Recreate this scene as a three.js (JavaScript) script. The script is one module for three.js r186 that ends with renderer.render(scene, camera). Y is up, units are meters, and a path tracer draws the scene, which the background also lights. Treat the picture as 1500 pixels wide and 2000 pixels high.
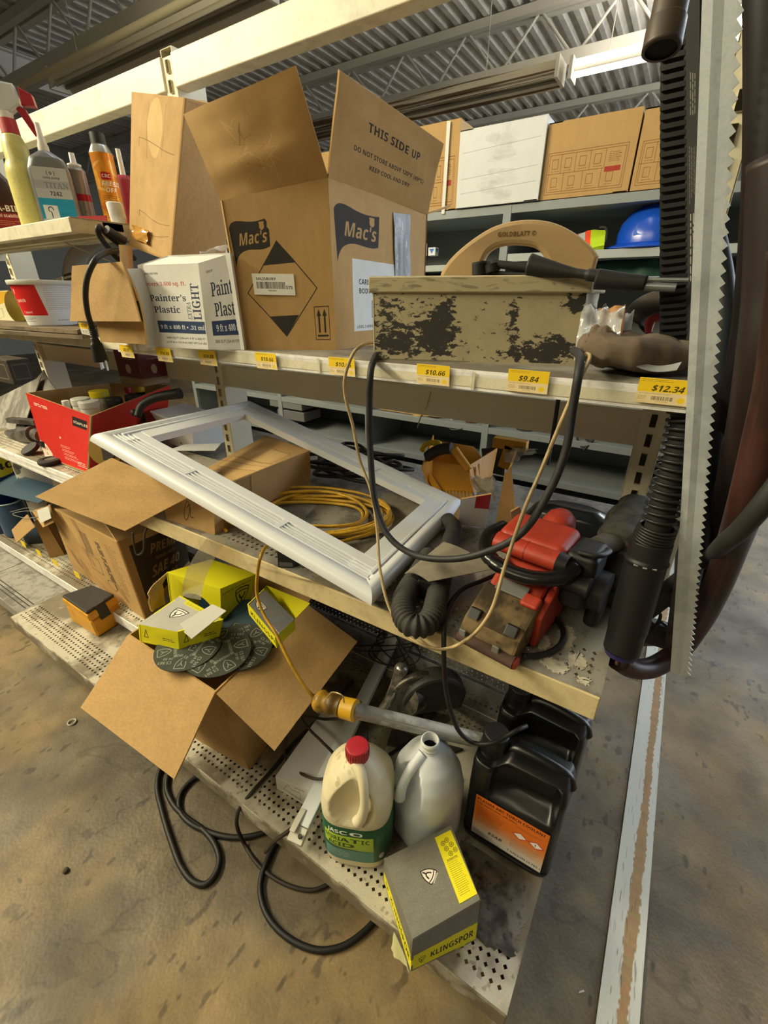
import * as THREE from 'three';
import { RoundedBoxGeometry } from 'three/addons/geometries/RoundedBoxGeometry.js';
import { mergeGeometries } from 'three/addons/utils/BufferGeometryUtils.js';
import { RectAreaLightUniformsLib } from 'three/addons/lights/RectAreaLightUniformsLib.js';

// ---------- camera, sky, lights, exposure ----------
RectAreaLightUniformsLib.init();
const scene = new THREE.Scene();
const camera = new THREE.PerspectiveCamera(98.68, 1500 / 2000, 0.02, 200);
camera.position.set(0, 1.22, 0);
camera.rotation.order = 'YXZ';
camera.rotation.set(-26.1 * Math.PI / 180, 32.4 * Math.PI / 180, 0);
const renderer = new THREE.WebGLRenderer({ antialias: true });
renderer.toneMapping = THREE.LinearToneMapping;
renderer.toneMappingExposure = 1.03;
renderer.shadowMap.enabled = true;
renderer.shadowMap.type = THREE.PCFSoftShadowMap;
const SKY = new THREE.Color(0.74, 0.86, 1.0);
scene.background = SKY;
scene.backgroundIntensity = 7;
scene.environmentIntensity = 7;
// ceiling tube lamps: [x, y, z, length, power, colour]; their fixtures are built with the ceiling
const WARM = new THREE.Color(1.0, 0.88, 0.58), COOL = new THREE.Color(0.86, 0.94, 1.0);
const LAMPS = [
  { at: [-3.6, 3.2, 1.0], aim: [-0.6, 0.6, -0.5], len: 2.4, wide: 0.4, power: 72, color: WARM, glow: 5 },
  { at: [-1.6, 3.3, 2.6], aim: [-0.6, 0.6, -0.5], len: 2.4, wide: 0.4, power: 13, color: WARM, glow: 5 },  // added unseen lamp, softens the shadows of the main one
  { at: [-4.6, 3.0, -1.9], aim: [-4.6, 0, -1.9], len: 2.4, wide: 0.2, power: 4, color: WARM, glow: 4 },
  { at: [1.3, 3.42, -4.6], aim: [1.3, 0, -4.6], len: 2.4, wide: 0.2, power: 40, color: COOL, glow: 5 },
  { at: [-0.9, 3.42, -1.75], aim: [-0.9, 0, -1.75], len: 2.4, wide: 0.2, power: 9, color: COOL, glow: 4 },
  { at: [-0.55, 3.42, -6.7], aim: [-0.55, 0, -6.7], len: 2.4, wide: 0.2, power: 20, color: new THREE.Color(1, 0.94, 0.82), glow: 6, both: true },
  { at: [2.2, 3.42, -6.7], aim: [2.2, 0, -6.7], len: 2.4, wide: 0.2, power: 26, color: COOL, glow: 6, both: true },  // added hidden batten, brightens the ceiling at right
];
for (const L of LAMPS) {
  const l = new THREE.RectAreaLight(L.color, L.power, L.len, L.wide), d = new THREE.Vector3(L.aim[0] - L.at[0], L.aim[1] - L.at[1], L.aim[2] - L.at[2]).normalize();
  l.position.set(L.at[0] + d.x * 0.04, L.at[1] + d.y * 0.04, L.at[2] + d.z * 0.04); l.lookAt(L.aim[0] + 1e-4, L.aim[1], L.aim[2]); scene.add(l);
  if (L.both) { const u = new THREE.RectAreaLight(L.color, L.power * 2, L.len, L.wide); u.position.set(L.at[0], L.at[1] + 0.18, L.at[2]); u.lookAt(L.at[0] + 1e-4, 9, L.at[2]); scene.add(u); } // added uplight, stronger than the tubes, to brighten the ceiling
}

// ---------- helpers ----------
let seed = 7;
const rnd = () => { seed = (seed + 0x6d2b79f5) | 0; let t = Math.imul(seed ^ (seed >>> 15), 1 | seed); t = (t + Math.imul(t ^ (t >>> 7), 61 | t)) ^ t; return ((t ^ (t >>> 14)) >>> 0) / 4294967296; };
const rr = (a, b) => a + (b - a) * rnd();
const V = (p) => new THREE.Vector3(p[0], p[1], p[2]);
const add = (a, b) => [a[0] + b[0], a[1] + b[1], a[2] + b[2]];
const sub = (a, b) => [a[0] - b[0], a[1] - b[1], a[2] - b[2]];
const mix = (a, b, t) => [a[0] + (b[0] - a[0]) * t, a[1] + (b[1] - a[1]) * t, a[2] + (b[2] - a[2]) * t];
const deg = (d) => d * Math.PI / 180;
// value noise that repeats with the given period
const lattice = new Float32Array(4096).map(() => rnd());
function vnoise(x, y, per, s = 0) {
  const ix = Math.floor(x), iy = Math.floor(y), fx = x - ix, fy = y - iy, u = fx * fx * (3 - 2 * fx), v = fy * fy * (3 - 2 * fy);
  const h = (i, j) => lattice[(((i % per) + per) % per * 57 + ((j % per) + per) % per * 131 + s * 71) & 4095];
  return (h(ix, iy) * (1 - u) + h(ix + 1, iy) * u) * (1 - v) + (h(ix, iy + 1) * (1 - u) + h(ix + 1, iy + 1) * u) * v;
}
function fbm(x, y, per, oct = 4, s = 0) { let a = 0, w = 0.5, k = 0; for (let i = 0; i < oct; i++) { a += w * vnoise(x, y, per, s + i * 3); k += w; x *= 2; y *= 2; per *= 2; w *= 0.5; } return a / k; }
// a square colour texture from a function (u, v) -> [r, g, b] in sRGB 0..255
function dataTex(n, fn, srgb = true) {
  const d = new Uint8Array(n * n * 4);
  for (let j = 0; j < n; j++) for (let i = 0; i < n; i++) { const c = fn(i / n, j / n), o = (j * n + i) * 4; d[o] = Math.max(0, Math.min(255, c[0])); d[o + 1] = Math.max(0, Math.min(255, c[1])); d[o + 2] = Math.max(0, Math.min(255, c[2])); d[o + 3] = 255; }
  const t = new THREE.DataTexture(d, n, n); t.wrapS = t.wrapT = THREE.RepeatWrapping; t.magFilter = THREE.LinearFilter; t.minFilter = THREE.LinearMipmapLinearFilter; t.generateMipmaps = true;
  if (srgb) t.colorSpace = THREE.SRGBColorSpace; t.needsUpdate = true; return t;
}
const lerp3 = (a, b, t) => [a[0] + (b[0] - a[0]) * t, a[1] + (b[1] - a[1]) * t, a[2] + (b[2] - a[2]) * t];
const sstep = (a, b, x) => { const t = Math.min(1, Math.max(0, (x - a) / (b - a))); return t * t * (3 - 2 * t); };
// a printed face: base colour with grain, then the print
function face(w, h, base, grain, draw, soft = 0.9) {
  const c = document.createElement('canvas'); c.width = w; c.height = h; const g = c.getContext('2d');
  g.fillStyle = base; g.fillRect(0, 0, w, h);
  if (draw) draw(g, w, h);
  if (grain) {
    const im = g.getImageData(0, 0, w, h), d = im.data;
    for (let y = 0; y < h; y++) for (let x = 0; x < w; x++) { const o = (y * w + x) * 4, k = (rnd() - 0.5) * grain + (fbm(x / 28, y / 60, 64, 3) - 0.5) * grain * soft; d[o] += k; d[o + 1] += k; d[o + 2] += k; }
    g.putImageData(im, 0, 0);
  }
  const t = new THREE.CanvasTexture(c); t.colorSpace = THREE.SRGBColorSpace; t.anisotropy = 8; t.wrapS = THREE.RepeatWrapping; return t;
}
function txt(g, s, x, y, size, color, o = {}) {
  g.save(); g.translate(x, y); if (o.rot) g.rotate(deg(o.rot)); if (o.sx) g.scale(o.sx, 1);
  g.font = (o.style || 'bold') + ' ' + size + 'px ' + (o.font || 'sans-serif'); g.fillStyle = color; g.textAlign = o.align || 'left'; g.textBaseline = 'alphabetic';
  g.fillText(s, 0, 0); g.restore();
}
function smallPrint(g, x, y, w, lines, step, color, thick) { g.fillStyle = color; for (let i = 0; i < lines; i++) { let cx = x; while (cx < x + w * (0.75 + 0.25 * rnd())) { const l = rr(2, 7) * thick; g.fillRect(cx, y + i * step, l, thick); cx += l + 1.2 * thick; } } }
function barcode(g, x, y, w, h, color = '#222') { g.fillStyle = color; let cx = x; while (cx < x + w) { const l = rr(1, 4); g.fillRect(cx, y, l, h); cx += l + rr(1, 4); } }
function poly(g, pts, color) { g.fillStyle = color; g.beginPath(); pts.forEach((p, i) => (i ? g.lineTo(p[0], p[1]) : g.moveTo(p[0], p[1]))); g.closePath(); g.fill(); }
const std = (color, rough = 0.7, metal = 0, more = {}) => new THREE.MeshStandardMaterial({ color, roughness: rough, metalness: metal, ...more });
const printed = (map, rough = 0.75, more = {}) => new THREE.MeshStandardMaterial({ map, roughness: rough, ...more });

const used = {};
const numbered = (n) => { const k = used[n] = (used[n] ?? -1) + 1; return k ? n + '_' + String(k).padStart(3, '0') : n; };
function thing(name, label, category, pos = [0, 0, 0], group, turn = 0) {
  const o = new THREE.Group(); o.name = numbered(name); o.position.set(pos[0], pos[1], pos[2]); o.rotation.y = turn; scene.add(o); o.updateMatrixWorld(true);
  o.userData = { label, category }; if (group) o.userData.group = group; return o;
}
// lay a repeating texture on a body by the way each face points, 1 unit of texture = 1 / k metres
function wrapUV(geo, k = 3) {
  const p = geo.attributes.position, n = geo.attributes.normal; if (!n) return; const uv = new Float32Array(p.count * 2);
  for (let i = 0; i < p.count; i++) { const a = Math.abs(n.getX(i)), b = Math.abs(n.getY(i)), c = Math.abs(n.getZ(i)), x = p.getX(i), y = p.getY(i), z = p.getZ(i); const q = a > b && a > c ? [z, y] : b > c ? [x, z] : [x, y]; uv[2 * i] = q[0] * k; uv[2 * i + 1] = q[1] * k; }
  geo.setAttribute('uv', new THREE.BufferAttribute(uv, 2));
}
function mesh(name, geo, mat) { if (mat.map && grimeMaps.includes(mat.map)) wrapUV(geo); const m = new THREE.Mesh(geo, mat); m.name = name; m.castShadow = m.receiveShadow = true; return m; }
const merged = (g) => (Array.isArray(g) ? (g.length === 1 ? g[0] : mergeGeometries(g.map((x) => (x.index ? x.toNonIndexed() : x)).map((x) => { for (const k of Object.keys(x.attributes)) if (!['position', 'normal', 'uv'].includes(k)) x.deleteAttribute(k); if (!x.attributes.uv) x.setAttribute('uv', new THREE.BufferAttribute(new Float32Array(x.attributes.position.count * 2), 2)); x.clearGroups(); return x; }))) : g);
// a part in its thing's own coordinates
function part(t, name, geo, mat, label) { const m = mesh(name, merged(geo), mat); if (label) m.userData.label = label; t.add(m); return m; }
// a part whose geometry was made in the room's coordinates
function partW(t, name, geo, mat, label) { const g = merged(geo); t.updateWorldMatrix(true, false); g.applyMatrix4(new THREE.Matrix4().copy(t.matrixWorld).invert()); return part(t, name, g, mat, label); }
function single(name, label, category, geo, mat, group) {
  const g = merged(geo); g.computeBoundingBox(); const b = g.boundingBox, c = [(b.min.x + b.max.x) / 2, b.min.y, (b.min.z + b.max.z) / 2]; g.translate(-c[0], -c[1], -c[2]);
  const m = mesh(numbered(name), g, mat); m.position.set(c[0], c[1], c[2]); m.userData = { label, category }; if (group) m.userData.group = group; scene.add(m); return m;
}
function struct(name, geo, mat) { const m = mesh(name, merged(geo), mat); m.userData.kind = 'structure'; scene.add(m); return m; }

// ---------- geometry ----------
function geoFrom(pos, idx, uv) { const g = new THREE.BufferGeometry(); g.setAttribute('position', new THREE.Float32BufferAttribute(pos, 3)); if (uv) g.setAttribute('uv', new THREE.Float32BufferAttribute(uv, 2)); g.setIndex(idx); g.computeVertexNormals(); return g; }
// plate with thickness over the quad a b c d (seen counter-clockwise from its face); group 0 = face, group 1 = back and edges; uv 0..1, or metres with o.metres
function slab(q, t, o = {}) {
  const n = o.n || 1, [a, b, c, d] = q.map(V), nor = new THREE.Vector3().crossVectors(b.clone().sub(a), d.clone().sub(a)).normalize();
  const U = o.metres ? b.distanceTo(a) : 1, W = o.metres ? d.distanceTo(a) : 1, jit = o.jit || 0, s = o.seed ?? Math.floor(rnd() * 900);
  const P = []; for (let j = 0; j <= n; j++) for (let i = 0; i <= n; i++) {
    const u = i / n, v = j / n, p = a.clone().lerp(b, u).lerp(d.clone().lerp(c, u), v);
    const k = o.bend ? o.bend(u, v) : 0, e = o.edge ?? 0.35;
    const w = jit * (fbm(u * 3 + s, v * 3, 64, 2) - 0.5) * 2 * (e + (1 - e) * Math.min(1, 6 * Math.min(u, v, 1 - u, 1 - v)));
    p.addScaledVector(nor, w + k); P.push(p);
  }
  const pos = [], uv = [], idx = [], faces = []; const m = n + 1;
  const put = (p, u, v) => { pos.push(p.x, p.y, p.z); uv.push(u, v); return pos.length / 3 - 1; };
  const F = P.map((p, k) => put(p, (k % m) / n * U, Math.floor(k / m) / n * W));
  for (let j = 0; j < n; j++) for (let i = 0; i < n; i++) { const k = j * m + i; idx.push(F[k], F[k + 1], F[k + m + 1], F[k], F[k + m + 1], F[k + m]); }
  const n0 = idx.length, Q = P.map((p) => p.clone().addScaledVector(nor, -t)), B = Q.map((p, k) => put(p, (k % m) / n * U, Math.floor(k / m) / n * W));
  for (let j = 0; j < n; j++) for (let i = 0; i < n; i++) { const k = j * m + i; idx.push(B[k], B[k + m + 1], B[k + 1], B[k], B[k + m], B[k + m + 1]); }
  const rim = []; for (let i = 0; i < n; i++) rim.push([i, i + 1]); for (let j = 0; j < n; j++) rim.push([j * m + n, (j + 1) * m + n]); for (let i = n; i > 0; i--) rim.push([n * m + i, n * m + i - 1]); for (let j = n; j > 0; j--) rim.push([j * m, (j - 1) * m]);
  for (const [k, l] of rim) { const A = put(P[k], 0, 0), Bq = put(Q[k], 0, 0.01), C = put(Q[l], 0.01, 0.01), D = put(P[l], 0.01, 0); idx.push(A, Bq, C, A, C, D); }
  const g = geoFrom(pos, idx, uv); g.addGroup(0, n0, 0); g.addGroup(n0, idx.length - n0, 1); return g;
}
const FACES = { front: [0, 1, 5, 4], right: [1, 2, 6, 5], back: [2, 3, 7, 6], left: [3, 0, 4, 7], top: [4, 5, 6, 7], bottom: [3, 2, 1, 0] };
const quadOf = (hex, f) => FACES[f].map((i) => hex[i]);
function hexOf(w, h, d, x = 0, y = 0, z = 0) { const a = w / 2, b = d / 2; return [[-a, 0, b], [a, 0, b], [a, 0, -b], [-a, 0, -b], [-a, h, b], [a, h, b], [a, h, -b], [-a, h, -b]].map((p) => add(p, [x, y, z])); }
// solid six-sided body with small chamfers
function hexGeo(hex, ch = 0.003) {
  const c = hex.reduce(add, [0, 0, 0]).map((v) => v / 8), pos = [], idx = [], uv = [], g = {};
  for (const f of Object.keys(FACES)) {
    const q = quadOf(hex, f).map(V), ctr = q.reduce((s, p) => s.add(p), new THREE.Vector3()).multiplyScalar(0.25);
    g[f] = q.map((p, i) => { const e1 = q[(i + 1) % 4].clone().sub(p), e2 = q[(i + 3) % 4].clone().sub(p); const k = p.clone().addScaledVector(e1.clone().normalize(), Math.min(ch, e1.length() / 4)).addScaledVector(e2.clone().normalize(), Math.min(ch, e2.length() / 4)); pos.push(k.x, k.y, k.z); uv.push([0, 1, 1, 0][i], [0, 0, 1, 1][i]); return pos.length / 3 - 1; });
    idx.push(g[f][0], g[f][1], g[f][2], g[f][0], g[f][2], g[f][3]);
  }
  const at = (f, v) => g[f][FACES[f].indexOf(v)], fs = Object.keys(FACES);
  for (let i = 0; i < 6; i++) for (let j = i + 1; j < 6; j++) {
    const A = FACES[fs[i]], Bf = FACES[fs[j]], sh = A.filter((v) => Bf.includes(v)); if (sh.length !== 2) continue;
    let [p, q] = sh; if (A[(A.indexOf(p) + 1) % 4] !== q) [p, q] = [q, p];
    const k = [at(fs[i], p), at(fs[i], q), at(fs[j], q), at(fs[j], p)]; idx.push(k[1], k[0], k[3], k[1], k[3], k[2]);
  }
  for (let v = 0; v < 8; v++) { const ff = fs.filter((f) => FACES[f].includes(v)).map((f) => at(f, v)); const P = ff.map((i) => new THREE.Vector3(pos[3 * i], pos[3 * i + 1], pos[3 * i + 2])); const nn = new THREE.Vector3().crossVectors(P[1].clone().sub(P[0]), P[2].clone().sub(P[0])); if (nn.dot(P[0].clone().sub(V(c))) > 0) idx.push(ff[0], ff[1], ff[2]); else idx.push(ff[0], ff[2], ff[1]); }
  const ng = new THREE.BufferGeometry(); ng.setAttribute('position', new THREE.Float32BufferAttribute(pos, 3)); ng.setAttribute('uv', new THREE.Float32BufferAttribute(uv, 2)); ng.setIndex(idx);
  const flat = ng.toNonIndexed(); flat.computeVertexNormals(); return flat;
}
const box = (w, h, d, x = 0, y = 0, z = 0, r = 0.002) => new RoundedBoxGeometry(w, h, d, 2, Math.min(r, w / 2.01, h / 2.01, d / 2.01)).translate(x, y, z);
const plainBox = (w, h, d, x = 0, y = 0, z = 0) => new THREE.BoxGeometry(w, h, d).translate(x, y, z);
const span = (x0, x1, y0, y1, z0, z1, r = 0.001) => box(Math.abs(x1 - x0), Math.abs(y1 - y0), Math.abs(z1 - z0), (x0 + x1) / 2, (y0 + y1) / 2, (z0 + z1) / 2, r);
const cyl = (r0, r1, h, x = 0, y = 0, z = 0, n = 28) => new THREE.CylinderGeometry(r1, r0, h, n).translate(x, y + h / 2, z);
const lathe = (prof, n = 40) => { const g = new THREE.LatheGeometry(prof.map((p) => new THREE.Vector2(Math.max(p[0], 0.0001), p[1])), n); return g; };
const sphere = (r, x = 0, y = 0, z = 0, sx = 1, sy = 1, sz = 1) => new THREE.SphereGeometry(r, 24, 16).scale(sx, sy, sz).translate(x, y, z);
// round rod between two points
function rod(a, b, r, r2 = r, n = 14) { const A = V(a), B = V(b), g = new THREE.CylinderGeometry(r2, r, A.distanceTo(B), n); g.applyQuaternion(new THREE.Quaternion().setFromUnitVectors(new THREE.Vector3(0, 1, 0), B.clone().sub(A).normalize())); g.translate((A.x + B.x) / 2, (A.y + B.y) / 2, (A.z + B.z) / 2); return g; }
// bar with a rectangular section between two points (w across, h along 'up')
function bar(a, b, w, h, up = [0, 1, 0], r = 0.002) {
  const A = V(a), B = V(b), x = B.clone().sub(A), L = x.length(); x.normalize(); const z = new THREE.Vector3().crossVectors(x, V(up)).normalize(), y = new THREE.Vector3().crossVectors(z, x);
  const g = box(L, h, w, 0, 0, 0, r); g.applyMatrix4(new THREE.Matrix4().makeBasis(x, y, z)); g.translate((A.x + B.x) / 2, (A.y + B.y) / 2, (A.z + B.z) / 2); return g;
}
// swept round body along a curve; rf(t, i) gives the radius, ends closed
function sweep(pts, n, m, rf, flat = 1) {
  const curve = new THREE.CatmullRomCurve3(pts.map(V), false, 'centripetal'), fr = curve.computeFrenetFrames(n, false), pos = [], uv = [], idx = [], L = curve.getLength();
  for (let i = 0; i <= n; i++) { const t = i / n, p = curve.getPointAt(t), r = typeof rf === 'function' ? rf(t, i) : rf; for (let j = 0; j <= m; j++) { const a = j / m * Math.PI * 2, c = Math.cos(a) * r, s = Math.sin(a) * r * flat, N = fr.normals[i], B = fr.binormals[i]; pos.push(p.x + N.x * c + B.x * s, p.y + N.y * c + B.y * s, p.z + N.z * c + B.z * s); uv.push(t * L, j / m); } }
  for (let i = 0; i < n; i++) for (let j = 0; j < m; j++) { const k = i * (m + 1) + j; idx.push(k, k + 1, k + m + 1, k + 1, k + m + 2, k + m + 1); }
  for (const [i, flip] of [[0, 0], [n, 1]]) { const p = curve.getPointAt(i / n), c = pos.length / 3; pos.push(p.x, p.y, p.z); uv.push(0, 0); for (let j = 0; j < m; j++) { const k = i * (m + 1) + j; flip ? idx.push(c, k, k + 1) : idx.push(c, k + 1, k); } }
  const g = geoFrom(pos, idx, uv); return g;
}
const cable = (pts, r, n = 90) => sweep(pts, n, 9, r);
// stacked rounded cross-sections: rows of [y, half width, half depth, power, dx, dz]; dent(u, y, x, z) moves a point
function loft(rows, n = 56, dent) {
  const pos = [], uv = [], idx = [];
  rows.forEach(([y, a, b, e, dx = 0, dz = 0], i) => { for (let j = 0; j <= n; j++) { const t = j / n * Math.PI * 2, c = Math.cos(t), s = Math.sin(t); let x = dx + a * Math.sign(c) * Math.abs(c) ** (2 / e), z = dz + b * Math.sign(s) * Math.abs(s) ** (2 / e), p = [x, y, z]; if (dent) p = dent(p, t); pos.push(...p); uv.push(j / n, i / (rows.length - 1)); } });
  for (let i = 0; i + 1 < rows.length; i++) for (let j = 0; j < n; j++) { const k = i * (n + 1) + j; idx.push(k, k + n + 1, k + 1, k + 1, k + n + 1, k + n + 2); }
  for (const [i, flip] of [[0, 1], [rows.length - 1, 0]]) { const c = pos.length / 3; pos.push(rows[i][4] || 0, rows[i][0], rows[i][5] || 0); uv.push(0, 0); for (let j = 0; j < n; j++) { const k = i * (n + 1) + j; flip ? idx.push(c, k, k + 1) : idx.push(c, k + 1, k); } }
  return geoFrom(pos, idx, uv);
}
function rowsBetween(keys, per = 6) { const out = []; for (let i = 0; i + 1 < keys.length; i++) for (let k = 0; k < per; k++) out.push(keys[i].map((v, j) => v + (keys[i + 1][j] - v) * k / per)); out.push(keys[keys.length - 1]); return out; }
// extruded outline in the x-y plane, centred on z
function extrude(pts, depth, bevel = 0.003, curve = false) {
  const s = new THREE.Shape(); if (curve) { s.moveTo(pts[0][0], pts[0][1]); s.splineThru(pts.slice(1).concat([pts[0]]).map((p) => new THREE.Vector2(p[0], p[1]))); } else s.setFromPoints(pts.map((p) => new THREE.Vector2(p[0], p[1])));
  const g = new THREE.ExtrudeGeometry(s, { depth: Math.max(depth - 2 * bevel, 0.0004), bevelEnabled: bevel > 0, bevelThickness: bevel, bevelSize: bevel, bevelOffset: -bevel, bevelSegments: 2, curveSegments: 24 }); g.translate(0, 0, -depth / 2 + bevel); return g;
}
// sheet with rows of real holes: grid cells nx * nz over [x0, x1] * [z0, z1] at height y, diamond or slot openings
function perforated(x0, x1, z0, z1, y, nx, nz, hx, hz, diamond = true, depth = 0.002) {
  const pos = [], idx = [], uv = [], sx = (x1 - x0) / nx, sz = (z1 - z0) / nz;
  const put = (x, yy, z) => { pos.push(x, yy, z); uv.push(x, z); return pos.length / 3 - 1; };
  for (let i = 0; i < nx; i++) for (let j = 0; j < nz; j++) {
    const a = x0 + i * sx, b = a + sx, c = z0 + j * sz, d = c + sz, mx = (a + b) / 2, mz = (c + d) / 2, rx = hx / 2, rz = hz / 2;
    const O = [[a, c], [a, d], [b, d], [b, c]], H = diamond ? [[mx - rx, mz], [mx, mz + rz], [mx + rx, mz], [mx, mz - rz]] : [[mx - rx, mz - rz], [mx - rx, mz + rz], [mx + rx, mz + rz], [mx + rx, mz - rz]];
    const o = O.map((p) => put(p[0], y, p[1])), h = H.map((p) => put(p[0], y, p[1])), l = H.map((p) => put(p[0], y - depth, p[1]));
    for (let k = 0; k < 4; k++) { const n = (k + 1) % 4; if (diamond) { idx.push(o[k], o[n], h[k], h[k], o[n], h[n]); } else idx.push(o[k], o[n], h[n], o[k], h[n], h[k]); idx.push(h[k], h[n], l[n], h[k], l[n], l[k]); }
  }
  const g = geoFrom(pos, idx, uv).toNonIndexed(); g.computeVertexNormals(); return g;
}

// three shared grime patterns, multiplied with the colour of the thing they lie on
const grimeMaps = [0.5, 0.72, 0.9].map((low, i) => dataTex(256, (u, v) => { const a = fbm(u * 5, v * 5, 5, 5, 11 + 40 * i), b = fbm(u * 22, v * 22, 22, 3, 20 + 40 * i), k = Math.min(1, sstep(0.40, 0.66, a * 0.7 + b * 0.3) + 0.5 * sstep(0.7, 0.8, fbm(u * 40, v * 40, 40, 2, 4))); const g = 255 * (1 + (low - 1) * k) * (0.95 + 0.05 * rnd()); return [g, g, g]; }));
const hex3 = (c) => new THREE.Color().setRGB(c[0] / 255, c[1] / 255, c[2] / 255, THREE.SRGBColorSpace);
const grimy = (base, dirt, rough = 0.6, more = {}) => { const r = (dirt[0] + dirt[1] + dirt[2]) / (base[0] + base[1] + base[2]); return new THREE.MeshStandardMaterial({ color: hex3(base), map: grimeMaps[r < 0.64 ? 0 : r < 0.82 ? 1 : 2], roughness: rough, ...more }); };


// ---------- the room ----------
const X0 = -13, X1 = 4.2, Z0 = -13.5, Z1 = 4.5, CH = 4.3, DOOR = [-9.5, -3.2, 3.7];
const sun = new THREE.DirectionalLight(0xfff2dc, 4); sun.position.set(9, 14, -17); sun.target.position.set(6, 0, -7); sun.castShadow = true; sun.shadow.mapSize.set(2048, 2048);
Object.assign(sun.shadow.camera, { left: -16, right: 16, top: 16, bottom: -16, near: 0.5, far: 50 }); scene.add(sun, sun.target);
const concrete = dataTex(1024, (u, v) => {
  const a = fbm(u * 4, v * 4, 4, 5), b = fbm(u * 30, v * 30, 30, 5, 9), c = fbm(u * 7 + 3, v * 5, 7, 4, 31), m = fbm(u * 12, v * 17, 17, 4, 61), dk = sstep(0.60, 0.74, fbm(u * 5, v * 5, 5, 5, 51)), sp = sstep(0.69, 0.80, fbm(u * 110, v * 60, 110, 2, 77)) * sstep(0.42, 0.6, m), sc = sstep(0.014, 0.0, Math.abs(fbm(u * 7 + v * 5, v * 7, 12, 4, 91) - 0.5)) * sstep(0.52, 0.64, c);
  let k = 0.80 + 0.36 * (a - 0.5) + 0.30 * (b - 0.5) + 0.26 * (m - 0.5) + 0.10 * (rnd() - 0.5);
  k *= 1 - 0.12 * dk - 0.28 * sp - 0.14 * sc;
  return lerp3([158, 135, 94], [136, 122, 98], sstep(0.35, 0.65, c)).map((x) => x * k);
});
const concreteRough = dataTex(512, (u, v) => { const k = 120 + 150 * (fbm(u * 8, v * 8, 8, 5, 5) - 0.35); return [k, k, k]; }, false);
const concreteBump = dataTex(512, (u, v) => { const k = 128 + 150 * (fbm(u * 40, v * 40, 40, 4, 15) - 0.5) + 60 * (rnd() - 0.5); return [k, k, k]; }, false);
for (const t of [concrete, concreteRough, concreteBump]) t.repeat.set(1 / 1.7, 1 / 1.7);
const floorMat = new THREE.MeshStandardMaterial({ map: concrete, roughnessMap: concreteRough, roughness: 1, bumpMap: concreteBump, bumpScale: 0.0022 });
{
  const g = plainBox(X1 - X0, 0.2, Z1 - Z0, (X0 + X1) / 2, -0.1, (Z0 + Z1) / 2), p = g.attributes.position, uv = g.attributes.uv; for (let i = 0; i < p.count; i++) uv.setXY(i, p.getX(i), p.getZ(i)); struct('floor', g, floorMat);
  const y = plainBox(14, 0.2, 26, X1 + 7.1, -0.11, -6), q = y.attributes.position, w = y.attributes.uv; for (let i = 0; i < q.count; i++) w.setXY(i, q.getX(i), q.getZ(i)); struct('floor_apron', y, floorMat);
}
const wallMat = std('#8f8b80', 0.85), paintTan = std('#cfc9b6', 0.6), ceilTex = dataTex(256, (u, v) => { const k = 0.92 + 0.2 * (fbm(u * 9, v * 9, 9, 4, 3) - 0.5); return [232 * k, 230 * k, 224 * k]; });
const deckMat = printed(ceilTex, 0.6);
const W = 0.25;
struct('wall_left', plainBox(W, CH, Z1 - Z0, X0 - W / 2, CH / 2, (Z0 + Z1) / 2), wallMat);
struct('wall_front', plainBox(X1 - X0 + 2 * W, CH, W, (X0 + X1) / 2, CH / 2, Z1 + W / 2), wallMat);
struct('wall_right', [plainBox(W, CH, Z1 - DOOR[1], X1 + W / 2, CH / 2, (Z1 + DOOR[1]) / 2), plainBox(W, CH, DOOR[0] - Z0, X1 + W / 2, CH / 2, (DOOR[0] + Z0) / 2), plainBox(W, CH - DOOR[2], DOOR[1] - DOOR[0], X1 + W / 2, (CH + DOOR[2]) / 2, (DOOR[0] + DOOR[1]) / 2)], wallMat);
{ // back wall with a high window
  const a = -0.2, b = 1.7, c = 2.35, d = 3.35, z = Z0 - W / 2;
  struct('wall_back', [plainBox(a - X0 + W, CH, W, (X0 - W + a) / 2, CH / 2, z), plainBox(X1 + W - b, CH, W, (X1 + W + b) / 2, CH / 2, z), plainBox(b - a, c, W, (a + b) / 2, c / 2, z), plainBox(b - a, CH - d, W, (a + b) / 2, (CH + d) / 2, z)], wallMat);
  const f = struct('window_1', [span(a, b, c, c + 0.06, z - 0.05, z + 0.05), span(a, b, d - 0.06, d, z - 0.05, z + 0.05), span(a, a + 0.06, c, d, z - 0.05, z + 0.05), span(b - 0.06, b, c, d, z - 0.05, z + 0.05), span((a + b) / 2 - 0.025, (a + b) / 2 + 0.025, c, d, z - 0.04, z + 0.04)], paintTan);
  const glass = new THREE.MeshPhysicalMaterial({ color: '#ffffff', roughness: 0.1, transmission: 1, thickness: 0 });
  for (const s of [0, 1]) part(f, 'pane', span(a + 0.06 + s * (b - a) / 2 - s * 0.035, (a + b) / 2 - 0.025 + s * (b - a) / 2 - s * 0.035, c + 0.06, d - 0.06, z - 0.004, z + 0.004), glass);
}
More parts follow.
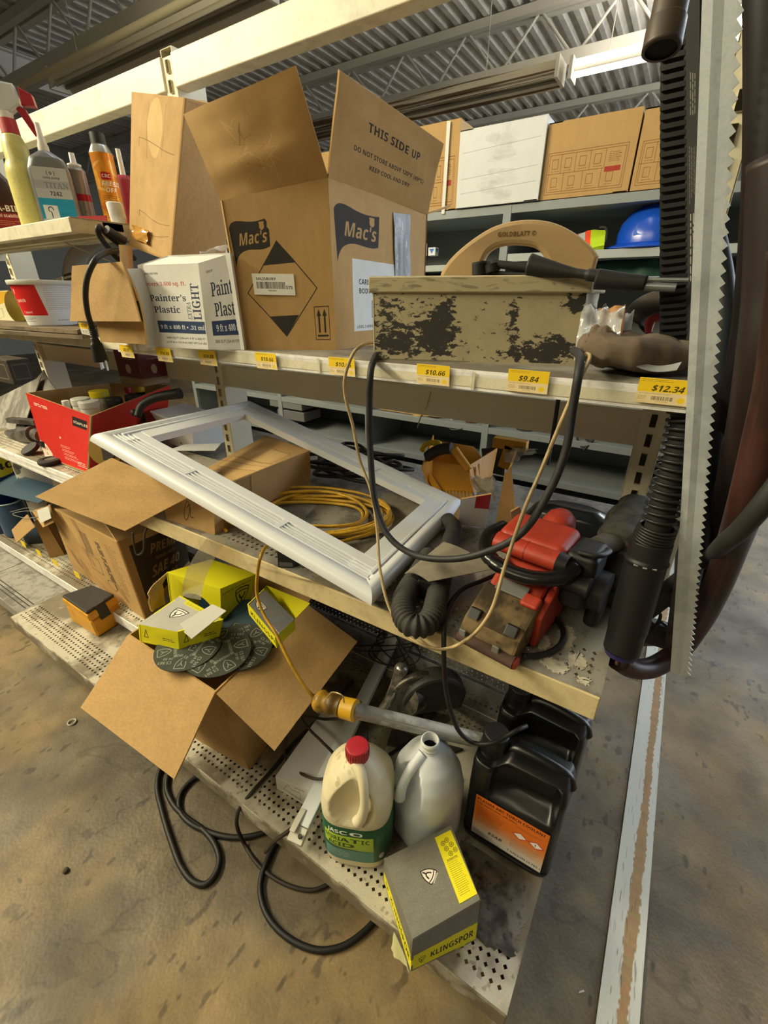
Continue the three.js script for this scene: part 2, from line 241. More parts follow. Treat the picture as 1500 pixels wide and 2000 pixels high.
{ // corrugated roof deck, ribs along z
  const pitch = 0.19, h = 0.075, pos = [], idx = [], uv = [], prof = []; for (let x = X0 - W; x < X1 + W; x += pitch) prof.push([x, 0], [x + pitch * 0.34, 0], [x + pitch * 0.5, h], [x + pitch * 0.84, h]);
  prof.forEach(([x, y], i) => { for (const z of [Z0 - W, Z1 + W]) { pos.push(x, CH + y, z); uv.push(x * 0.8, z * 0.8); } if (i) { const k = 2 * i; idx.push(k - 2, k, k - 1, k - 1, k, k + 1); } });
  const g = geoFrom(pos, idx, uv).toNonIndexed(); g.computeVertexNormals();
  struct('ceiling', [g, plainBox(X1 - X0 + 2 * W, 0.12, Z1 - Z0 + 2 * W, (X0 + X1) / 2, CH + h + 0.07, (Z0 + Z1) / 2)], deckMat);
}
// open-web roof joists
const joistMat = std('#d6d3c8', 0.5), dark = std('#2a2622', 0.8);
for (const z of [-0.7, -3.9, -7.1, -10.3, -12.6]) {
  const t = thing('roof_joist', { '-0.7': 'open web steel roof joist passing over the near aisle', '-3.9': 'open web steel roof joist at top left above the pale top rail', '-7.1': 'open web steel roof joist crossing behind the raised carton flap', '-10.3': 'open web steel roof joist above the row of white and brown cartons', '-12.6': 'farthest open web steel roof joist by the back wall' }[z], 'joist', [0, 3.7, z]);
  partW(t, 'top_chord', [span(X0, X1, 4.2, 4.29, z - 0.11, z - 0.02), span(X0, X1, 4.2, 4.29, z + 0.02, z + 0.11)], joistMat);
  partW(t, 'bottom_chord', [span(X0, X1, 3.66, 3.8, z - 0.09, z - 0.015), span(X0, X1, 3.66, 3.8, z + 0.015, z + 0.09)], joistMat);
  const g = []; for (let x = X0 + 0.1; x < X1 - 0.9; x += 0.92) { g.push(rod([x, 3.74, z], [x + 0.46, 4.24, z], 0.017, 0.017, 8), rod([x + 0.46, 4.24, z], [x + 0.92, 3.74, z], 0.017, 0.017, 8)); }
  partW(t, 'web_rods', g, joistMat);
}
for (const [x, k] of [[-8.6, 0]]) { const t = thing('cross_beam', ['dark steel beam running under the roof at far left', 'steel roof beam running away above the gray shelving'][k], 'beam', [x, 3.86, -6]); part(t, 'web', span(-0.008, 0.008, 0.02, 0.32, -7, 7), joistMat); part(t, 'flange', span(-0.08, 0.08, 0, 0.02, -7, 7), joistMat); part(t, 'flange', span(-0.08, 0.08, 0.31, 0.33, -7, 7), joistMat); }
single('conduit_pipe', 'thin pale conduit pipe running below the joist at top left', 'pipe', rod([X0 + 0.1, 3.35, -3.35], [-1.5, 3.35, -3.35], 0.032), std('#d8cfae', 0.5));
// strip light fixtures: a white channel, a reflector, two tubes
const channel = std('#e2dccb', 0.45), rust = printed(dataTex(128, (u, v) => { const k = fbm(u * 5, v * 5, 5, 4, 8); return lerp3([222, 212, 186], [96, 74, 50], sstep(0.42, 0.62, k)); }), 0.6);
function fixture(label, { at: [x, y, z], aim, len, wide = 0.2, color, glow, both }, stained) {
  const t = thing('strip_light', label, 'light', [x, y, z]), g = t, L = len, w = wide / 2;
  if (aim) { const d = new THREE.Vector3(x - aim[0], y - aim[1], z - aim[2]).normalize(), r = Math.abs(d.y) > 0.999 ? new THREE.Vector3(1, 0, 0) : new THREE.Vector3().crossVectors(new THREE.Vector3(0, 1, 0), d).normalize(); t.quaternion.setFromRotationMatrix(new THREE.Matrix4().makeBasis(r, d, new THREE.Vector3().crossVectors(r, d))); t.updateMatrixWorld(true); }
  const body = stained ? rust : channel;
  part(g, 'housing', both ? span(-L / 2, L / 2, 0.05, 0.10, -0.03, 0.03, 0.006) : span(-L / 2, L / 2, 0.05, 0.16, -0.07, 0.07, 0.006), body);
  if (!both) for (const s of [1, -1]) part(g, 'reflector', slab([[-L / 2, -0.03, s * (w + 0.03)], [L / 2, -0.03, s * (w + 0.03)], [L / 2, 0.05, s * 0.05], [-L / 2, 0.05, s * 0.05]], 0.003), body);
  const em = glow ? new THREE.MeshStandardMaterial({ color: '#f4f2ea', emissive: color, emissiveIntensity: glow, roughness: 0.4 }) : std('#8a8577', 0.4);
  for (const s of [-1, 1]) part(g, 'tube', rod([-L / 2 + 0.03, both ? 0.125 : 0.02, s * w * 0.55], [L / 2 - 0.03, both ? 0.125 : 0.02, s * w * 0.55], 0.018), em);
  if (both) part(g, 'tube', rod([-L / 2 + 0.03, 0.02, 0], [L / 2 - 0.03, 0.02, 0], 0.018), em);
  for (const s of [-1, 1]) part(g, 'end_cap', span(s * L / 2 - 0.02, s * L / 2 + 0.02, -0.03, 0.17, -w - 0.02, w + 0.02, 0.004), channel);
  for (const s of [-1, 1]) { const a = new THREE.Vector3(s * L * 0.35, 0.16, 0).applyMatrix4(t.matrixWorld); partW(g, 'hanger_rod', rod([a.x, a.y, a.z], [a.x, CH, a.z], 0.005, 0.005, 6), joistMat); }
}
LAMPS.forEach((l, i) => fixture(['lit strip light aimed at the shelves from the near left aisle', 'added unseen strip light softening the shadows from behind', 'lit strip light hung over the far left aisle', 'lit strip light hung beyond the gray shelving on the right', 'lit strip light hung over the aisle before the gray shelving', 'short lit strip light glowing beside the hanging tube end', 'added batten brightening the ceiling, hidden behind the hanging hoses'][i], l, 0));
fixture('stained unlit strip light hung below the joist behind the open carton', { at: [-4.9, 3.46, -6.75], len: 6.0, wide: 0.3 }, 1);
fixture('unlit strip light at upper left under the conduit pipe', { at: [-5.2, 3.42, -3.75], len: 3.4 }, 0);
// worn painted strip on the floor
{
  const tex = face(96, 1024, '#cfd0c8', 10, (g, w, h) => {
    for (let y = 0; y < h; y += 2) { const a = 46 + 16 * (fbm(y / 60, 1, 64, 3) - 0.5) + 5 * rnd(), b = 72 + 18 * (fbm(y / 40, 7, 64, 3) - 0.5) + 6 * rnd(); g.fillStyle = `rgba(${150 + 20 * rnd()},${118 + 14 * rnd()},84,0.9)`; g.fillRect(a, y, b - a, 2); }
    for (let i = 0; i < 260; i++) { g.save(); g.translate(rnd() * w, rnd() * h); g.rotate(0.9 + rnd()); g.fillStyle = `rgba(70,66,60,${0.15 + 0.4 * rnd()})`; g.fillRect(0, 0, rr(2, 11), rr(1, 3)); g.restore(); }
  });
  const a = [0.163, 0.006, -0.30], b = [0.232, 0.006, -0.30], c = [0.232, 0.006, -4.2], d = [0.163, 0.006, -4.2];
  struct('trim_1', slab([a, b, c, d], 0.006), [printed(tex, 0.7), std('#4a453e', 0.8)]);
}


// ---------- store shelving ----------
const dustTex = (base, dirt, s) => dataTex(512, (u, v) => { const a = fbm(u * 5, v * 5, 5, 5, s), b = fbm(u * 22, v * 22, 22, 3, s + 9), sp = sstep(0.7, 0.8, fbm(u * 60, v * 60, 60, 2, s + 4)); const k = sstep(0.40, 0.66, a * 0.7 + b * 0.3); return lerp3(base, dirt, Math.min(1, k + 0.5 * sp)).map((x) => x * (0.93 + 0.14 * rnd())); });
const cream = grimy([226, 220, 196], [206, 196, 164], 0.5), creamDirty = printed(dustTex([190, 184, 168], [120, 110, 92], 21), 0.65), steelDusty = grimy([158, 155, 148], [124, 118, 108], 0.55), beamMat = grimy([232, 229, 208], [222, 216, 192], 0.45);
const midTop = printed(dustTex([150, 146, 136], [112, 106, 96], 57), 0.6), paintSplash = grimy([188, 184, 172], [104, 98, 88], 0.6);
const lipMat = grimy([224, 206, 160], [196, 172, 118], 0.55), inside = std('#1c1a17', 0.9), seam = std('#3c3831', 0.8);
const stripMat = new THREE.MeshPhysicalMaterial({ map: grimeMaps[2], roughness: 0.35, clearcoat: 0.4, clearcoatRoughness: 0.3 });
const bone = std('#d9d3ba', 0.5);
function upright(t, x, top, label) {
  const z = -0.93, w = 0.042, n = Math.round(top / 0.037), g = perforated(x - w / 2, x + w / 2, 0, n * 0.037, 0, 1, n, 0.010, 0.024, false, 0.004);
  g.rotateX(-Math.PI / 2); g.translate(0, 0, z); g.applyMatrix4(new THREE.Matrix4().makeScale(1, 1, 1));
  return partW(t, 'upright', [g, span(x - w / 2 - 0.001, x - w / 2 + 0.002, 0, top, z - 0.085, z), span(x + w / 2 - 0.002, x + w / 2 + 0.001, 0, top, z - 0.085, z), span(x - w / 2, x + w / 2, 0, top, z - 0.087, z - 0.082), span(x - w / 2, x + w / 2, top - 0.002, top, z - 0.085, z)], bone, label);
}
const bayOf = (name, label, x0) => thing('shelving_unit', label, 'shelving', [x0, 0, -0.93]);
const bay1 = bayOf('', 'cream gondola shelving bay on the right holding the open carton and the metal box', -0.6), bay2 = bayOf('', 'cream gondola shelving bay at left holding the bottles and the red carton', -1.8);
upright(bay1, -0.01, 2.3); upright(bay1, -1.21, 1.755); upright(bay2, -2.43, 1.755);
for (const [t, a, b] of [[bay1, -1.19, -0.03], [bay2, -2.41, -1.23]]) {
  partW(t, 'top_rail', span(a, b, 1.677, 1.742, -0.965, -0.925, 0.003), beamMat);
  partW(t, 'back_rail', [span(a, b, 0.962, 1.03, -0.965, -0.945, 0.003), span(a, b, 1.026, 1.034, -0.965, -0.93)], bone);
}
// a shelf: sheet, folded lip, ends; front edge at z, top at y, lip height h
function makeShelf(t, { x0, x1, y, z, zb, lip, top, lipM, rows = 0, back = 0, pitch = 0.0155, hole = 0.0088, label }) {
  const g = [], zr = z - 0.018, zf = zr - rows * pitch, nx = Math.floor((x1 - x0 - 0.02) / pitch), xa = (x0 + x1) / 2 - nx * pitch / 2, xb = xa + nx * pitch;
  const zbk = zb + 0.03 + back * pitch, uvm = (k) => { const p = k.attributes.position, u = k.attributes.uv; for (let i = 0; i < p.count; i++) u.setXY(i, p.getX(i) * 1.6, p.getZ(i) * 1.6); return k; };
  const sheet = (a, b, c, d) => uvm(plainBox(b - a, 0.002, d - c, (a + b) / 2, y - 0.001, (c + d) / 2));
  g.push(sheet(x0, x1, rows ? zr : z - 0.004, z), sheet(x0, x1, zbk, rows ? zf : z - 0.004), sheet(x0, x1, zb, zb + 0.03));
  if (rows) g.push(uvm(perforated(xa, xb, zf, zr, y, nx, rows, hole, hole)), sheet(x0, xa, zf, zr), sheet(xb, x1, zf, zr));
  if (back) g.push(uvm(perforated(xa, xb, zb + 0.03, zbk, y, nx, back, hole, hole)), sheet(x0, xa, zb + 0.03, zbk), sheet(xb, x1, zb + 0.03, zbk));
  for (const x of [x0 + 0.001, x1 - 0.001]) g.push(span(x - 0.001, x + 0.001, y - lip, y, zb, z - 0.002));
  for (const k of [0.3, 0.62]) g.push(span(x0, x1, y - 0.02, y - 0.002, zb + (z - zb) * k, zb + (z - zb) * k + 0.05));
  const s = partW(t, 'shelf', g, top, label);
  const l = mesh('lip', merged([uvm2(span(x0, x1, y - lip, y - 0.001, z - 0.003, z + 0.003, 0.002)), span(x0, x1, y - lip, y - lip + 0.003, z - 0.02, z, 0.001)]), lipM || top); s.add(l); l.position.copy(s.parent.position).negate();
  return s;
}
function uvm2(g) { const p = g.attributes.position, u = g.attributes.uv; for (let i = 0; i < p.count; i++) u.setXY(i, p.getX(i) * 2, p.getY(i) * 2); return g; }
function onShelf(s, name, geo, mat) { const m = mesh(name, merged(geo), mat); s.add(m); m.position.copy(s.parent.position).negate(); return m; }
// deck, long front sheet, and its neighbours further left
const deckT = thing('base_deck', 'long dirty perforated base deck along the foot of the shelving', 'deck', [-0.93, 0, -0.6]), deckL = thing('base_deck', 'plain gray base deck sheets with a seam at the far left', 'deck', [-2.4, 0, -0.6]);
const deck = makeShelf(deckT, { x0: -1.885, x1: 0.018, y: 0.14, z: -0.355, zb: -0.9, lip: 0.05, top: creamDirty, lipM: creamDirty, rows: 5, back: 3, label: 'dirty perforated base deck' });
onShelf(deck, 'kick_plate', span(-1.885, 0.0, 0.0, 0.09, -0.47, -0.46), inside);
onShelf(deck, 'end_panel', span(0.0, 0.016, 0, 0.088, -0.93, -0.36), steelDusty);
for (const [a, b] of [[-2.283, -1.889], [-2.9, -2.287]]) {
  const d = makeShelf(deckL, { x0: a, x1: b, y: 0.138, z: -0.385, zb: -0.9, lip: 0.05, top: steelDusty, lipM: steelDusty });
  for (const k of [0, 1, 2]) onShelf(d, 'groove', span(a + 0.01, b - 0.01, 0.1378, 0.1386, -0.41 - k * 0.014, -0.406 - k * 0.014), seam);
}
// raised step along the back of the deck
{
  const s = makeShelf(bay1, { x0: -1.2, x1: 0.0, y: 0.205, z: -0.845, zb: -0.935, lip: 0.03, top: steelDusty, lipM: bone, rows: 2, hole: 0.008, label: 'low perforated ledge behind the deck' });
  onShelf(s, 'riser', span(-1.2, 0, 0.14, 0.18, -0.87, -0.862), steelDusty);
  const p = perforated(-1.2, 0.0, 0.21, 0.66, 0, 76, 29, 0.005, 0.005); p.rotateX(-Math.PI / 2); p.translate(0, 0, -0.945); partW(bay1, 'back_panel', p, steelDusty);
}
// low shelf at left
const low = makeShelf(bay2, { x0: -2.6, x1: -1.16, y: 0.2, z: -0.545, zb: -0.9, lip: 0.042, top: creamDirty, lipM: stripMat, rows: 4, label: 'low shelf under the blue jugs' });
// middle shelves
const mid = makeShelf(bay1, { x0: -1.2, x1: 0.0215, y: 0.71, z: -0.54, zb: -0.925, lip: 0.046, top: midTop, lipM: lipMat, rows: 5, back: 3, label: 'dusty perforated middle shelf' });
const mid2 = makeShelf(bay2, { x0: -2.42, x1: -1.215, y: 0.705, z: -0.575, zb: -0.925, lip: 0.04, top: creamDirty, lipM: stripMat, rows: 4 });
onShelf(mid2, 'price_strip', slab([[-2.42, 0.664, -0.571], [-1.2, 0.664, -0.571], [-1.2, 0.704, -0.569], [-2.42, 0.704, -0.569]], 0.002, { n: 30, jit: 0.003, edge: 1 }), stripMat);
// top shelves
const topS = makeShelf(bay1, { x0: -1.2, x1: 0.0235, y: 1.1236, z: -0.64, zb: -0.925, lip: 0.026, top: midTop, lipM: cream });
const topS2 = makeShelf(bay2, { x0: -2.42, x1: -1.205, y: 1.1236, z: -0.64, zb: -0.925, lip: 0.026, top: midTop, lipM: cream });
const upS = makeShelf(bay2, { x0: -2.42, x1: -1.215, y: 1.38, z: -0.61, zb: -0.925, lip: 0.03, top: cream, lipM: cream });
for (const k of [-0.66, -0.7]) onShelf(upS, 'rib', span(-2.41, -1.22, 1.346, 1.36, k - 0.012, k, 0.002), cream);
// clear strip with price tags on the top shelf
onShelf(topS, 'price_strip', slab([[-1.205, 1.094, -0.6385], [0.0235, 1.094, -0.6385], [0.0235, 1.1225, -0.636], [-1.205, 1.1225, -0.636]], 0.0015, { n: 40, jit: 0.0016, edge: 1 }), stripMat);
for (const x of [-1.115, -0.86, -0.545, -0.25]) onShelf(topS, 'divider', slab([[x, 1.0945, -0.6355], [x + 0.005, 1.0945, -0.6355], [x + 0.006, 1.121, -0.633], [x + 0.001, 1.121, -0.633]], 0.0008), cream);
const tagFace = (price, k) => face(220, 140, '#eed9a8', 8, (g, w, h) => {
  g.fillStyle = '#f4cf1c'; g.fillRect(0, 0, w, 76); smallPrint(g, 12, 8, 130, 2, 8, '#7a6a20', 2); txt(g, price, 56, 70, 46, '#3a3208', { style: 'italic bold', sx: 0.95 });
  smallPrint(g, 10, 84, 150, 1, 7, '#8a7a5a', 2); barcode(g, 66, 98, 86, 22, '#7a6c58'); smallPrint(g, 8, 100, 30, 3, 8, '#8a7a5a', 2); smallPrint(g, 84, 126, 50, 1, 6, '#8a7a5a', 2);
  g.fillStyle = '#f4cf1c'; g.beginPath(); g.arc(188, 112, 15, 0, 7); g.fill();
});
const tagMats = {};
const tagAt = (s, price, p, w = 0.056, h = 0.03) => { tagMats[price] ??= [printed(tagFace(price), 0.6), cream]; const [x, y, z] = p; return onShelf(s, 'price_tag', slab([[x - w / 2, y - h / 2, z], [x + w / 2, y - h / 2, z], [x + w / 2, y + h / 2, z + 0.002], [x - w / 2, y + h / 2, z + 0.002]], 0.0006), tagMats[price]); };
for (const [pr, p] of [['$8.97', [-1.156, 1.0983, -.633]], ['$14.88', [-1.0023, 1.0992, -.633]], ['$14.88', [-.8473, 1.1023, -.633]], ['$10.66', [-.6721, 1.1078, -.633]], ['$10.66', [-.488, 1.1109, -.633]], ['$10.66', [-.312, 1.1117, -.633]], ['$9.84', [-.1668, 1.1149, -.633]], ['$12.34', [-.0047, 1.1176, -.633]]]) tagAt(topS, pr, p);
const yellow = std('#e8cd2a', 0.6);
for (const p of [[-2.1385, 0.2872, -.539], [-1.9975, 0.2905, -.539], [-1.8602, 0.2912, -.539], [-1.6883, 0.2965, -.539]]) onShelf(low, 'price_tag', slab([[p[0] - 0.02, p[1] - 0.016, p[2]], [p[0] + 0.02, p[1] - 0.016, p[2]], [p[0] + 0.02, p[1] + 0.012, p[2]], [p[0] - 0.02, p[1] + 0.012, p[2]]], 0.0008), yellow);
// the far side of the same gondola: shelves facing the next aisle
const far = thing('shelving_unit', 'back side of the gondola with dark shelves seen behind the white frame', 'shelving', [-0.6, 0, -1.2]);
for (const [y, d] of [[1.1, 0.4], [0.67, 0.36], [0.16, 0.4]]) partW(far, 'shelf', [span(-2.4, 0.0, y - 0.03, y, -0.99 - d, -0.99)], steelDusty);  // highest shelf is unseen, added to block light behind the middle shelf
// gray steel shelving across the next aisle
const grayMat = std('#8c9498', 0.5), grayLip = std('#aeb6b8', 0.4);
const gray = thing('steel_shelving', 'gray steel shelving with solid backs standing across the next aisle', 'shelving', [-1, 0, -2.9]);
{
  const zf = -2.5, zb = -2.95, xa = -3.6, xb = 0.35, posts = [-3.6, -2.55, -1.72, -0.87, 0.35];
  for (const x of posts) partW(gray, 'post', [span(x - 0.02, x + 0.02, 0, 1.62, zf - 0.02, zf + 0.006), span(x - 0.006, x + 0.006, 0, 1.6, zb, zf)], grayMat);
  for (const y of [1.62, 1.30, 0.80, 0.52, 0.27, 0.08]) { const yy = y; partW(gray, 'shelf', [span(xa, xb, yy - 0.035, yy, zb, zf), span(xa, xb, yy - 0.036, yy + 0.001, zf - 0.004, zf + 0.004, 0.002)], y > 1.25 ? grayMat : grayMat); }
  partW(gray, 'shelf', [span(-0.85, xb, 1.378, 1.413, zb, zf)], grayLip, 'bright shelf edge under the hard hat');
  partW(gray, 'shelf', [span(-3.6, -0.89, 1.345, 1.375, zb, zf)], grayLip, 'bright shelf edge left of the post');
  partW(gray, 'back_panel', span(xa, xb, 0.05, 1.6, zb - 0.006, zb), std('#6f7577', 0.6));  // back panel darkened to stand in for shade inside the compartments
}


// ---------- cartons and printed boxes ----------
const KRAFT = '#bc9862', kraftPlain = printed(dataTex(256, (u, v) => { const k = 0.95 + 0.07 * (fbm(u * 7, v * 6, 42, 3, 2) - 0.5) + 0.05 * (rnd() - 0.5) + 0.1 * (fbm(u * 60, v * 60, 60, 2, 7) - 0.5); return [188 * k, 152 * k, 98 * k]; }), 0.85);
// corrugated edge seen on cut flaps
const fluted = std('#96703f', 0.9);
const kraftFace = (w, h, draw, grain = 14) => printed(face(w, h, KRAFT, grain, draw), 0.82);
const TH = 0.004;
// a carton of separate panels over eight corners; mats gives a printed material per side
function carton(name, label, hex, mats = {}, { open = [], plain = kraftPlain, jit = 0.002, group, th = TH, skip = [], category = 'box' } = {}) {
  const c = mix(hex[0], hex[2], 0.5), t = thing(name, label, category, c, group);
  for (const f of ['front', 'right', 'back', 'left', 'bottom', 'top']) if (!open.includes(f) && !skip.includes(f)) partW(t, f === 'top' ? 'lid' : 'panel', slab(quadOf(hex, f), th, { n: 6, jit, edge: 0 }), mats[f] ? [mats[f], plain] : [plain, plain]);
  return t;
}
const flap = (t, q, m, o = {}, lab) => partW(t, 'flap', slab(q, TH, { n: 10, jit: 0.003, ...o }), [m || kraftPlain, kraftPlain], lab);
const INK = '#2f2a24';
function logoFlag(g, x, y, s, torn) { // dark waving flag with the name cut out
  g.save(); g.translate(x, y); g.scale(s, s); g.fillStyle = INK; g.beginPath(); g.moveTo(0, 20); g.bezierCurveTo(6, 4, 22, 4, 44, 8); g.bezierCurveTo(80, 16, 100, 14, 130, 10); g.lineTo(126, 72); g.bezierCurveTo(90, 84, 60, 66, 30, 78); g.bezierCurveTo(14, 84, 8, 96, 4, 112); g.closePath(); g.fill();
  txt(g, "Mac's", 22, 62, 38, KRAFT, { style: 'italic bold', sx: 0.92 }); g.fillStyle = KRAFT; g.beginPath(); g.arc(106, 26, 8, 0, 7); g.fill(); g.fillRect(98, 16, 16, 5);
  if (torn) { g.fillStyle = KRAFT; poly(g, [[112, 4], [134, 4], [134, 40], [122, 30], [124, 18]], KRAFT); } g.restore();
}
{ // the open carton
  const hx = [[-.7478, 1.1236, -.6523], [-.58, 1.1236, -.7362], [-.5618, 1.1236, -1.0715], [-.7296, 1.1236, -.9876], [-.7548, 1.3734, -.6442], [-.5806, 1.4043, -.7358], [-.5618, 1.3889, -1.0715], [-.736, 1.358, -.98]];
  const front = kraftFace(640, 700, (g) => {
    logoFlag(g, 24, 84, 1.9, true);
    const P = [[330, 190], [560, 440], [330, 690], [104, 440]].map(([x, y]) => [x - 26, y * 0.86 + 40]);
    poly(g, [P[0], [P[0][0] + 104, P[0][1] + 98], [P[0][0] - 100, P[0][1] + 96]], INK); poly(g, [P[2], [P[2][0] + 98, P[2][1] - 100], [P[2][0] - 98, P[2][1] - 98]], INK);
    g.strokeStyle = INK; g.lineWidth = 5; g.beginPath(); P.forEach((p, i) => (i ? g.lineTo(p[0], p[1]) : g.moveTo(p[0], p[1]))); g.closePath(); g.stroke();
    g.strokeStyle = INK; g.lineWidth = 4; g.strokeRect(506, 500, 96, 150); for (const x of [534, 572]) { poly(g, [[x, 510], [x + 15, 542], [x - 15, 542]], INK); g.fillRect(x - 6, 542, 12, 76); } g.fillRect(518, 628, 74, 9);
  });
  const right = kraftFace(700, 700, (g) => { logoFlag(g, 22, 66, 2.2); g.fillStyle = '#dfe3e4'; g.fillRect(120, 290, 420, 330); txt(g, 'CARB, CHOKE & THROTTLE', 160, 400, 34, '#33363a', { sx: 0.86 }); txt(g, 'BODY CLEANER', 160, 442, 34, '#33363a', { sx: 0.86 }); g.strokeStyle = '#33363a'; g.lineWidth = 4; g.strokeRect(250, 476, 230, 80); barcode(g, 262, 484, 205, 64); txt(g, 'LEVEL 3 AEROSOLS', 140, 606, 18, '#55585c'); });
  const t = carton('open_carton', 'large open kraft carton with raised flaps and a black and white diamond mark', hx, { front, right }, { open: ['top'] });
  const lab = face(260, 130, '#f1f0ea', 5, (g) => { txt(g, 'SALISBURY', 22, 40, 24, '#333'); barcode(g, 22, 50, 176, 42); txt(g, '575', 204, 92, 26, '#333', { style: '' }); txt(g, '72037692', 90, 108, 12, '#444'); });
  const f = quadOf(hx, 'front'), on = (u, v) => add(mix(mix(f[0], f[1], u), mix(f[3], f[2], u), v), [0, 0, 0.0025]);
  partW(t, 'label', slab([on(0.20, 0.39), on(0.62, 0.365), on(0.62, 0.50), on(0.20, 0.53)], 0.0008), [printed(lab, 0.5), std('#eee')], 'white barcode sticker');
  const r = quadOf(hx, 'right'), onR = (u, v) => add(mix(mix(r[0], r[1], u), mix(r[3], r[2], u), v), [0.003, 0, 0]);
  partW(t, 'tape', slab([onR(0.62, 0.32), onR(0.80, 0.33), onR(0.77, 0.95), onR(0.58, 0.93)], 0.001, { n: 14, jit: 0.004, edge: 1 }), [printed(face(64, 256, '#8a8d92', 26, (g, w, h) => { for (let i = 0; i < 60; i++) { g.fillStyle = `rgba(235,240,245,${rnd() * 0.5})`; g.fillRect(rnd() * w, rnd() * h, rr(1, 5), rr(4, 26)); } }), 0.42), std('#888')], 'gray duct tape');
  const crumple = kraftFace(420, 400, (g, w, h) => { for (let i = 0; i < 26; i++) { g.strokeStyle = `rgba(${rnd() < 0.5 ? '226,190,130' : '112,80,40'},${0.15 + 0.35 * rnd()})`; g.lineWidth = rr(1, 4); g.beginPath(); const x = w * (0.3 + 0.35 * rnd()), y = h * (0.25 + 0.6 * rnd()); g.moveTo(x, y); g.lineTo(x + rr(-40, 40), y + rr(-50, 50)); g.lineTo(x + rr(-50, 50), y + rr(-50, 60)); g.stroke(); } }, 10);
  flap(t, [hx[4], hx[5], [-.546, 1.5098, -.63], [-.8005, 1.4961, -.63]], crumple, { jit: 0.008, n: 16 });
  const side = kraftFace(640, 600, (g) => { txt(g, 'THIS SIDE UP', 330, 210, 76, INK, { align: 'center', sx: 0.7 }); txt(g, 'DO NOT STORE ABOVE 120°F (49°C)', 330, 360, 44, INK, { align: 'center', sx: 0.62 }); txt(g, 'KEEP COOL AND DRY', 330, 440, 44, INK, { align: 'center', sx: 0.62 }); });
  flap(t, [hx[5], hx[6], [-.485, 1.4886, -.9807], [-.505, 1.5105, -.677]], side, { jit: 0.005, n: 12 });
  flap(t, [hx[6], hx[7], add(hx[7], [0, 0.02, -0.12]), add(hx[6], [0, 0.03, -0.12])], null);
}
{ // white plastic-sheeting box
  const hx = [[-.9485, 1.1236, -.5853], [-.8041, 1.1236, -.6052], [-.7404, 1.1236, -.6456], [-.8848, 1.1236, -.6258], [-.9495, 1.276, -.5838], [-.7998, 1.2761, -.6109], [-.7424, 1.2924, -.6433], [-.8921, 1.2923, -.6162]], navy = '#233a66', ink = '#22304c';
  const front = printed(face(420, 620, '#e4e4e2', 8, (g) => { txt(g, '#0508199', 30, 70, 22, '#555'); txt(g, 'covers 3,600 sq. ft.', 6, 150, 40, '#b8434a', { font: 'serif', sx: 0.84 }); txt(g, "Painter's", 30, 262, 66, ink, { font: 'serif', sx: 0.92 }); txt(g, 'Plastic', 44, 348, 66, ink, { font: 'serif', sx: 0.92 }); txt(g, 'LIGHT', 400, 400, 80, ink, { font: 'serif', rot: -90 }); txt(g, 'EXTRA', 330, 400, 40, ink, { font: 'serif', rot: -90, style: 'italic' }); g.fillStyle = navy; g.fillRect(50, 410, 366, 92); txt(g, '9 ft x 400 ft • .31 mil', 68, 472, 44, '#e8e8ee', { font: 'serif', sx: 0.82 }); txt(g, '3600 SQ FT (334 m²) 9 FT x 400 FT', 100, 548, 22, '#444', { sx: 0.9 }); txt(g, '(2.74 m x 121.9 m) NET WT 5.4 LBS', 96, 582, 22, '#444', { sx: 0.9 }); }), 0.6);
  const right = printed(face(560, 620, '#e4e4e2', 8, (g) => { txt(g, '#0508199', 110, 80, 24, '#555'); txt(g, "Painter's", 150, 240, 130, ink, { font: 'serif' }); txt(g, 'Plastic', 166, 380, 130, ink, { font: 'serif' }); g.fillStyle = navy; g.fillRect(96, 410, 464, 106); txt(g, '9 ft x 400 ft', 160, 486, 66, '#e8e8ee', { font: 'serif' }); txt(g, '3600 SQ FT (334 m²) 9 FT', 120, 570, 32, '#444'); }), 0.6);
  const white = std('#dcdcda', 0.7);
  const t = carton('sheeting_box', "white painter's plastic box with navy print and an open end flap", hx, { front, right, top: white, left: white, back: white }, { plain: white });
  flap(t, [[-.9333, 1.1239, -.555], [-.95, 1.1247, -.583], [-.9435, 1.2704, -.583], [-.9377, 1.268, -.55]], white, { jit: 0.002, bend: (u, v) => 0.012 * Math.sin(v * 3) }, 'white end flap hanging open');
  partW(t, 'torn_edge', slab([[-.8829, 1.2905, -.68], [-.8552, 1.3118, -.74], [-.8569, 1.3184, -.74], [-.8736, 1.2948, -.68]], 0.003, { n: 10, jit: 0.01, edge: 1 }), white);
}
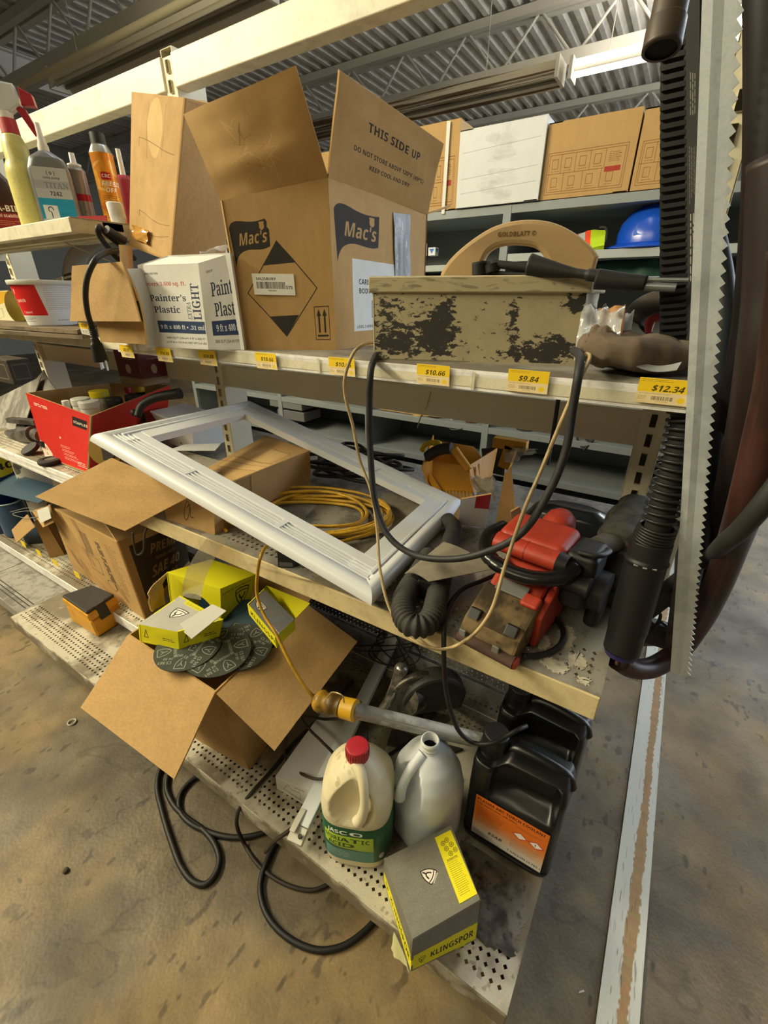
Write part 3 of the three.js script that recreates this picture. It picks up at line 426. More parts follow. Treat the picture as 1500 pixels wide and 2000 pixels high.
{ // tall battered box leaning on it
  const hx = [[-1.2169, 1.3333, -.735], [-1.0316, 1.2908, -.715], [-1.0384, 1.32, -.88], [-1.2215, 1.358, -.9], [-1.1087, 1.6094, -.75], [-.9157, 1.5623, -.73], [-.9604, 1.5932, -.9], [-1.1411, 1.6361, -.92]];
  const front = kraftFace(300, 700, (g, w, h) => { g.fillStyle = 'rgba(226,196,140,0.5)'; g.beginPath(); g.ellipse(150, 130, 42, 120, 0, 0, 7); g.fill(); g.strokeStyle = 'rgba(70,46,20,0.7)'; g.lineWidth = 2.4; for (const y of [205, 520, 590]) { g.beginPath(); g.moveTo(60, y + 10); for (let x = 60; x < 300; x += 30) g.lineTo(x, y + 22 * Math.sin(x / 70 + y) - 6); g.stroke(); } g.strokeStyle = 'rgba(110,76,36,0.5)'; g.beginPath(); g.moveTo(110, 30); g.lineTo(104, 260); g.moveTo(205, 30); g.lineTo(200, 240); g.stroke(); }, 22);
  const t = carton('battered_box', 'tall battered kraft box standing on the white plastic-sheeting box', hx, { front, right: kraftPlain }, { jit: 0.008 });
  const f = quadOf(hx, 'front'), on = (u, v) => add(mix(mix(f[0], f[1], u), mix(f[3], f[2], u), v), [-0.001, 0, 0.006]);
  partW(t, 'tape', slab([on(0.13, 0.07), on(0.5, 0.07), on(0.5, 0.17), on(0.13, 0.17)], 0.0006, { n: 10, jit: 0.004, edge: 1 }), new THREE.MeshPhysicalMaterial({ color: '#c8964c', roughness: 0.08, clearcoat: 1, clearcoatRoughness: 0.08 }), 'glossy packing tape');
}
{ // open box with its flap hanging over the shelf edge
  const hx = [[-1.158, 1.1236, -0.578], [-1.006, 1.1236, -0.602], [-1.03, 1.1236, -0.79], [-1.18, 1.1236, -0.77]]; hx.push(...hx.map((p) => add(p, [0.002, 0.115, 0])));
  const t = carton('parts_box', 'small kraft box with a long flap hanging over the price rail', hx, { front: printed(face(256, 256, KRAFT, 14, (g) => { g.fillStyle = '#2f3a30'; g.fillRect(0, 60, 256, 90); }), 0.7), right: kraftPlain }, { open: ['top'] });
  flap(t, [[-1.2255, 1.1683, -.555], [-.963, 1.1732, -.57], [-1.0044, 1.2841, -.585], [-1.1677, 1.2806, -.565]], null, { n: 8, jit: 0.004 });
  flap(t, [[-1.0193, 1.2672, -.59], [-1.0947, 1.2716, -.66], [-1.1137, 1.3243, -.68], [-1.0388, 1.3173, -.61]], kraftPlain, { n: 4 });
  partW(t, 'label', slab([[-1.23, 1.139, -.575], [-1.1909, 1.1371, -.575], [-1.1775, 1.1635, -.57], [-1.2213, 1.1645, -.57]], 0.0008), [printed(face(64, 80, '#e6e6de', 5, (g) => { g.fillStyle = '#efc81f'; g.fillRect(0, 0, 64, 40); smallPrint(g, 8, 52, 44, 3, 8, '#555', 3); smallPrint(g, 12, 12, 40, 2, 10, '#7a6010', 4); }), 0.6), cream], 'yellow and white sticker');
}
{ // sheet metal box smeared with compound
  const hx = [[-.4374, 1.1236, -.6566], [-.132, 1.1236, -.7623], [-.144, 1.1236, -.9501], [-.4494, 1.1236, -.8444], [-.4386, 1.2253, -.6559], [-.1334, 1.2248, -.7621], [-.1453, 1.2251, -.9495], [-.4505, 1.2255, -.8433]];
  const smear = face(900, 330, '#b8ac8b', 8, (g, w, h) => { // black scuffed paint showing through wiped compound
    const im = g.getImageData(0, 0, w, h), d = im.data, B = [[140, 240, 150, 100, 0.9], [300, 250, 70, 120, 0.8], [330, 90, 70, 80, 0.7], [100, 90, 70, 70, 0.55], [790, 265, 80, 80, 1.1], [630, 130, 26, 120, 0.7], [860, 50, 60, 50, 0.9], [640, 280, 60, 40, 0.6], [700, 210, 30, 90, 0.5], [240, 160, 60, 60, 0.5]], Wp = [[230, 190, 60, 60], [700, 110, 40, 110], [800, 130, 110, 40], [400, 60, 40, 70], [250, 300, 50, 40]];
    for (let y = 0; y < h; y++) for (let x = 0; x < w; x++) {
      const wx = x + 26 * (fbm(x / 50, y / 50, 64, 3, 2) - 0.5), wy = y + 26 * (fbm(x / 50, y / 50, 64, 3, 8) - 0.5); let m = -0.43; for (const [cx, cy, rx, ry, k] of B) m += k * Math.exp(-(((wx - cx) / rx) ** 2) - ((wy - cy) / ry) ** 2); for (const [cx, cy, rx, ry] of Wp) m -= 0.55 * Math.exp(-(((wx - cx) / rx) ** 2) - ((wy - cy) / ry) ** 2);
      m += 1.5 * (fbm(wx / 26, wy / 15, 64, 4, 5) - 0.5) + 0.5 * (fbm(x / 5 + y / 9, y / 4, 256, 2, 12) - 0.5); const k = sstep(-0.06, 0.1, m), o = (y * w + x) * 4, q = 1 + 0.10 * (fbm(x / 60, y / 60, 64, 3, 15) - 0.5); d[o] = (184 * (1 - k) + 56 * k) * q; d[o + 1] = (172 * (1 - k) + 53 * k) * q; d[o + 2] = (139 * (1 - k) + 49 * k) * q;
    }
    g.putImageData(im, 0, 0);
  });
  const plain = grimy([186, 176, 148], [150, 140, 116], 0.6);
  const t = thing('metal_box', 'dented beige sheet metal box smeared with joint compound at the shelf edge', 'box', mix(hx[0], hx[2], 0.5));
  for (const f of ['front', 'right', 'back', 'left', 'bottom']) partW(t, 'panel', slab(quadOf(hx, f), 0.002, { n: 2 }), f === 'front' ? [printed(smear, 0.6), plain] : [plain, plain]);
  const up = (p, o, h) => add([p[0] + o[0], p[1], p[2] + o[1]], [0, h, 0]), lid = [...[[-0.004, 0.006], [0.008, 0.006], [0.008, -0.006], [-0.004, -0.006]].map((o, i) => up(hx[4 + i], o, 0)), ...[[-0.004, 0.006], [0.008, 0.006], [0.008, -0.006], [-0.004, -0.006]].map((o, i) => up(hx[4 + i], o, 0.0235))];
  partW(t, 'lid', hexGeo(lid, 0.002), printed(face(512, 64, '#bdb08e', 10, (g) => { for (let i = 0; i < 40; i++) { g.fillStyle = `rgba(70,66,58,${0.1 + 0.25 * rnd()})`; g.beginPath(); g.ellipse(rnd() * 512, rnd() * 64, rr(3, 26), rr(2, 8), rnd() - 0.5, 0, 7); g.fill(); } }), 0.55));
  // wooden float on the lid
  const fl = thing('trowel_handle', 'bare wooden trowel handle standing on the metal box', 'trowel', [-.2465, 1.2457, -.78]);
  const S = 0.2413, y0 = 0.001;
  const wood = printed(dataTex(256, (u, v) => { const k = 0.9 + 0.18 * (fbm(u * 3, v * 40, 40, 3, 3) - 0.5) + 0.16 * (fbm(u * 8, v * 8, 8, 3, 8) - 0.5); return [200 * k, 168 * k, 120 * k]; }), 0.7);
  const arc = (pts) => new THREE.SplineCurve(pts.map((p) => new THREE.Vector2(p[0], p[1]))).getPoints(40).map((p) => [p.x, p.y]);
  const o = [...arc([[-0.5, 0], [-0.485, 0.05], [-0.42, 0.13], [-0.3, 0.22], [-0.16, 0.29], [0, 0.315], [0.16, 0.30], [0.3, 0.245], [0.42, 0.165], [0.475, 0.11]]), ...arc([[0.465, 0], [0.22, 0], [0.19, 0.075], [0.11, 0.16], [0.0, 0.185], [-0.12, 0.18], [-0.19, 0.145], [-0.225, 0.07], [-0.25, 0]]).slice(0)].map((p) => [p[0] * S, p[1] * S + y0]);
  const g = extrude(o, 0.03, 0.006); g.rotateY(deg(14)); part(fl, 'grip', g, wood);
  const st = new THREE.CanvasTexture((() => { const c = document.createElement('canvas'); c.width = 256; c.height = 48; const q = c.getContext('2d'); q.clearRect(0, 0, 256, 48); txt(q, 'GOLDBLATT ©', 10, 36, 34, '#6b4a26'); return c; })()); st.colorSpace = THREE.SRGBColorSpace;
  const pl = new THREE.PlaneGeometry(S * 0.26, S * 0.05); pl.translate(-0.02 * S, 0.245 * S, 0.0157); pl.rotateY(deg(14)); part(fl, 'stamp', pl, new THREE.MeshStandardMaterial({ map: st, transparent: true, roughness: 0.8 }), 'branded lettering');
  // black torch lying across the lid
  const tc = thing('torch_tool', 'black rubber torch handle lying across the metal box lid', 'torch', [-.2016, 1.2432, -.74]), blk = std('#1d1a18', 0.6), blk2 = std('#131211', 0.75);
  partW(tc, 'head', [sweep([[-.2908, 1.2672, -.73], [-.2888, 1.2479, -.73]], 6, 14, 0.011), rod([-.2889, 1.2619, -.735], [-.2624, 1.2585, -.735], 0.008), rod([-.2726, 1.2635, -.735], [-.2699, 1.2539, -.735], 0.012)], blk2);
  partW(tc, 'lever', [sweep([[-.2728, 1.2649, -.735], [-.2407, 1.2612, -.735], [-.2099, 1.2577, -.735]], 20, 10, 0.0058), sweep([[-.2731, 1.2532, -.735], [-.2353, 1.2497, -.735], [-.2048, 1.2484, -.735]], 20, 10, 0.0035)], blk2);
  partW(tc, 'handle', sweep([[-.2148, 1.2611, -.735], [-.1989, 1.258, -.735], [-.1658, 1.252, -.735], [-.1343, 1.2475, -.735], [-.1075, 1.2439, -.735]], 40, 18, (k) => 0.0155 - 0.0095 * Math.min(1, k * 1.6) + (k > 0.75 ? 0.002 : 0)), blk);
  partW(tc, 'boot', sweep([[-.12, 1.2416, -.735], [-.0873, 1.238, -.735], [-.0582, 1.2358, -.735]], 24, 16, (k) => 0.013 - 0.004 * k), blk2);
  partW(tc, 'rod', [rod([-.0615, 1.2401, -.735], [-.0115, 1.2387, -.735], 0.0028), rod([-.0615, 1.2323, -.735], [-.0232, 1.2301, -.735], 0.0055)], std('#9aa0a2', 0.3, 0.8));
}


// ---------- the rest of the upper shelves ----------
const rubber = std('#171615', 0.55), rubberGray = grimy([46, 46, 48], [34, 34, 36], 0.6), tanCord = grimy([202, 178, 132], [158, 132, 90], 0.6);
const cord = (name, label, pts, r, m, n = 110, group) => single(name, label, 'cord', cable(pts, r, n), m, group);
cord('tan_cord', 'thin tan cord looping from the top shelf down over the middle shelf lip', [[-.4736, 1.1451, -.72], [-.4583, 1.1469, -.66], [-.4498, 1.1367, -.615], [-.4569, 1.1016, -.6], [-.4584, 1.0723, -.6], [-.4508, 1.0141, -.61], [-.4383, 0.955, -.61], [-.408, 0.9057, -.6], [-.3823, 0.8387, -.58], [-.3609, 0.7836, -.555], [-.3205, 0.7295, -.525], [-.2749, 0.6955, -.515], [-.2149, 0.7034, -.51], [-.1705, 0.7461, -.512], [-.1444, 0.8034, -.52], [-.1399, 0.8672, -.545], [-.1345, 0.9209, -.56], [-.1291, 0.9641, -.575], [-.1229, 0.9985, -.59], [-.1122, 1.0554, -.6], [-.1016, 1.1058, -.605], [-.0947, 1.1367, -.612], [-.0949, 1.1502, -.64], [-.1128, 1.1486, -.7]], 0.0028, tanCord, 200);
cord('power_cable', 'thick black cord sagging in a U below the metal box', [[-.4704, 1.1257, -.72], [-.4243, 1.1278, -.64], [-.4058, 1.1138, -.6], [-.4064, 1.0538, -.595], [-.4055, 0.9841, -.595], [-.3894, 0.8959, -.585], [-.3543, 0.8465, -.57], [-.302, 0.8277, -.565], [-.2319, 0.8411, -.565], [-.1729, 0.873, -.57], [-.1295, 0.9154, -.575], [-.1046, 0.9816, -.585], [-.0953, 1.0386, -.595], [-.0973, 1.0975, -.6], [-.0989, 1.1342, -.605], [-.1046, 1.1494, -.63], [-.127, 1.1519, -.7]], 0.0056, rubberGray, 180);
cord('thin_wire', 'thin brown wire hanging behind the price rail in the middle', [[-.4467, 1.0294, -.9], [-.4643, 0.9952, -.92], [-.5483, 0.9269, -1.05], [-.6911, 0.8204, -1.3]], 0.0018, tanCord, 30);
cord('black_strap', 'narrow black strap hanging behind the price rail at right', [[-.1671, 1.0598, -.86], [-.1678, 1.0005, -.87], [-.1698, 0.9571, -.88], [-.1833, 0.8961, -.95]], 0.004, rubber, 30);
{ // power plug at left
  const t = thing('plug_cable', 'heavy black power cord with a three-pin plug hanging in front of the kraft flap', 'cord', [-1.1544, 1.1978, -.6]), steel = std('#c8c8c4', 0.25, 0.9);
  partW(t, 'cable', cable([[-1.1823, 1.3036, -.72], [-1.1249, 1.3233, -.66], [-1.1237, 1.3451, -.63], [-1.106, 1.3533, -.61], [-1.1138, 1.3426, -.61], [-1.1118, 1.3197, -.62], [-1.1047, 1.3006, -.63], [-1.14, 1.2915, -.66]], 0.0058, 70), rubber);
  partW(t, 'sleeve', rod([-1.0967, 1.3491, -.62], [-1.1063, 1.3322, -.66], 0.0085), rubberGray);
  partW(t, 'cable', cable([[-1.1295, 1.3135, -.66], [-1.0737, 1.3051, -.6], [-1.0398, 1.2861, -.55], [-1.0562, 1.2568, -.535], [-1.073, 1.224, -.53], [-1.0843, 1.1898, -.53], [-1.0878, 1.1645, -.532], [-1.095, 1.1435, -.534]], 0.0056, 80), rubber);
  partW(t, 'strain_relief', sweep([[-1.0896, 1.1572, -.533], [-1.0922, 1.1446, -.534], [-1.0937, 1.1341, -.534]], 24, 12, (k, i) => 0.0068 + 0.0012 * (i % 5 < 2 ? 1 : 0)), rubber);
  partW(t, 'plug', sweep([[-1.0936, 1.1383, -.534], [-1.0919, 1.1257, -.534], [-1.0916, 1.1064, -.534], [-1.0907, 1.088, -.534]], 24, 18, (k) => (k < 0.25 ? 0.008 + 0.012 * k : k < 0.75 ? 0.011 + 0.006 * k : 0.0155), 0.7), rubber);
  for (const [a, b] of [[[-1.0865, 1.0899, -.529], [-1.0873, 1.0723, -.529]], [[-1.0693, 1.0928, -.533], [-1.0699, 1.0709, -.533]], [[-1.1034, 1.0898, -.54], [-1.1018, 1.0721, -.54]]]) partW(t, 'prong', bar(a, b, 0.0055, 0.0018), steel);
}
{ // clear bag, dark cloth, mesh label
  const film = new THREE.MeshPhysicalMaterial({ color: '#f4f6f8', roughness: 0.16, transmission: 0.75, thickness: 0, clearcoat: 1 });
  const t = thing('plastic_bag', 'crinkled clear plastic bag with a folded brown paper packet', 'bag', [-.0957, 1.1667, -.74]);
  const q = [[-.1265, 1.1491, -.7], [-.0708, 1.151, -.7], [-.0788, 1.2065, -.76], [-.1333, 1.2194, -.78]];
  partW(t, 'film', [slab(q, 0.0008, { n: 16, jit: 0.03, edge: 1 }), slab(q.map((p) => add(p, [0.01, -0.004, -0.035])), 0.0008, { n: 16, jit: 0.03, edge: 1 })], film);
  partW(t, 'packet', slab([[-.1024, 1.1641, -.725], [-.0698, 1.1559, -.72], [-.0777, 1.2067, -.75], [-.1129, 1.2043, -.75]], 0.02, { n: 8, jit: 0.008, edge: 1 }), printed(face(128, 128, '#a9763f', 14, (g) => { g.fillStyle = '#2a2420'; for (let i = 0; i < 7; i++) g.fillRect(46 + i * 9, 40, 6, 22); g.fillStyle = '#c9a56c'; g.fillRect(10, 70, 100, 30); }), 0.6));
  const cloth = grimy([112, 96, 80], [92, 80, 68], 0.95);
  const c = thing('canvas_pouch', 'dark brown folded canvas pouch lying beside the metal box', 'pouch', [-.0495, 1.1523, -.7]);
  const rows = [[0, 0.002, 0.003, 2], [0.02, 0.05, 0.022, 2.4], [0.06, 0.07, 0.03, 2.6], [0.12, 0.075, 0.032, 2.6], [0.18, 0.07, 0.024, 2.4], [0.24, 0.06, 0.012, 2.2], [0.27, 0.05, 0.004, 2]];
  const a = V([-.114, 1.1536, -.6589]), b = V([0.0432, 1.1316, -.7912]), ax = b.clone().sub(a), L = ax.length(); ax.normalize(); const zz = new THREE.Vector3().crossVectors(ax, new THREE.Vector3(0, 1, 0)).normalize();
  const g = loft(rowsBetween(rows.map(([y, w, h, e]) => [y * L / 0.27, w * 0.78, h * 0.8, e]), 8), 48, (p) => { const k = fbm(p[1] * 34 + 3, p[0] * 40 + 9, 64, 4, 4) - 0.5; return [p[0] * (1 + 0.3 * k), p[1], p[2] * (1 + 0.9 * k)]; });
  g.applyMatrix4(new THREE.Matrix4().makeBasis(zz, ax, new THREE.Vector3(0, 1, 0))); g.translate(a.x, a.y + 0.005, a.z - 0.02); partW(c, 'body', g, cloth);
  partW(c, 'folded_corner', slab([[-.1106, 1.162, -.685], [-.0835, 1.1526, -.675], [-.0838, 1.1826, -.7], [-.1097, 1.1889, -.715]], 0.012, { n: 10, jit: 0.012, edge: 0.7 }), cloth);
  partW(c, 'mesh_strip', slab([[-.0463, 1.1421, -.665], [0.0026, 1.1396, -.665], [0.0055, 1.1486, -.672], [-.0407, 1.1455, -.672]], 0.001, { n: 8, bend: (u) => -0.006 * Math.sin(u * 3.1) }), std('#8d8f90', 0.8));
  cord('rubber_hose', 'dark rubber hose arching over the canvas pouch', [[-.0702, 1.1887, -.8], [-.0621, 1.2033, -.8], [-.0428, 1.2129, -.8], [-.0173, 1.2117, -.8], [0.0162, 1.1991, -.8]], 0.016, std('#3a322e', 0.8), 50);
  const d = thing('hand_tool', 'small red handled tool hanging behind the black ribbed belt', 'tool', [-.036, 1.1777, -.83]), red = std('#b8373a', 0.4);
  partW(d, 'grip', [sweep([[-.0268, 1.1976, -.83], [-.0384, 1.196, -.83], [-.0475, 1.1888, -.83], [-.0472, 1.1701, -.83]], 24, 12, (k) => 0.0125 - 0.008 * k), sweep([[-.0053, 1.1429, -.83], [-.0146, 1.1533, -.83], [-.0208, 1.1675, -.83]], 16, 10, 0.006)], red);
  partW(d, 'frame', cable([[-.0213, 1.185, -.835], [-.058, 1.197, -.835], [-.0616, 1.1825, -.835], [-.0405, 1.1664, -.835], [-.008, 1.1583, -.835]], 0.003, 40), rubber);
}
{ // tub and boards at left
  const b = thing('board_stack', 'two thin dark boards lying under the white and red tub', 'board', [-1.6181, 1.13, -.6459]), w = grimy([120, 104, 80], [84, 70, 54], 0.7);
  partW(b, 'board', slab([[-1.7804, 1.135, -.5278], [-1.2394, 1.135, -.5784], [-1.9696, 1.135, -1.041], [-3.4966, 1.135, -1.211]], 0.009), w); partW(b, 'board', slab([[-1.7283, 1.146, -.5632], [-1.2565, 1.146, -.578], [-1.8524, 1.146, -.9616], [-3.4231, 1.146, -1.2655]], 0.009), w);
  const p = [-1.5484, 1.147, -.6549], h = [-1.546, 1.26, -.6605][1] - 1.147, R = 0.0744;
  const t = thing('tub', 'white plastic tub with a red label panel and no lid', 'tub', p, null, deg(-145));
  const map = face(1024, 300, '#dfe0e0', 4, (g) => { g.fillStyle = '#d8201f'; poly(g, [[360, 0], [560, 0], [590, 230], [370, 230]], '#d8201f'); txt(g, 'y', 395, 80, 40, '#f0d8d6', { style: '' }); txt(g, 'patch', 400, 142, 30, '#f0d8d6', { style: '' }); txt(g, '1 quart', 420, 216, 22, '#f0d8d6', { style: '' }); smallPrint(g, 600, 20, 200, 15, 12, '#6d7480', 2); smallPrint(g, 390, 246, 110, 3, 11, '#55595f', 3); smallPrint(g, 640, 262, 130, 1, 10, '#55595f', 3); smallPrint(g, 80, 30, 200, 14, 14, '#6d7480', 2); });
  const body = lathe([[R * 0.78, 0], [R * 0.8, 0.003], [R * 0.98, h - 0.008]], 56), uvb = body.attributes.uv, pb = body.attributes.position; for (let i = 0; i < uvb.count; i++) uvb.setXY(i, uvb.getX(i), pb.getY(i) / h);
  part(t, 'body', body, printed(map, 0.45)); part(t, 'rim', lathe([[R * 0.97, h - 0.012], [R * 1.05, h - 0.011], [R * 1.06, h - 0.001], [R * 1.02, h], [R * 0.96, h - 0.001], [R * 0.95, h - 0.02], [R * 0.76, 0.01], [0, 0.01]], 56), std('#dcdcd4', 0.4)); part(t, 'base', cyl(R * 0.78, R * 0.78, 0.003), std('#dcdcd4', 0.4));
}
{ const t = thing('tape_spool', 'yellow and black spool box at the far left of the price rail', 'box', [-1.9664, 1.1397, -.7]); partW(t, 'box', hexGeo([[-2.2928, 1.0766, -.7], [-1.9312, 1.1245, -.7], [-2.2038, 1.1257, -.8], [-2.5209, 1.101, -.8], [-2.1821, 1.2318, -.7], [-1.9022, 1.2368, -.7], [-2.1579, 1.2425, -.8], [-2.4345, 1.2407, -.8]], 0.002), printed(face(128, 160, '#d9d2b0', 8, (g) => { g.fillStyle = '#d9a81e'; g.fillRect(0, 0, 128, 40); g.strokeStyle = '#7a7460'; g.strokeRect(70, 60, 30, 40); smallPrint(g, 20, 130, 90, 2, 12, '#333', 4); }), 0.6));
  partW(t, 'reel', [cyl(0.001, 0.05, 0.012).rotateX(Math.PI / 2).rotateY(-0.9).translate(...[-1.9081, 1.1878, -.72])], std('#c8a22a', 0.5)); }
{ const t = thing('striped_board', 'black and white striped board standing behind the kraft flap', 'board', [-1.5977, 1.2189, -.74]); partW(t, 'panel', slab([[-1.6437, 1.1612, -.74], [-1.5476, 1.1568, -.72], [-1.5293, 1.2852, -.74], [-1.6364, 1.2804, -.76]], 0.006), [printed(face(64, 256, '#c9c2b0', 6, (g) => { g.fillStyle = '#191715'; for (let i = 0; i < 9; i++) g.fillRect(0, i * 28, 64, 15); }), 0.6), kraftPlain]); partW(t, 'strip', slab([[-1.7815, 1.157, -.78], [-1.7123, 1.1557, -.77], [-1.7177, 1.2774, -.79], [-1.7614, 1.2724, -.79]], 0.004), cream); }
single('gray_sleeve', 'gray curved plastic sleeve leaning under the upper left shelf', 'sleeve', sweep([[-1.7769, 1.2497, -.84], [-1.6847, 1.3356, -.84], [-1.5579, 1.3723, -.86], [-1.4623, 1.3559, -.88]], 30, 14, 0.034, 0.35), std('#8b857a', 0.5));
cord('wire_rod', 'thin bare wire rod poking out under the upper left shelf', [[-1.3684, 1.3415, -.66], [-1.3445, 1.3248, -.69], [-1.3274, 1.3041, -.74]], 0.0016, std('#b9b39f', 0.3, 0.7), 20);
// bottles on the upper left shelf; each is built upright at its base
const atShelf = (p) => [p[0], 1.38, p[2]];
function bottle(name, label, cat, base, turn = 0) { return thing(name, label, cat, atShelf(base), null, turn); }
{
  const z = -0.69, h = 0.222, s = h / 0.2;
  const t = bottle('spray_bottle', 'yellow spray bottle with a white nozzle and red trigger', 'bottle', [-1.4931, 1.3872, -.665], deg(52)), yel = grimy([222, 214, 130], [206, 196, 110], 0.35);
  part(t, 'body', lathe([[0, 0], [0.030, 0], [0.032, 0.005], [0.032, 0.10], [0.029, 0.118], [0.024, 0.128], [0.024, 0.152], [0.018, 0.17], [0.015, 0.176], [0, 0.176]].map((p) => [p[0] * s, p[1] * s])), yel);
  part(t, 'collar', cyl(0.017 * s, 0.016 * s, 0.026 * s, 0, 0.174 * s), std('#b4383c', 0.45)); part(t, 'neck', cyl(0.013 * s, 0.014 * s, 0.014 * s, 0, 0.198 * s), std('#e4e2d8', 0.4));
  const hd = extrude([[-0.055, 0.006], [-0.05, 0.026], [-0.02, 0.038], [0.03, 0.034], [0.034, 0.0], [0.014, -0.014], [-0.014, -0.014], [-0.03, 0.004]].map((p) => [p[0] * s, p[1] * s]), 0.024 * s, 0.004); hd.translate(0, 0.225 * s, 0); part(t, 'spray_head', hd, new THREE.MeshPhysicalMaterial({ color: '#d9dcd8', roughness: 0.25, transmission: 0.3, thickness: 0 }));
  const tr = extrude([[0.02, 0.0], [0.04, -0.005], [0.058, -0.055], [0.05, -0.06], [0.03, -0.02]].map((p) => [p[0] * s, p[1] * s]), 0.014 * s, 0.002); tr.translate(0, 0.225 * s, 0); part(t, 'trigger', tr, std('#a3222c', 0.4)); const rt = extrude([[0.036, 0.0], [0.038, 0.03], [0.06, 0.02], [0.062, 0.0]].map((p) => [p[0] * s, p[1] * s]), 0.02 * s, 0.002); rt.translate(0, 0.225 * s, 0); part(t, 'rear_cap', rt, std('#a3222c', 0.4));
}
{
  const h = 0.2145, s = h / 0.215, t = bottle('oil_bottle', 'silver gray oil bottle with a blue label band and a white spout', 'bottle', [-1.4316, 1.4002, -.7], deg(58)), sil = std('#8e9196', 0.3, 0.5);
  part(t, 'body', loft(rowsBetween([[0, 0.044, 0.018, 5], [0.006, 0.046, 0.020, 5], [0.12, 0.045, 0.020, 5], [0.145, 0.036, 0.019, 3.4], [0.155, 0.020, 0.015, 2.4], [0.16, 0.012, 0.012, 2]].map((r) => [r[0] * s, r[1] * s, r[2] * s, r[3]]), 5)), sil);
  part(t, 'spout', lathe([[0.012, 0.156], [0.012, 0.17], [0.009, 0.178], [0.009, 0.186], [0.0065, 0.19], [0.0055, 0.215], [0, 0.215]].map((p) => [p[0] * s, p[1] * s])), std('#d9d7cf', 0.4));
  const m = face(320, 460, '#b9bdc2', 5, (g) => { txt(g, '( o )', 130, 60, 44, '#333', { style: 'bold' }); txt(g, 'comp.pump', 90, 96, 30, '#3a3d42', { sx: 0.9 }); g.fillStyle = '#a7acb2'; g.fillRect(0, 110, 320, 70); txt(g, 'TITAN', 90, 172, 66, '#7c8188', { font: 'serif' }); txt(g, '7242', 120, 236, 50, '#33363b'); g.fillStyle = '#2b9ac4'; g.fillRect(0, 260, 320, 180); g.fillStyle = '#dfe3e6'; g.fillRect(26, 320, 130, 120); g.strokeStyle = '#333'; g.lineWidth = 8; g.beginPath(); g.arc(90, 356, 22, 2, 6.6); g.moveTo(90, 372); g.lineTo(90, 430); g.stroke(); smallPrint(g, 180, 380, 110, 4, 12, '#1f6f90', 3); });
  part(t, 'label', slab([[-0.038 * s, 0.012 * s, 0.0206 * s], [0.038 * s, 0.012 * s, 0.0206 * s], [0.037 * s, 0.125 * s, 0.0206 * s], [-0.037 * s, 0.125 * s, 0.0206 * s]], 0.0006), [printed(m, 0.35), sil]);
}
function heightUV(g, H) { const u = g.attributes.uv, p = g.attributes.position; for (let i = 0; i < u.count; i++) u.setY(i, Math.min(1, p.getY(i) / H)); return g; }
function canShape(s, r, h) { return heightUV(lathe([[0, 0], [r, 0], [r * 1.03, 0.003], [r, 0.006], [r, h], [r * 1.04, h + 0.003], [r, h + 0.006], [r * 0.72, h + r * 0.55], [r * 0.45, h + r * 0.62], [0, h + r * 0.62]].map((p) => [p[0] * s, p[1] * s])), h * s); }
{
  const h = 0.1738, s = h / 0.22, t = bottle('spray_can', 'gray aerosol can with a red band and white nozzle', 'can', [-1.4238, 1.411, -.76]), r = 0.027;
  part(t, 'body', canShape(s, r, 0.16), printed(face(256, 256, '#8f8a86', 8, (g) => { g.fillStyle = '#a51f2c'; g.fillRect(0, 96, 256, 30); for (let i = 0; i < 30; i++) { g.fillStyle = 'rgba(60,52,48,0.5)'; g.fillRect(40, 130 + i * 4, rr(3, 12), 2); } }), 0.3, { metalness: 0.4 }));
  part(t, 'nozzle', lathe([[0, 0.172], [0.019, 0.172], [0.02, 0.182], [0.009, 0.186], [0.008, 0.212], [0, 0.212]].map((p) => [p[0] * s, p[1] * s])), std('#e2e0d8', 0.4));
}
{
  const h = 0.2033, s = h / 0.24, t = bottle('aerosol_can', 'orange aerosol can with a black cap beside the battered box', 'can', [-1.3423, 1.404, -.79], deg(-30)), r = 0.031;
  part(t, 'body', canShape(s, r, 0.185), printed(face(512, 512, '#d98a2a', 10, (g) => { for (let i = 0; i < 90; i++) { g.fillStyle = ['#f0b43c', '#b85a18', '#e07a20', '#f3d890'][i % 4]; g.globalAlpha = 0.5; g.beginPath(); g.ellipse(rnd() * 512, rnd() * 512, rr(8, 60), rr(6, 30), rnd() * 3, 0, 7); g.fill(); } g.globalAlpha = 1; for (const x of [90, 346]) { g.fillStyle = '#b5202a'; g.fillRect(x, 120, 70, 50); txt(g, 'CRC', x + 6, 156, 32, '#f2e6dc'); txt(g, 'FREEZE', x - 10, 212, 44, '#efe9e0', { style: 'italic bold' }); txt(g, 'OFF', x + 10, 256, 44, '#efe9e0', { style: 'italic bold' }); smallPrint(g, x - 20, 280, 120, 12, 14, '#5a3a18', 3); } }), 0.25, { metalness: 0.3 }));
  part(t, 'shoulder', lathe([[r, 0.187], [r * 1.03, 0.19], [r * 0.72, 0.208], [r * 0.66, 0.212], [0, 0.212]].map((p) => [p[0] * s, p[1] * s])), std('#b9bab6', 0.25, 0.8)); part(t, 'cap', cyl(0.021 * s, 0.02 * s, 0.032 * s, 0, 0.206 * s), std('#2e2e30', 0.45));
}
{ const t = bottle('pink_bottle', 'pink bottle half hidden behind the battered box', 'bottle', [-1.4034, 1.4154, -.875]), h = 0.1364; part(t, 'body', lathe([[0, 0], [0.03, 0], [0.032, 0.006], [0.032, h * 0.9], [0.02, h], [0, h]]), std('#9a3048', 0.4)); part(t, 'spout', cyl(0.007, 0.006, 0.06, 0, h), std('#dedcd4', 0.4)); }
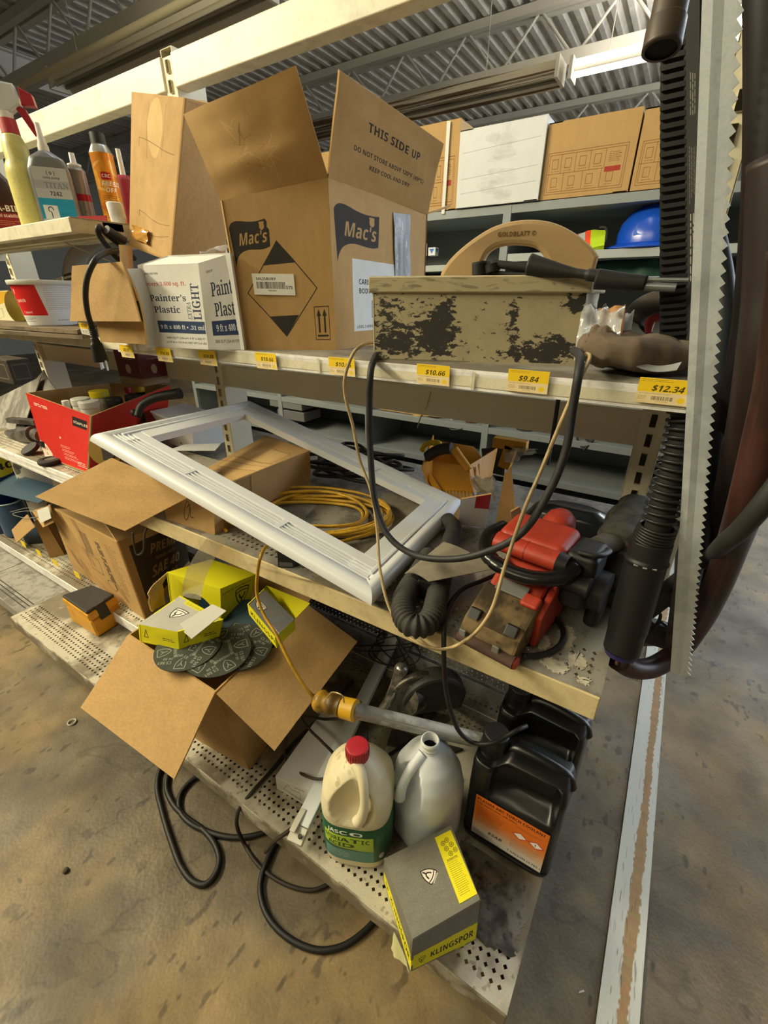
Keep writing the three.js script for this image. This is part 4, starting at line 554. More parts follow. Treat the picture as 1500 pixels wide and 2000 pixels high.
{ const t = bottle('additive_bottle', 'dark red additive bottle at the left frame edge', 'bottle', [-1.6494, 1.3826, -.66], deg(58)), h = 0.1432; part(t, 'body', loft(rowsBetween([[0, 0.05, 0.026, 4], [h * 0.6, 0.05, 0.026, 4], [h * 0.85, 0.03, 0.02, 3], [h, 0.014, 0.014, 2]], 5)), std('#3a2626', 0.35)); part(t, 'label', slab([[-0.046, 0.006, 0.0268], [0.05, 0.006, 0.0268], [0.05, h * 0.46, 0.0268], [-0.046, h * 0.46, 0.0268]], 0.0006), [printed(face(256, 160, '#8c2226', 8, (g) => { g.fillStyle = '#4a1c1c'; g.fillRect(0, 0, 256, 62); txt(g, 'STA-BIL', 40, 52, 52, '#e8e0d4'); txt(g, 'fuel stabilizer', 70, 88, 26, '#e8d8c8', { style: '' }); smallPrint(g, 60, 110, 150, 3, 12, '#d9a860', 3); }), 0.4), rubber]); }
{ const t = bottle('paper_cup', 'small white cup tipped on the shelf end beside the orange can', 'cup', [-1.2408, 1.3842, -.735]); part(t, 'body', lathe([[0, 0], [0.015, 0], [0.018, 0.042], [0.016, 0.044], [0, 0.042]]), std('#dde0e4', 0.5)); }
single('red_sticker_strip', 'flat red and white strip lying on the upper left shelf', 'strip', slab([[-1.3044, 1.3857, -.67], [-1.2305, 1.3808, -.7], [-1.2254, 1.3907, -.7], [-1.2984, 1.3956, -.67]].map((p, i) => [Math.min(p[0], -1.225), i < 2 ? 1.381 : 1.393, p[2]]), 0.003), std('#9c1f2c', 0.5));


// ---------- left bay, middle and low shelves ----------
{ // red carton
  const hx = [[-1.8122, 0.708, -.6111], [-1.5152, 0.708, -.6091], [-1.74, 0.708, -1.0286], [-1.9218, 0.708, -.9487], [-1.8093, 0.9319, -.6197], [-1.4944, 0.8863, -.6584], [-1.7093, 0.898, -1.0788], [-1.9218, 0.9054, -.9487]];
  const t = carton('red_carton', 'open red printed carton full of jars on the left middle shelf', hx, { front: printed(face(420, 420, '#cf2b22', 8, (g) => { const w = '#e8c8bc'; smallPrint(g, 40, 46, 90, 2, 11, w, 7); g.fillStyle = '#1b1715'; g.fillRect(300, 46, 96, 64); txt(g, 'STAPLES', 306, 90, 24, '#e6ddd0'); poly(g, [[0, 300], [52, 320], [96, 372], [84, 414], [0, 414]], '#e9dcc8'); txt(g, '#2-', 26, 356, 26, '#a02018'); txt(g, '-3-', 26, 392, 26, '#a02018'); for (let i = 0; i < 4; i++) smallPrint(g, 190 + i * 8, 280 + i * 26, 90 + 20 * i, 2, 10, w, 3); smallPrint(g, 330, 360, 80, 3, 12, w, 5); g.fillStyle = w; g.beginPath(); g.arc(196, 230, 7, 0, 7); g.fill(); }), 0.5), right: std('#cf2b22', 0.5), left: std('#cf2b22', 0.5), back: kraftPlain }, { open: ['top'], plain: kraftPlain });
  const f = hx, inP = (u, v, h) => { const p = mix(mix(f[4], f[5], u), mix(f[7], f[6], u), v); return [p[0], p[1] + h, p[2]]; };
  const jar = (name, label, u, v, h, r, H, cap, body) => { const p = inP(u, v, h), j = thing(name, label, 'jar', [p[0], p[1] - H, p[2]]); part(j, 'body', cyl(r, r, H * 0.8), body); part(j, 'lid', lathe([[r, H * 0.78], [r * 1.06, H * 0.79], [r * 1.06, H * 0.97], [r, H], [r * 0.9, H * 0.985], [0, H * 0.985]]), cap); };
  const wh = std('#d9d8d2', 0.4), ye = std('#d8c414', 0.4), bk = std('#22201e', 0.5);
  jar('jar', 'jar with a wide bright yellow lid in the red carton', 0.50, 0.45, 0.012, 0.030, 0.1, ye, wh); jar('jar', 'white lidded jar in the red carton left of its twin', 0.52, 0.22, 0.004, 0.028, 0.1, wh, wh); jar('jar', 'white lidded jar in the red carton nearest the red wall', 0.68, 0.2, 0.006, 0.030, 0.1, wh, wh);
  jar('jar', 'black lidded jar in the red carton behind the white jars', 0.75, 0.42, 0.0, 0.026, 0.1, bk, bk); jar('jar', 'black lidded jar in the far corner of the red carton', 0.85, 0.58, 0.0, 0.026, 0.1, bk, bk); jar('jar', 'small jar with a golden yellow lid at the back of the red carton', 0.74, 0.78, 0.012, 0.016, 0.1, std('#d9a81a', 0.4), bk); jar('jar', 'tiny red topped jar between the yellow lids', 0.62, 0.72, 0.008, 0.012, 0.1, std('#b02838', 0.4), wh); jar('jar', 'narrow white tube standing in the red carton corner', 0.36, 0.16, -0.01, 0.011, 0.09, wh, wh);
}
{ // bent gray sheet, motor parts
  single('sheet_metal_guard', 'bent gray sheet metal guard leaning at left behind the motor', 'guard', slab([[-3.1029, 0.4091, -.7], [-2.159, 0.6908, -.7], [-1.9145, 0.8274, -.8], [-2.2465, 0.943, -.86]].map((p) => p), 0.003, { n: 12, bend: (u, v) => 0.02 * Math.sin(u * 3) }), steelDusty);
  single('sheet_metal_plate', 'gray sheet metal plate lying flat at the left frame edge', 'guard', slab([[-2.8878, 0.5513, -.68], [-2.1824, 0.7136, -.68], [-2.1856, 0.9264, -.82], [-3.3643, 0.6046, -.8]], 0.003, { n: 10, jit: 0.004 }), steelDusty);
  const t = thing('electric_motor', 'small dirty electric motor with cast brackets on the left middle shelf', 'motor', [-1.8299, 0.705, -.565]), gm = grimy([96, 92, 86], [48, 44, 40], 0.5, { metalness: 0.3 }), k = std('#1e1c1b', 0.5);
  partW(t, 'housing', [rod([-2.4014, 0.6631, -.7], [-1.9667, 0.756, -.66], 0.032, 0.032, 24), rod([-1.9667, 0.756, -.66], [-1.9032, 0.7593, -.655], 0.022, 0.022, 20)], gm); partW(t, 'bracket', [bar([-2.4859, 0.5952, -.68], [-1.9003, 0.6922, -.63], 0.05, 0.02), bar([-2.2949, 0.7571, -.7], [-1.9644, 0.7967, -.68], 0.03, 0.02)], gm);
  partW(t, 'pulley', [cyl(0.03, 0.03, 0.014).rotateX(0.5).translate(...[-1.906, 0.7164, -.61]), cyl(0.022, 0.022, 0.02).translate(...[-1.8016, 0.7481, -.63])], k);
  const w = thing('caster', 'black rubber wheel lying at the shelf lip under the red carton', 'wheel', [-1.7295, 0.706, -.5943]); part(w, 'tyre', lathe([[0.018, 0], [0.034, 0.001], [0.037, 0.006], [0.037, 0.012], [0.034, 0.017], [0.018, 0.018], [0.018, 0]]), std('#2a2725', 0.8)); part(w, 'hub', cyl(0.018, 0.018, 0.014, 0, 0.002), std('#57524c', 0.5));
}
{ // reel between red carton and white frame
  const t = thing('cable_reel', 'round brown cable reel half hidden under the white frame corner', 'reel', [-1.4744, 0.7729, -.68]), m = std('#6e5a3a', 0.6);
  partW(t, 'drum', [rod([-1.3844, 0.8053, -.62], [-1.4522, 0.7778, -.74], 0.03, 0.03, 24)], std('#3a3530', 0.7)); partW(t, 'flange', rod([-1.3875, 0.8047, -.62], [-1.3963, 0.802, -.63], 0.045, 0.045, 32), std('#a98a3c', 0.6)); partW(t, 'flange', rod([-1.466, 0.7737, -.74], [-1.4719, 0.7718, -.75], 0.045, 0.045, 32), m);
  const h = thing('hose_handle', 'black curved tool handle lying on the cable reel', 'handle', [-1.249, 0.9253, -.72]); partW(h, 'grip', sweep([[-1.227, 0.9612, -.8], [-1.3045, 0.9446, -.76], [-1.3274, 0.9244, -.73], [-1.3283, 0.8944, -.71]], 30, 12, (k) => 0.016 - 0.006 * k), rubber); partW(h, 'knob', sphere(0.011, ...[-1.3579, 0.9025, -.72]), rubber);
}
{ // under the left middle shelf
  const y = 0.2, p = [-2.6092, 0.3317, -.66], r = 0.1153, t = thing('oil_can', 'dark blue can with a yellow oval reading WD-40', 'can', [p[0], y, p[2]], null, deg(-27)), H = [-2.3382, 0.5804, -.66][1] - y;
  part(t, 'body', heightUV(lathe([[0, 0], [r, 0], [r, H], [r * 0.9, H + 0.012], [0, H + 0.02]], 40), H), printed(face(512, 512, '#182a6a', 6, (g) => { for (const x of [128, 384]) { g.fillStyle = '#e8d22a'; g.beginPath(); g.ellipse(x, 80, 110, 66, 0, 0, 7); g.fill(); txt(g, 'WD-40', x, 100, 58, '#151a30', { align: 'center', sx: 0.9 }); } }), 0.4));
  const q = [-2.3397, 0.3873, -.72], b = thing('spotted_can', 'white can with dark blotches beside the dark blue can', 'can', [q[0], y, q[2]]), r2 = 0.0588, H2 = [-2.1739, 0.5822, -.72][1] - y; part(b, 'body', heightUV(lathe([[0, 0], [r2, 0], [r2, H2], [r2 * 0.9, H2 + 0.01], [0, H2 + 0.01]]), H2), printed(face(256, 256, '#c9c6ba', 10, (g) => { for (let i = 0; i < 50; i++) { g.fillStyle = 'rgba(60,56,50,0.7)'; g.beginPath(); g.ellipse(rnd() * 256, rnd() * 256, rr(4, 22), rr(4, 18), 0, 0, 7); g.fill(); } }), 0.5)); part(b, 'rim', cyl(r2 * 1.03, r2 * 1.03, 0.006, 0, H2), std('#a9a69c', 0.4, 0.6));
  single('blue_sheet', 'curved dark blue plastic sheet lying over the jugs on the low shelf', 'sheet', slab([[-2.7648, 0.3656, -.58], [-1.9172, 0.5283, -.57], [-1.8913, 0.5608, -.66], [-2.6232, 0.4412, -.7]], 0.003, { n: 12, bend: (u, v) => 0.016 * Math.sin(u * 4) }), std('#2f4a5e', 0.45));
  const jb = std('#3c5878', 0.3); const j = thing('blue_jug', 'translucent blue jug standing on the low shelf under the blue sheet', 'jug', [-2.4731, 0.2, -.631]), jh = [-2.4656, 0.3667, -.6597][1] - 0.2; part(j, 'body', lathe([[0, 0], [0.055, 0], [0.058, 0.01], [0.058, jh - 0.02], [0.05, jh], [0.047, jh], [0.047, 0.02], [0, 0.02]]), new THREE.MeshPhysicalMaterial({ color: '#3f6088', roughness: 0.3, transmission: 0.3, thickness: 0 })); part(j, 'rim', new THREE.TorusGeometry(0.052, 0.004, 8, 40).rotateX(Math.PI / 2).translate(0, jh, 0), std('#9aa8b4', 0.3));
  cord('wire_loop', 'thin loops of bare wire on the blue jug', [[-2.3747, 0.3485, -.6], [-2.1038, 0.4384, -.6], [-1.9245, 0.4661, -.58], [-2.0712, 0.4128, -.57], [-2.2802, 0.3716, -.58], [-2.0116, 0.4607, -.57], [-1.845, 0.4872, -.57]], 0.0012, std('#c8ccd0', 0.3, 0.6), 70);
  single('blue_pouch', 'dark blue pouch slumped beside the small open box', 'pouch', loft(rowsBetween([[0, 0.05, 0.03, 3], [0.04, 0.055, 0.03, 2.6], [0.09, 0.03, 0.012, 2.2]], 5), 36).rotateY(0.6).translate(...[-2.3108, 0.2, -.6404]), std('#39495c', 0.5));
  const hx = [[-2.096, 0.2, -.5971], [-2.0709, 0.2, -.643], [-2.1927, 0.2, -.7007], [-2.2178, 0.2, -.6549], [-2.0979, 0.3778, -.5901], [-2.0786, 0.4071, -.6174], [-2.1927, 0.3925, -.7007], [-2.2121, 0.3632, -.6734]], bx = carton('hardware_box', 'small brown box with an open front flap on the low shelf', hx, { front: kraftPlain, right: kraftPlain }, { open: ['top'] });
  flap(bx, [[-2.3046, 0.2303, -.56], [-2.0131, 0.3916, -.56], [-2.1088, 0.4148, -.58], [-2.3826, 0.2636, -.58]], null, { n: 4 }); flap(bx, [[-1.9145, 0.4198, -.56], [-1.8264, 0.4622, -.57], [-1.8923, 0.5077, -.6], [-2.0532, 0.4437, -.585]], null, { n: 4 }); const f = quadOf(hx, 'right'), on = (u, v) => add(mix(mix(f[0], f[1], u), mix(f[3], f[2], u), v), [0.002, 0, 0.002]);
  partW(bx, 'label', slab([[-1.9127, 0.4403, -.555], [-1.8154, 0.4845, -.565], [-1.8491, 0.5202, -.58], [-1.9447, 0.4803, -.57]], 0.001), [std('#c9c9c4', 0.6), cream]);
}
{ // motor oil carton on the low shelf
  const hx = [[-1.9357, 0.2, -.613], [-1.3569, 0.2, -.5805], [-1.5288, 0.2, -.8852], [-2.1076, 0.2, -.9177], [-1.9369, 0.4863, -.6092], [-1.3618, 0.5225, -.5687], [-1.5276, 0.4247, -.8872], [-2.1027, 0.3885, -.9277]];
  const front = kraftFace(560, 420, (g) => { g.save(); g.translate(330, 80); g.rotate(deg(84)); smallPrint(g, 0, -60, 270, 3, 12, '#3a2f20', 8); g.restore(); barcode(g, 240, 60, 60, 130, '#4a3c2a'); g.strokeStyle = '#4a3c2a'; g.lineWidth = 3; g.strokeRect(236, 200, 90, 90); g.beginPath(); g.arc(370, 330, 30, 0, 7); g.stroke(); txt(g, '↻', 345, 345, 44, '#4a3c2a'); smallPrint(g, 440, 60, 60, 20, 14, '#6a5436', 3); g.fillStyle = 'rgba(90,66,36,0.25)'; for (let i = 0; i < 8; i++) { g.beginPath(); g.ellipse(rnd() * 560, rnd() * 420, 60, 20, 1, 0, 7); g.fill(); } }, 20);
  const right = kraftFace(420, 420, (g) => { g.fillStyle = '#41351f'; g.fillRect(48, 40, 372, 330); const o = { style: 'italic bold', sx: 0.85 }; txt(g, 'PREMIUM', 150, 130, 74, '#a98650', { ...o, rot: 8 }); txt(g, 'heavy duty', 170, 180, 32, '#a98650', { style: 'italic', rot: 8 }); txt(g, 'SAE 40', 120, 262, 84, '#a98650', { ...o, rot: 8 }); txt(g, 'MOTOR OIL', 100, 316, 46, '#a98650', { ...o, rot: 8 }); }, 18);
  const t = carton('motor_oil_carton', 'kraft motor oil carton tipped forward with its lid lifted', hx, { front, right }, { open: ['top'], jit: 0.003 });
  flap(t, [[-1.1879, 0.6335, -.522], [-.8152, 0.835, -.515], [-1.1987, 0.8376, -.545], [-1.9286, 0.5406, -.575]], null, { n: 12, jit: 0.004 });
  flap(t, [hx[4], hx[5], add(mix(hx[5], hx[6], 0.45), [0, -0.015, 0]), add(mix(hx[4], hx[7], 0.45), [0, -0.015, 0])], kraftPlain); flap(t, [hx[5], hx[6], add(hx[6], [-0.10, 0.03, -0.02]), add(hx[5], [-0.10, 0.035, -0.02])], null);
  cord('brown_wire', 'short brown wire looped over the motor oil carton edge', [[-1.0193, 0.6941, -.56], [-1.0885, 0.6793, -.55], [-1.0953, 0.6521, -.53], [-1.0983, 0.603, -.515], [-1.1274, 0.583, -.51], [-1.1297, 0.6116, -.51], [-1.1289, 0.6492, -.515]], 0.0028, std('#3c2c22', 0.6), 60);
}
{ // yellow tool case on the deck
  const hx2 = [[-1.4906, 0.14, -.4706], [-1.5041, 0.14, -.5855], [-1.6377, 0.14, -.5575], [-1.6659, 0.14, -.4657], [-1.4928, 0.2569, -.4637], [-1.5108, 0.2607, -.5683], [-1.6377, 0.2588, -.5575], [-1.6659, 0.2588, -.4657]];
  const t = thing('tool_case', 'yellow plastic tool case with a black lid and latch on the deck', 'case', mix(hx2[0], hx2[2], 0.5)), y = grimy([222, 160, 30], [196, 138, 28], 0.45), k = std('#2a2725', 0.6);
  const at = (i, h) => mix(hx2[i], hx2[i + 4], h), b = [0, 1, 2, 3].map((i) => at(i, 0)).concat([0, 1, 2, 3].map((i) => at(i, 0.62))), l = [0, 1, 2, 3].map((i) => at(i, 0.64)).concat([0, 1, 2, 3].map((i) => at(i, 0.9))), grow = (h, k2) => { const c = h.reduce(add, [0, 0, 0]).map((v) => v / 8); return h.map((p) => [c[0] + (p[0] - c[0]) * k2, p[1], c[2] + (p[2] - c[2]) * k2]); };
  partW(t, 'body', hexGeo(b, 0.006), y); partW(t, 'rim', [hexGeo(grow(l, 1.04), 0.004)], y); const top = [0, 1, 2, 3].map((i) => at(i, 0.9)).concat([0, 1, 2, 3].map((i) => at(i, 1.0))); partW(t, 'lid', hexGeo(grow(top, 1.0), 0.004), k);
  const fr = quadOf(hx2, 'front'), lp = (u, v, o = 0.006) => add(mix(mix(fr[0], fr[1], u), mix(fr[3], fr[2], u), v), [o, 0, o]); partW(t, 'latch', [slab([lp(0.36, 0.5), lp(0.68, 0.5), lp(0.68, 1.02), lp(0.36, 1.02)], 0.006)], k);
}


// ---------- middle shelf ----------
const bend = (pts, r, n = 40, m = 14) => sweep(pts, n, m, r);
{ // louvred white frame: local x along the long bars, z across
  const t = thing('louvred_frame', 'big white louvred frame lying slanted across the middle shelf boxes', 'frame', [-0.742, 0.818, -0.741]);
  t.rotation.order = 'YXZ'; t.rotation.set(deg(-2), deg(4.8), deg(-14.9));
  const wm = std('#e2e6ea', 0.34), gap = std('#77736a', 0.7), X = 0.38, Zf = 0.2535, HW = 0.034;
  // hump moulding of length L along x, outer side at z = 0 running to z = -HW
  const hump = (L, cut) => { const n = 14, pos = [], idx = [], pr = []; for (let i = 0; i <= n; i++) { const a = Math.PI * (0.02 + 0.62 * i / n); pr.push([-0.018 + 0.018 * Math.cos(a) * (i > 7 ? 1 : 1), 0.0005 + 0.0215 * Math.sin(a)]); } pr.push([-HW, 0.0185], [-HW, 0]); pr.unshift([0, 0]); pr.forEach(([z, y]) => { const k = cut * -z; pos.push(-L / 2 + k, y, z, L / 2 - k, y, z); }); for (let i = 0; i + 1 < pr.length; i++) { const k = 2 * i; idx.push(k, k + 1, k + 2, k + 2, k + 1, k + 3); } const g = geoFrom(pos, idx, new Array(pos.length / 3 * 2).fill(0)); return g; };
  for (const s of [1, -1]) {
    const g = [], z = (d) => s * (Zf - d), st = (d0, d1, h0, h1) => g.push(span(-X + 0.03, X - 0.03, h0, h1, z(d0), z(d1), 0.0012));
    const m = hump(2 * X, 1); m.translate(0, 0, Zf); if (s < 0) m.rotateY(Math.PI); g.push(m);
    st(0.034, 0.039, 0, 0.0205); st(0.071, 0.098, 0, 0.0185);
    part(t, 'rail', g, wm);
    for (const d of [0.0437, 0.0525, 0.0613]) part(t, 'louver', span(-X + 0.055, X - 0.075, 0.004, 0.0175, z(d), z(d + 0.0034), 0.0006), wm);
    for (const x of [-0.13, 0.13]) part(t, 'crosspiece', span(x - 0.006, x + 0.006, 0.003, 0.0185, z(0.039), z(0.071), 0.001), wm); for (const x of [-X + 0.044, X - 0.06]) { part(t, 'crosspiece', span(x - 0.022, x + 0.024, 0.001, 0.0165, z(0.039), z(0.071), 0.001), wm); for (const d of [0.0437, 0.0525, 0.0613]) part(t, 'groove_ridge', span(x - 0.022, x + 0.024, 0.016, 0.019, z(d), z(d + 0.0034), 0.0008), wm); }
  }
  for (const s of [1, -1]) { const m = hump(2 * Zf, 1); m.rotateY(Math.PI / 2); m.translate(X, 0, 0); if (s < 0) m.rotateY(Math.PI); part(t, 'side_rail', [m, span(s * (X - 0.034), s * (X - 0.077), 0.0, 0.0192, -0.158, 0.158, 0.0012), span(s * (X - 0.033), s * (X - 0.040), 0.0, 0.021, -0.2, 0.2, 0.0012)], wm); }
}
{ // flat taped carton
  const hx = [[-1.0016, 0.71, -.5447], [-.8307, 0.71, -.5581], [-.8142, 0.71, -.8858], [-1.0725, 0.71, -.9739], [-.9995, 0.7843, -.5486], [-.8233, 0.8269, -.569], [-.8109, 0.8316, -.8888], [-1.0725, 0.8143, -.9739]];
  const top = kraftFace(512, 360, (g) => { g.fillStyle = 'rgba(214,176,120,0.55)'; g.fillRect(60, 150, 460, 60); g.fillRect(250, 60, 200, 90); g.strokeStyle = 'rgba(90,62,30,0.5)'; g.lineWidth = 3; g.strokeRect(60, 150, 460, 60); g.strokeRect(250, 60, 200, 90); g.fillStyle = '#d8d8d2'; g.save(); g.translate(90, 250); g.rotate(-0.2); g.fillRect(0, 0, 90, 50); smallPrint(g, 8, 8, 66, 4, 10, '#444', 3); g.restore(); g.strokeStyle = 'rgba(80,56,28,0.4)'; g.beginPath(); g.moveTo(0, 180); g.lineTo(512, 172); g.stroke(); }, 18);
  const front = kraftFace(256, 128, (g) => { g.strokeStyle = '#4a3418'; g.lineWidth = 3; g.beginPath(); g.ellipse(120, 70, 12, 36, 0.3, 0, 7); g.moveTo(120, 60); g.bezierCurveTo(170, 10, 110, 110, 150, 90); g.stroke(); });
  carton('taped_carton', 'flat taped kraft carton lying under the white louvred frame', hx, { top, front, right: kraftFace(256, 128, (g) => { g.fillStyle = 'rgba(90,64,34,0.5)'; g.fillRect(86, 0, 4, 128); g.fillStyle = 'rgba(120,86,48,0.35)'; g.fillRect(20, 0, 70, 128); }) }, { jit: 0.004 });
}
{ const hx = [[-1.5798, 0.71, -.9447], [-1.4164, 0.71, -.9299], [-1.4158, 0.71, -1.0805], [-1.7122, 0.71, -1.1328], [-1.6011, 0.8394, -.9081], [-1.4102, 0.7928, -.9393], [-1.4125, 0.8085, -1.0848], [-1.7122, 0.8136, -1.1328]], w = std('#d7d8d8', 0.65);
  carton('white_box', 'white cardboard box standing behind the white louvred frame', hx, { front: printed(face(128, 96, '#d7d8d8', 6, (g) => { smallPrint(g, 30, 20, 60, 3, 8, '#7a6c50', 2); g.fillStyle = '#b05a30'; g.fillRect(66, 76, 8, 6); }), 0.65), right: printed(face(128, 96, '#d7d8d8', 5), 0.65), top: w }, { plain: w }); }
single('paper_sheet', 'white paper sheet tucked between the white box and the taped carton', 'paper', slab([[-1.2445, 0.8, -.7279], [-1.1198, 0.8, -.807], [-1.1633, 0.8, -.8654], [-1.2529, 0.8, -.7957]], 0.001), std('#d9dbdc', 0.7));
{ // coiled yellow extension cord
  const c = [-.6817, 0.72, -.7414], pts = [], N = 7; let k = 0;
  const ax = sub([-.476, 0.72, -.8322], c), az = sub([-.6334, 0.72, -.6198], c);
  for (let i = 0; i <= N * 14; i++) { const a = i / 14 * Math.PI * 2 + 2.4, turn = i / 14, s = 0.62 + 0.6 * fbm(turn * 1.3, 3, 64, 2) + 0.14 * Math.sin(a * 0.37), s2 = 0.5 + 0.75 * fbm(turn * 1.2, 9, 64, 2); pts.push([c[0] + ax[0] * Math.cos(a) * s + az[0] * Math.sin(a) * s2 + 0.012 * Math.sin(turn * 2.1), 0.717 + 0.0042 * turn + 0.004 * Math.sin(a * 2 + turn), c[2] + ax[2] * Math.cos(a) * s + az[2] * Math.sin(a) * s2]); }
  const ym = grimy([222, 172, 40], [140, 106, 34], 0.55), t = thing('extension_cord', 'coiled yellow extension cord on the middle shelf with its end hanging to the lower deck', 'cord', c);
  partW(t, 'coil', cable(pts, 0.0043, 620), ym);
  partW(t, 'lead', cable([[-.6284, 0.735, -.6333], [-.6479, 0.73, -.6036], [-.6678, 0.726, -.5803], [-.637, 0.7345, -.525], [-.6407, 0.6958, -.512], [-.6436, 0.6461, -.505], [-.6195, 0.6082, -.495], [-.5701, 0.5865, -.48], [-.5336, 0.5501, -.47], [-.5023, 0.5029, -.47], [-.4764, 0.4554, -.48]], 0.0036, 120), ym);
  const con = thing('cord_connector', 'dirty yellow plug connector at the end of the metal tube', 'plug', [-.4286, 0.4717, -.48]), cm = grimy([176, 134, 36], [84, 66, 36], 0.5);
  partW(con, 'body', sweep([[-.482, 0.4549, -.48], [-.4612, 0.4568, -.482], [-.4341, 0.4608, -.486], [-.4131, 0.4626, -.49]], 30, 20, (u) => (u < 0.15 ? 0.008 + u * 0.08 : 0.0215 - 0.002 * Math.sin(u * 16))), cm); partW(con, 'ring', rod([-.4131, 0.4626, -.49], [-.3829, 0.4665, -.495], 0.021, 0.022, 24), std('#d0a01e', 0.45)); partW(con, 'bail', cable([[-.432, 0.4984, -.47], [-.413, 0.5289, -.465], [-.3903, 0.5345, -.465], [-.3904, 0.5101, -.47]], 0.0016, 30), std('#b8a47a', 0.3, 0.6));
}
{ // sheets of abrasive paper, block, film
  const gs = grimy([138, 130, 114], [116, 108, 94], 0.9), gs2 = grimy([126, 122, 112], [104, 100, 90], 0.9);
  single('abrasive_sheet', 'gray abrasive paper sheet lying under the yellow coil', 'sheet', slab([[-.6739, 0.713, -.6367], [-.5293, 0.713, -.7227], [-.5212, 0.713, -.9511], [-.7598, 0.713, -.8944]], 0.001, { n: 6, jit: 0.002 }), gs2);
  single('abrasive_sheet', 'gray abrasive paper sheet with a fold behind the yellow coil', 'sheet', slab([[-.5278, 0.7145, -.7205], [-.4546, 0.7145, -.8328], [-.4881, 0.7145, -1.008], [-.6209, 0.7145, -.9785]], 0.001, { n: 6, jit: 0.002 }), gs);
  single('abrasive_sheet', 'tan abrasive paper sheet resting over the corrugated hose', 'sheet', slab([[-.3355, 0.7561, -.6], [-.2724, 0.7752, -.575], [-.187, 0.7844, -.66], [-.3096, 0.7788, -.71]].map((p) => [p[0], Math.max(p[1], 0.748), p[2]]), 0.0012, { n: 10, bend: (u, v) => 0.01 * Math.sin(u * 3) }), gs);
  { const t = thing('battery_block', 'black plastic block standing under the front rail of the white frame', 'block', [-.5999, 0.71, -.5587]); partW(t, 'body', hexGeo([[-.6033, 0.71, -.5333], [-.5735, 0.71, -.5522], [-.5655, 0.71, -.6047], [-.5953, 0.71, -.5858], [-.6012, 0.7688, -.5356], [-.57, 0.7662, -.5558], [-.5665, 0.7511, -.6038], [-.5978, 0.7537, -.5836]], 0.003), std('#26282a', 0.45)); partW(t, 'ledge', slab([[-.5759, 0.7347, -.515], [-.5372, 0.7471, -.515], [-.5375, 0.7552, -.515], [-.5744, 0.7449, -.515]], 0.001), std('#3a3c3f', 0.4)); }
  const film = new THREE.MeshPhysicalMaterial({ color: '#f0ece2', roughness: 0.12, transmission: 0.94, thickness: 0 });
  single('clear_film', 'wide strip of clear film draped over the middle shelf lip', 'film', slab([[-.7, 0.69, -.532], [-.3707, 0.7266, -.532], [-.3085, 0.783, -.57], [-.6415, 0.6938, -.6]].map((p, i) => [p[0], i < 2 ? p[1] : 0.7125, p[2]]), 0.0005, { n: 10, jit: 0.002, edge: 1 }), film);
  single('clear_film', 'narrow strip of clear tape hanging from the shelf onto the yellow box', 'film', slab([[-.9331, 0.5258, -.5], [-.8532, 0.5471, -.5], [-.7303, 0.7572, -.535], [-.8276, 0.715, -.535]], 0.0005, { n: 10, bend: (u, v) => 0.02 * Math.sin(v * 3.1) }), film);
}
{ // corrugated hose bent in a U
  const t = thing('corrugated_hose', 'dark gray corrugated hose bent in a U at the middle shelf edge', 'hose', [-.2743, 0.71, -.5499]), hm = grimy([60, 58, 55], [42, 40, 38], 0.75), y = 0.733;
  const P = [[-.3455, 0.728, -.7223], [-.3306, 0.73, -.6489], [-.3213, 0.732, -.5915], [-.3066, 0.733, -.5454], [-.2852, 0.735, -.5137], [-.263, 0.736, -.5021], [-.2489, 0.736, -.5111], [-.247, 0.734, -.5409], [-.2608, 0.732, -.5846], [-.2766, 0.732, -.6294], [-.2917, 0.732, -.6743]];
  partW(t, 'corrugated_tube', sweep(P, 300, 20, (u, i) => 0.0185 + 0.0022 * Math.cos(i * Math.PI * 2 / 6)), hm);
  partW(t, 'smooth_tube', sweep([[-.2903, 0.732, -.6667], [-.3112, 0.732, -.7246], [-.3312, 0.733, -.7984], [-.3506, 0.733, -.8577], [-.3797, 0.733, -.8862]], 40, 20, 0.0185), hm);
  partW(t, 'coupling', hexGeo([[-.31, 0.71, -.6], [-.2795, 0.71, -.612], [-.2918, 0.71, -.6869], [-.3223, 0.71, -.675], [-.3086, 0.7519, -.6007], [-.2794, 0.7471, -.612], [-.297, 0.7363, -.6847], [-.3262, 0.7411, -.6734]], 0.003), std('#1f1e1d', 0.6));
}
